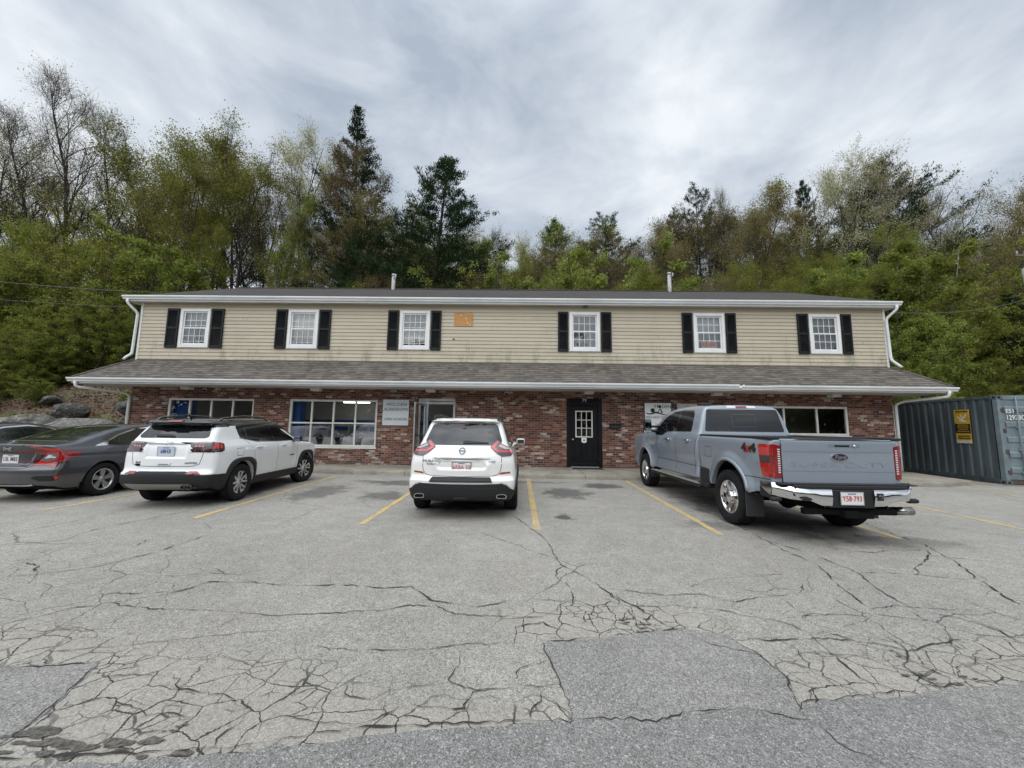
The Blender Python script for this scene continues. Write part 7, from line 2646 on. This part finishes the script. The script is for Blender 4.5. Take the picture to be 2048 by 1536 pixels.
proto('bare', deciduous(1, 20, cb=.34, spread=.27, nlimb=30, rise=60, leaf=4200, lsize=.10, twig=5, forks=1, tuft=.2), LEAF['pale'], BARK)
proto('bare_b', deciduous(2, 20, cb=.42, spread=.30, nlimb=18, rise=55, leaf=7000, lsize=.10, twig=5, forks=1, lean=.06, tuft=.3), LEAF['bud'], BARK)
proto('budding', deciduous(3, 20, cb=.26, spread=.31, nlimb=30, rise=52, leaf=24000, lsize=.135, twig=4, forks=3, tuft=.24), LEAF['olive'], BARK)
proto('budding_b', deciduous(4, 20, cb=.26, spread=.30, nlimb=28, rise=54, leaf=22000, lsize=.135, twig=4, forks=2, tuft=.24), LEAF['bud'], BARK)
proto('pale', deciduous(5, 20, cb=.26, spread=.38, nlimb=20, rise=48, leaf=19000, lsize=.13, twig=4, forks=3, tuft=.22), LEAF['pale'], BARK)
proto('russet', deciduous(6, 20, cb=.2, spread=.32, nlimb=28, rise=50, leaf=26000, lsize=.11, twig=5, forks=2, tuft=.22), LEAF['russet'], BARK)
proto('leafy', deciduous(7, 20, cb=.15, spread=.34, nlimb=22, rise=45, leaf=30000, lsize=.15, twig=4, forks=2, tuft=.28), LEAF['olive'], BARK)
proto('pine', pine(11, 20, cb=.16, spread=.27, gap=.16, whorl=.5, tuftn=34), LEAF['pine'], BARKP, ((0, 6), (1, 3)))
proto('pine_b', pine(12, 20, cb=.30, spread=.30, gap=.3, whorl=.75, shape=.6, tuftn=38), LEAF['pine'], BARKP, ((0, 6), (1, 3)))
proto('pine_c', pine(13, 20, cb=.10, spread=.31, gap=.06, whorl=.42, shape=.75, tuftn=38), LEAF['pine'], BARKP, ((0, 6), (1, 3)))
proto('sapling', sapling(21, 8, 5.5, 26000, .115), LEAF['green'], BARK, ((0, 5), (1, 3), (2, 3)))
proto('sapling_b', sapling(22, 8, 4.5, 20000, .115, stems=4, dome=.7), LEAF['green'], BARK, ((0, 5), (1, 3), (2, 3)))
proto('sapling_c', sapling(23, 8, 6.5, 28000, .115, stems=6, dome=.35), LEAF['olive'], BARK, ((0, 5), (1, 3), (2, 3)))
proto('birch', sapling(24, 8, 3.6, 15000, .11, stems=2, dome=.6), LEAF['green'], BIRCH, ((0, 6), (1, 3), (2, 3)))
NAMES = {'bare': 'bare_tree', 'bare_b': 'bare_tree', 'budding': 'budding_tree', 'budding_b': 'budding_tree', 'pale': 'budding_tree', 'russet': 'russet_tree', 'leafy': 'leafy_tree',
         'pine': 'pine_tree', 'pine_b': 'pine_tree', 'pine_c': 'pine_tree', 'sapling': 'sapling', 'sapling_b': 'sapling', 'sapling_c': 'sapling', 'birch': 'birch_sapling'}


def plant(key, x, y, ztop, label, group, rz=None, wide=1.0, sink=0.0):
    z0 = float(terrain(x, y)) - .1 - sink
    h = ztop - z0
    s = h / BASE_H.get(key, 20)
    o = empty(NAMES[key], (x, y, z0), (x * 7.3 + y * 3.1) % 6.28 if rz is None else rz, label, 'tree', group)
    o.scale = (s * wide, s * wide, s)
    tr, cr = PROTO[key]
    link('trunk', tr, o)
    if cr:
        link('crown', cr, o)
    return o
TREES = [
    ('bare_b', -44.1, 30, 28.8, 1.0, 'sparse tall tree with twiggy crown at the left photo edge'),
    ('bare', -43.4, 33, 29.7, 1.0, 'bare tree with fine grey branches just left of the tallest bare tree'),
    ('bare', -37.4, 31, 31.7, 0.9, 'tallest bare tree on the left, its fine grey branches sweeping upward'),
    ('budding', -32.8, 33, 30.5, 1.0, 'tall olive budding tree above the left end of the roof'),
    ('budding_b', -31.3, 36, 30.0, 1.0, 'yellow-green budding tree in the middle of the tall left cluster'),
    ('budding', -26.0, 34, 29.2, 0.95, 'spreading olive tree with dark forked limbs behind the second upstairs window'),
    ('pale', -25.1, 38, 34.3, 0.8, 'thin pale budding tree at the right edge of the tall left cluster'),
    ('pine_b', -40.0, 40, 24.3, 0.9, 'small dark pine half hidden among the tall left trees'),
    ('bare_b', -23.4, 40, 30.3, 0.8, 'slender bare tree in the gap left of the two tall pines'),
    ('pine', -16.7, 38, 34.1, 1.05, 'tallest pine, its dark tip rising above a tan budding tree'),
    ('russet', -16.0, 35, 28.8, 0.75, 'tan budding tree wrapped round the tallest pine'),
    ('pine_c', -8.3, 34, 27.4, 1.15, 'dense dark pine standing alone against the open sky'),
    ('russet', -11.9, 36, 23.7, 0.8, 'brown twiggy tree between the two tall pines'),
    ('russet', -18.1, 33, 20.9, 0.8, 'brown twiggy tree left of the vent pipe on the roof'),
    ('bare', -4.2, 45, 26.7, 0.7, 'small bare tree right of the dense dark pine'),
    ('budding_b', 0.7, 46, 25.9, 0.55, 'small golden budding tree beside the round dark pine'),
    ('pine_c', 4.8, 48, 29.0, 0.9, 'round-topped dark pine low on the middle skyline'),
    ('pine_b', 11.5, 48, 29.5, 0.9, 'flat-topped pine with open boughs on the middle skyline'),
    ('russet', 9.0, 44, 23.1, 0.8, 'greyish pink budding tree below the flat-topped pine'),
    ('pine_b', 20.8, 50, 30.7, 0.7, 'dark pine low on the skyline left of the tall open pine'),
    ('pine_b', 24.5, 50, 34.5, 0.75, 'open-crowned pine above the second vent pipe'),
    ('russet', 16.5, 42, 22.8, 0.9, 'brown budding tree above the roof near the second vent pipe'),
    ('russet', 26.1, 44, 28.9, 0.9, 'russet tree on the skyline right of the open-crowned pine'),
    ('bare', 25.1, 46, 31.1, 0.6, 'thin leafless tree poking out above the russet trees'),
    ('budding_b', 30.9, 45, 29.2, 0.7, 'tan budding tree between the russet tree and the dark conifer'),
    ('pine_c', 35.7, 46, 33.0, 0.5, 'narrow dark conifer behind the pale yellow tree'),
    ('pale', 34.8, 42, 31.0, 0.7, 'pale yellow budding tree beside the narrow dark conifer'),
    ('pine_b', 41.4, 42, 32.7, 1.05, 'big ragged pine inside the whitish budding crown on the right'),
    ('pale', 37.7, 40, 33.3, 0.85, 'tall whitish budding tree rising highest on the right'),
    ('pale', 42.7, 41, 32.0, 0.85, 'broad whitish tree right of the big ragged pine'),
    ('bare', 46.3, 40, 30.0, 0.8, 'bare twiggy tree leaning right of the whitish crown'),
    ('russet', 44.1, 36, 22.7, 0.8, 'reddish brown tree near the utility pole'),
    ('budding_b', 48.6, 36, 26.6, 0.85, 'tall budding tree at the right photo edge'),
    ('leafy', 37.0, 34, 20.8, 0.7, 'olive tree filling in below the whitish crown'),
    ('leafy', 26.5, 38, 19.7, 0.8, 'olive tree over the right half of the roof'),
    ('budding', 29.8, 37, 19.3, 0.7, 'olive budding tree above the last upstairs window'),
    ('leafy', 20.4, 38, 18.6, 0.8, 'olive green tree low behind the roof between two vent pipes'),
    ('budding_b', -38.6, 37, 29.8, 1.0, 'olive tree filling the gap behind the tallest bare tree'),
    ('budding', -27.5, 30, 23.1, 0.9, 'many-stemmed olive tree with dark trunks right above the first upstairs window'),
    ('budding_b', -32.4, 40, 32.1, 1.0, 'yellowish tree set back between the two tallest olive trees'),
    ('russet', -24.9, 36, 27.4, 0.8, 'brown twiggy tree behind the thin pale budding tree'),
    ('bare_b', -31.8, 29, 22.3, 0.8, 'dark forked trunk with thin foliage left of the roof end'),
    ('budding', -20.1, 33, 22.8, 0.7, 'small olive tree at the right edge of the tall left cluster'),
    ('budding', -48.4, 35, 26.6, 1.0, 'olive tree behind the sparse tall tree at far left'),
    ('budding_b', -37.3, 30, 20.8, 0.9, 'yellow-green budding tree low between the bare trees at left'),
    ('pine_c', -13.6, 33, 20.9, 0.8, 'dark spruce-like pine under the tan budding tree'),
    ('bare', -37.7, 34, 30.1, 0.9, 'bare tree with upswept twigs just right of the tallest bare tree'),
    ('sapling', -32.5, 25, 13.0, 1.0, 'bright green sapling mass at far left under the bare trees'),
    ('sapling_c', -29.6, 26, 15.5, 0.9, 'tall yellow-green sapling left of the roof corner'),
    ('sapling', -26.2, 27, 14.9, 0.9, 'bright green sapling directly above the roof corner'),
    ('leafy', -39.7, 28, 17.8, 0.7, 'shadowy green tree at the left photo edge under the sparse tree'),
    ('sapling_c', -27.7, 21, 7.7, 1.0, 'low green thicket at the left edge above the dark sedan'),
    ('sapling', -25.5, 22, 9.0, 0.9, 'low green thicket beside the upper left downspout'),
    ('sapling_b', -31.7, 22, 9.9, 1.2, 'green thicket cut off by the left photo edge'),
    ('leafy', -24.6, 30, 16.9, 0.6, 'half-leafed tree behind the first two upstairs windows'),
    ('budding', -20.2, 31, 17.0, 0.6, 'half-leafed thin tree behind the second upstairs window'),
    ('sapling_b', -3.9, 30, 14.1, 0.9, 'bright lime sapling above the plywood panel'),
    ('sapling', 1.6, 31, 14.9, 1.0, 'broad lime green sapling above the middle of the roof'),
    ('sapling', 4.9, 30, 14.7, 0.9, 'lime sapling right of the broad lime one'),
    ('sapling', 9.2, 31, 14.8, 1.0, 'lime green sapling left of the second vent pipe'),
    ('sapling_b', 10.6, 29, 13.7, 0.8, 'small lime sapling at the foot of the second vent pipe'),
    ('leafy', -1.3, 34, 16.7, 0.6, 'dull olive tree between two lime saplings'),
    ('leafy', -7.8, 36, 20.1, 0.6, 'shaded olive tree at the foot of the dense dark pine'),
    ('birch', 26.3, 27, 14.9, 1.0, 'white-stemmed birch sapling above the right roof corner'),
    ('birch', 28.7, 28, 15.0, 1.0, 'white-stemmed birch sapling right of the roof corner'),
    ('sapling', 28.6, 29, 15.1, 0.95, 'bright green sapling behind the white birch stems'),
    ('sapling_c', 28.9, 26, 11.7, 0.9, 'green sapling right of the upper right downspout'),
    ('sapling', 25.5, 24, 9.1, 0.9, 'bright green sapling over the right end of the skirt roof'),
    ('sapling_c', 29.9, 25, 10.2, 0.9, 'green sapling above the shipping container'),
    ('pine_c', 31.5, 24, 10.2, 1.1, 'dark hemlock at the right photo edge above the container doors'),
    ('sapling_b', 25.9, 22, 6.5, 0.9, 'yellow-tipped shrub over the container roof'),
    ('sapling_c', 34.7, 27, 13.8, 0.9, 'green tree behind the transformer'),
    ('sapling_b', 22.6, 22, 6.4, 0.8, 'low green shrub beside the lower right gutter'),
    ('leafy', 28.2, 32, 16.0, 0.6, 'olive tree just left of the white birch stems'),
]
for key, x, y, zt, w, lab in TREES:
    plant(key, x, y, zt, lab, None, wide=w)

# ------------------------------------------------------------------ woods, bank and the rest
def fill_woods():
    rg = np.random.default_rng(77)
    def at(px, y):       # bearing of a picture column, for spreading the far trees evenly
        return (px - 1014) / 775 * y
    back = [('russet', 'brown budding tree deep in the woods behind the building', 'brown trees deep in the woods'),
            ('leafy', 'olive half-leafed tree deep in the woods behind the building', 'olive trees deep in the woods'),
            ('budding', 'olive half-leafed tree deep in the woods behind the building', 'olive trees deep in the woods')]
    for row, (y0, sc) in enumerate(((44, 1.0), (53, 1.12), (36, .8))):
        for px in np.arange(-70, 2150, 70 if row < 2 else 100):
            p = px + rg.uniform(-30, 30)
            y = y0 + rg.uniform(-3, 3)
            # how high the mass of the woods stands above the roof line, along the picture
            el = np.interp(p, [-70, 150, 300, 380, 640, 700, 900, 960, 1280, 1330, 1600, 1700, 2048, 2150],
                           [.54, .52, .44, .27, .27, .56, .53, .50, .50, .55, .57, .58, .56, .55])
            zt = 1.5 + el * y * (rg.uniform(.86, 1.06) if row < 2 else rg.uniform(.7, .9))
            k, lab, g = back[rg.choice(3, p=(.34, .33, .33))] if p < 1900 or True else back[0]
            x = at(p, y)
            if zt - terrain(x, y) < 3.5:
                continue
            plant(k, x, y, zt, lab, g, rz=rg.uniform(0, 6.28), wide=rg.uniform(.85, 1.15))
    lowk = ['sapling', 'sapling_b', 'sapling_c']
    spots = []
    for px in np.arange(-60, 262, 26):
        for y, h in ((18.6, 1.3), (21.5, 2.2), (24.5, 3.2)):
            if (px > 70 and y < 23) or (px > 20 and y < 20):
                continue
            spots.append((at(px + rg.uniform(-14, 14), y), y + rg.uniform(-.8, .8), h * rg.uniform(.7, 1.25)))
    for px in np.arange(1790, 2100, 34):
        for y, h in ((20.0, 2.2), (23.5, 3.2)):
            spots.append((at(px + rg.uniform(-14, 14), y), y + rg.uniform(-.8, .8), h * rg.uniform(.7, 1.25)))
    spots += [(-20.2, 18.2, 1.0), (-18.9, 18.6, .8), (-15.6, 18.4, 1.0), (-23.5, 18.6, 1.3)]
    for (x, y, h) in spots:
        if y < 18.6 and rg.uniform() < .45:
            continue
        z = float(terrain(x, y))
        plant(lowk[rg.integers(0, 3)], x, y, z + h, 'low leafy bush in the thicket on the wooded bank', 'low bushes on the wooded bank', rz=rg.uniform(0, 6.28), wide=rg.uniform(1.0, 1.5))
    # ridge-top scrub showing just over the main roof
    for px in np.arange(660, 1740, 60):
        p = px + rg.uniform(-20, 20)
        y = 29 + rg.uniform(-2, 3)
        plant((lowk + ['leafy', 'russet', 'budding', 'russet', 'leafy'])[rg.integers(0, 8)], at(p, y), y, 1.5 + y * rg.uniform(.36, .42), 'low leafy tree just showing over the main roof', 'low trees over the main roof', rz=rg.uniform(0, 6.28), wide=rg.uniform(.8, 1.1))


fill_woods()


def dead_leaves():
    rg = np.random.default_rng(5)
    n = 9000
    x = rg.uniform(-30, -13.6, n)
    y = rg.uniform(15.5, 26, n)
    C = np.stack([x, y, terrain(x, y) + rg.uniform(.0, .10, n)], 1)
    V, Q = leaf_quads(C, .13, rg, up=1.5)
    m = leaf_mat('dead_leaf', (.055, .030, .016), (.12, .070, .038), (.20, .13, .075), trans=.1)
    tag(link('dead_leaves', np_mesh('dead_leaves', V, Q, mats=[m])), 'brown fallen leaves strewn over the bank', 'leaves', kind='stuff')
    n = 5200
    x = np.concatenate([rg.uniform(-19.5, -14.2, n), rg.uniform(-28, -19, n // 3)])
    y = np.concatenate([rg.uniform(14.6, 16.8, n), rg.uniform(16.2, 17.6, n // 3)])
    m_ = len(x)
    C = np.stack([x, y, terrain(x, y) + rg.uniform(.02, .09, m_)], 1)
    V, Q = leaf_quads(C, .17, rg, dirs=np.tile(np.array([[0, 0, 1.0]]), (m_, 1)), width=.14)
    gm = leaf_mat('grass_blade', (.07, .095, .02), (.13, .15, .04), (.20, .20, .07), trans=.3)
    tag(link('grass', np_mesh('grass', V, Q, mats=[gm])), 'patchy grass at the foot of the bank', 'grass', kind='stuff')
    # trees across the road, seen only mirrored in glass and paint
    N = 60000
    cx = rg.uniform(-75, 75, 130)
    cy = rg.uniform(-46, -34, 130)
    ch = rg.uniform(8, 16, 130)
    i = rg.integers(0, 130, N)
    t = rg.uniform(0, 1, N)
    rad = (1.2 + 2.6 * np.sin(np.clip(t, .05, 1) * 2.6)) * np.sqrt(rg.uniform(0, 1, N))
    a = rg.uniform(0, 2 * pi, N)
    C = np.stack([cx[i] + rad * np.cos(a), cy[i] + rad * np.sin(a), .5 + t * ch[i]], 1)
    V, Q = leaf_quads(C, 1.0, rg)
    tag(link('treeline', np_mesh('treeline', V, Q, mats=[leaf_mat('far_foliage', (.03, .035, .012), (.06, .065, .022), trans=.2)])), 'far line of trees across the road', 'trees', kind='stuff')


dead_leaves()


def boulder(seed, loc, size, rz, label, m, name='boulder'):
    bm = bmesh.new()
    bmesh.ops.create_icosphere(bm, subdivisions=4, radius=1)
    rg = np.random.default_rng(seed)
    from mathutils import noise as mn
    off = Vector(rg.uniform(-50, 50, 3))
    pl = [(Vector(rg.normal(0, 1, 3)).normalized(), rg.uniform(.62, .9)) for _ in range(11)]
    for v in bm.verts:
        p = v.co.copy()
        for n, d in pl:                    # knock flat faces off the lump
            e = p.dot(n) - d
            if e > 0:
                p -= n * e * .85
        p *= 1 + .16 * mn.noise(p * 1.6 + off) + .06 * mn.noise(p * 5 + off) + .025 * mn.noise(p * 13 + off)
        v.co = Vector((p.x * size[0], p.y * size[1], p.z * size[2]))
    mb = MB()
    mb.bm(bm, 0, False)
    bm.free()
    o = mb.build(name, m)
    o.location = loc
    o.rotation_euler = (rg.uniform(-.15, .15), rg.uniform(-.15, .15), rz)
    tag(o, label, 'boulder')


def rock_mat(name, a, b, lich):
    m, nt, bs = new_mat(name)
    P = nd(nt, 'ShaderNodeTexCoord').outputs['Object']
    n = noise(nt, P, 2.5, 7, .7)
    c = mix(nt, sstep(nt, n, .35, .65), a, b)
    n2 = noise(nt, P, 9, 6, .75)
    c = mix(nt, sstep(nt, n2, .52, .62), c, lich)
    c = mix(nt, sstep(nt, noise(nt, P, 30, 4, .7), .55, .7, 0, .7), c, (.03, .028, .025))
    nt.links.new(c, bs.inputs['Base Color'])
    bs.inputs['Roughness'].default_value = .92
    bp = nd(nt, 'ShaderNodeBump', {'Strength': .9, 'Distance': .05, 'Height': n2})
    nt.links.new(bp.outputs[0], bs.inputs['Normal'])
    return m


GRAN = rock_mat('lichened_granite', (.075, .07, .062), (.17, .16, .14), (.30, .29, .255))
GREY = rock_mat('grey_boulder', (.030, .029, .027), (.085, .082, .075), (.20, .195, .18))
boulder(1, (-17.5, 15.0, 1.83), (.60, .45, .40), .4, 'rounded dark grey boulder standing highest left of the building', GREY)
boulder(2, (-16.9, 14.6, 1.12), (1.6, .8, .55), .05, 'broad pale flat boulder just behind the dark grey sedan', GRAN)
boulder(3, (-16.2, 16.2, 2.10), (.85, .55, .42), -.2, 'dark wedge shaped boulder nearest the brick corner', GREY)
boulder(4, (-18.6, 14.8, 1.38), (.75, .55, .38), .8, 'low grey boulder at the end of the concrete kerb', GRAN)
boulder(5, (-14.9, 14.9, 1.55), (.42, .38, .30), .2, 'small brownish stone beside the lower left downspout', GRAN)
boulder(6, (-22.5, 18.4, 2.5), (.5, .4, .25), .3, 'half buried stone on the leafy bank', GREY)
boulder(7, (-19.6, 19.8, 3.05), (.34, .25, .2), .3, 'small pale stone high on the leafy bank', GRAN)
# concrete edging that climbs the bank
kb = MB()
pts = [(-30, 14.0), (-24, 14.6), (-20.5, 15.0), (-18.6, 15.2)]
kz = [1.52, 1.56, 1.60, 1.66]
for (a, za), (b, zb) in zip(zip(pts[:-1], kz[:-1]), zip(pts[1:], kz[1:])):
    kb.add([(a[0], a[1], za), (b[0], b[1], zb), (b[0], b[1] + .35, zb + .02), (a[0], a[1] + .35, za + .02), (a[0], a[1], za - .5), (b[0], b[1], zb - .5)], [(0, 1, 2, 3), (4, 5, 1, 0)])
tag(kb.build('retaining_kerb', plain('pale_concrete', (.34, .32, .27), .9, var=.25, vscale=3, bump=.3)), 'pale concrete retaining kerb behind the parked sedans', 'kerb')


def container():
    C = empty('shipping_container', (14.13, 11.59, .03), -math.atan2(.42, 3.39), 'slate grey corrugated shipping container at the right end of the building', 'container')
    m, nt, b = new_mat('weathered_slate_paint')
    P = nd(nt, 'ShaderNodeTexCoord').outputs['Object']
    n = noise(nt, vmap(nt, P, (1, 1, .35)), 1.6, 6, .7)
    c = mix(nt, sstep(nt, n, .38, .62), (.045, .062, .070), (.075, .095, .104))
    c = mix(nt, sstep(nt, noise(nt, P, 9, 6, .75), .60, .70), c, (.12, .075, .045))
    c = mix(nt, sstep(nt, noise(nt, vmap(nt, P, (6, 6, .3)), 2.0, 4, .7), .56, .75, 0, .4), c, (.22, .24, .24))
    nt.links.new(c, b.inputs['Base Color'])
    b.inputs['Roughness'].default_value = .55
    lite = plain('pale_slate_paint', (.155, .195, .21), .5, var=.2, vscale=2.2)
    rust = plain('rust_steel', (.07, .05, .04), .85, var=.4, vscale=9)
    L, W, H = 6.06, 2.44, 2.59

    def corr(fixed, along0, along1, z0, z1, axis, out):
        """trapezoid corrugation"""
        prof, t = [], along0
        per = .278
        while t < along1 - .02:
            for dt, d in ((0, 0), (.07, 0), (.105, .036), (.209, .036), (.244, 0)):
                if t + dt <= along1:
                    prof.append((t + dt, d))
            t += per
        prof.append((along1, 0))
        mb = MB()
        k = len(prof)
        V = []
        for zz in (z0, z1):
            for (t, d) in prof:
                V.append((fixed + out * -d, t, zz) if axis == 'y' else (t, fixed + out * -d, zz))
        mb.add(V, [(i, i + 1, k + i + 1, k + i) for i in range(k - 1)])
        return mb
    corr(.02, .18, L - .12, .16, H - .09, 'y', -1).build('side_panel', m, C)
    corr(W - .02, .18, L - .12, .16, H - .09, 'y', 1).build('side_panel', m, C)
    MB().add([(.02, L - .02, .1), (W - .02, L - .02, .1), (W - .02, L - .02, H - .05), (.02, L - .02, H - .05)], [(0, 1, 2, 3)]).build('end_panel', m, C)
    MB().box(.03, W - .03, .05, L - .05, H - .055, H - .03).build('roof', m, C)
    for x0 in (0, W - .10):
        for y0 in (0, L - .12):
            p = MB().bbox(x0, x0 + .10, y0, y0 + .14, .12, H - .12, .008)
            p.build('corner_post', m if y0 else lite, C)
            for zz in (0, H - .12):
                cc = MB().bbox(x0 - .004, x0 + .16 if x0 == 0 else x0 + .104, y0 - .004, y0 + .17, zz, zz + .118, .01)
                if x0 > 0:
                    cc = MB().bbox(x0 - .06, x0 + .104, y0 - .004, y0 + .17, zz, zz + .118, .01)
                o = cc.build('corner_casting', plain('casting_grey', (.10, .125, .135), .6, var=.3), C)
                MB().bbox(x0 + .03, x0 + .09, y0 - .007, y0 - .003, zz + .03, zz + .085, .002).bbox(x0 - .007, x0 - .003, y0 + .05, y0 + .12, zz + .03, zz + .085, .002).build('casting_hole', CAR['seam'](), o)
        MB().bbox(x0 + .01, x0 + .08, .14, L - .12, H - .09, H - .01, .006).build('top_rail', m, C)
        MB().bbox(x0 + .01, x0 + .08, .14, L - .12, .02, .16, .006).build('bottom_rail', plain('rail_dark', (.05, .065, .07), .6, var=.3), C)
    MB().bbox(.10, W - .10, .01, .10, H - .13, H - .005, .006).build('door_header', lite, C)
    MB().bbox(.10, W - .10, .0, .12, .02, .14, .006).build('door_sill', rust, C)
    for a, b2 in ((.11, W / 2 - .008), (W / 2 + .008, W - .11)):
        d = MB()
        z0, z1 = .15, H - .14
        d.box(a, b2, .03, .055, z0, z1)
        # horizontal pressings of the door leaf
        for k in range(5):
            zc = z0 + .26 + k * .44
            d.add([(a + .06, .029, zc - .10), (b2 - .06, .029, zc - .10), (b2 - .06, .004, zc - .06), (a + .06, .004, zc - .06), (b2 - .06, .004, zc + .06), (a + .06, .004, zc + .06), (b2 - .06, .029, zc + .10), (a + .06, .029, zc + .10)],
                  [(0, 1, 2, 3), (3, 2, 4, 5), (5, 4, 6, 7)])
        D = d.build('door', lite, C)
        for xx in (a + .35, b2 - .28):
            r = MB().tube([(xx, -.02, .06), (xx, -.02, H - .04)], .017, 8)
            for zz in (.35, 1.0, 1.65, 2.2):
                r.bbox(xx - .045, xx + .045, -.022, .03, zz - .035, zz + .035, .006)
            r.build('lock_rod', lite, D)
        hx = a + .0 if a < 1 else b2
        for zz in (.35, .95, 1.55, 2.15):
            MB().bbox(hx - .05, hx + .05, -.008, .03, zz - .06, zz + .06, .01).build('hinge', rust, D)
    wt = plain('stencil_white', (.62, .63, .62), .6)
    lettering('E51', .17, wt, (.30, -.001, 2.12), C, depth=.003, sx=.9, bold=.004, name='stencil_number')
    lettering('12928C', .19, wt, (.42, -.001, 1.93), C, depth=.003, sx=.8, bold=.004, name='stencil_number')
    ye = plain('emblem_yellow', (.62, .42, .03), .5)
    MB().prism([(.80 + .16 * cos(pi / 3 * k), 2.0 + .19 * sin(pi / 3 * k)) for k in range(6)], 'y', -.012, .003).build('yellow_emblem', ye, C)
    # poster wired flat to the side: yellow head with a white mark, black band of small print, yellow foot
    pc, pz = 1.07, 1.66
    B = MB().bbox(-.012, .0, pc - .24, pc + .24, pz - .52, pz + .55, .002).build('hanging_poster', plain('poster_yellow', (.50, .31, .03), .55, var=.18, vscale=7), C)
    MB().box(-.0145, -.0125, pc - .238, pc + .238, pz - .20, pz + .10).build('poster_band', plain('poster_black', (.012, .011, .010), .5), B)
    em = MB()
    for (a, c2, w) in (((-.14, .33), (.0, .22), .035), ((.0, .22), (.15, .40), .04), ((-.08, .22), (.10, .17), .05), ((-.03, .40), (.02, .25), .03)):
        a, c2 = Vector(a), Vector(c2)
        nrm = Vector((-(c2 - a).y, (c2 - a).x)).normalized() * w / 2
        q = [a + nrm, c2 + nrm, c2 - nrm, a - nrm]
        em.add([(-.0150, pc - p.x, pz + p.y) for p in q], [(0, 1, 2, 3)])
    em.build('poster_mark', plain('poster_white', (.66, .64, .58), .55), B)
    tx = MB()
    for z, w in ((.06, .16), (.0, .18), (-.07, .15), (-.14, .19)):
        for k in range(7):
            y0 = pc - w + k * 2 * w / 7
            tx.box(-.0165, -.0150, y0, y0 + 2 * w / 7 * .7, pz + z - .016, pz + z + .016)
    tx.build('poster_print', plain('print_gold', (.40, .25, .03), .5), B)
    t2 = MB()
    for z, w, mi in ((.49, .20, 0), (-.29, .18, 0), (-.36, .20, 0)):
        for k in range(6):
            y0 = pc - w + k * 2 * w / 6
            t2.box(-.0165, -.0125, y0, y0 + 2 * w / 6 * .75, pz + z - .022, pz + z + .022)
    t2.build('poster_print', plain('poster_black', (.012, .011, .010), .5), B)
    MB().box(-.0150, -.0125, pc - .235, pc + .235, pz - .51, pz - .42).build('poster_foot', plain('poster_pale', (.55, .50, .42), .6, var=.3, vscale=20), B)
    for k in range(3):
        o = MB().bbox(.15 + .85 * k, .42 + .85 * k, .0, .35, -.028, .015, .006).build('timber_block', rust, C)


container()


def utility():
    U = empty('utility_pole', (27.35, 20.0, float(terrain(27.35, 20.0)) - .2), 0, 'wooden utility pole with crossarm and grey transformer at the right photo edge', 'utility pole')
    z0 = U.location.z
    MB().tube([(0, 0, 0), (0, 0, 11.6 - z0)], [.17, .12], 12).build('pole', plain('pole_wood', (.09, .075, .06), .9, var=.3, vscale=4), U)
    MB().bbox(-1.25, 1.25, -.20, -.10, 10.75 - z0, 10.87 - z0, .01).build('crossarm', plain('arm_wood', (.13, .11, .09), .9), U)
    t = MB()
    zc = 9.35 - z0
    t.lathe([(zc, 0), (zc, .24), (zc + .03, .27), (zc + .80, .27), (zc + .84, .22), (zc + .88, 0)], (-.52, -.1, 0), 'z', 24)
    t.lathe([(zc + .86, .05), (zc + .95, .035), (zc + 1.12, .05), (zc + 1.15, 0)], (-.52, -.1, 0), 'z', 10)
    t.bbox(-.30, -.05, -.16, -.04, zc + .2, zc + .3, .01).bbox(-.30, -.05, -.16, -.04, zc + .6, zc + .7, .01)
    t.build('transformer', plain('transformer_grey', (.42, .44, .45), .45, var=.1), U)
    for x in (-1.15, -.75, 1.1):
        MB().lathe([(10.87 - z0, .02), (10.92 - z0, .05), (10.97 - z0, .03), (11.02 - z0, .05), (11.06 - z0, 0)], (x, -.15, 0), 'z', 10).build('insulator', plain('insulator', (.35, .30, .27), .2), U)
    dark = plain('wire_black', (.02, .02, .02), .6)
    lite = plain('wire_grey', (.13, .135, .12), .6)

    def wire(a, b, sag, r, label, m):
        a, b = Vector(a), Vector(b)
        pts = []
        for i in range(25):
            t = i / 24
            p = a.lerp(b, t)
            p.z -= sag * 4 * t * (1 - t)
            pts.append(p)
        tag(MB().tube(pts, r, 6).build('overhead_wire', m), label, 'wire')
    wire((27.2, 19.85, 8.75), (13.1, 13.45, 5.68), .35, .008, 'service wire from the utility pole to the upper right corner of the building', lite)
    wire((26.2, 19.85, 11.05), (60, 14, 11.6), .5, .012, 'power line leaving the crossarm at the right photo edge', dark)
    wire((26.6, 19.85, 10.6), (20.5, 26.0, 9.8), .15, .012, 'power line running from the crossarm back over the trees', dark)
    wire((-13.7, 14.2, 6.45), (-34, 14.0, 9.0), .5, .009, 'higher of two wires running from the roof corner to the left photo edge', lite)
    wire((-13.7, 13.4, 5.62), (-34, 13.3, 7.6), .35, .006, 'lower thinner wire running from the eave to the left photo edge', lite)


utility()
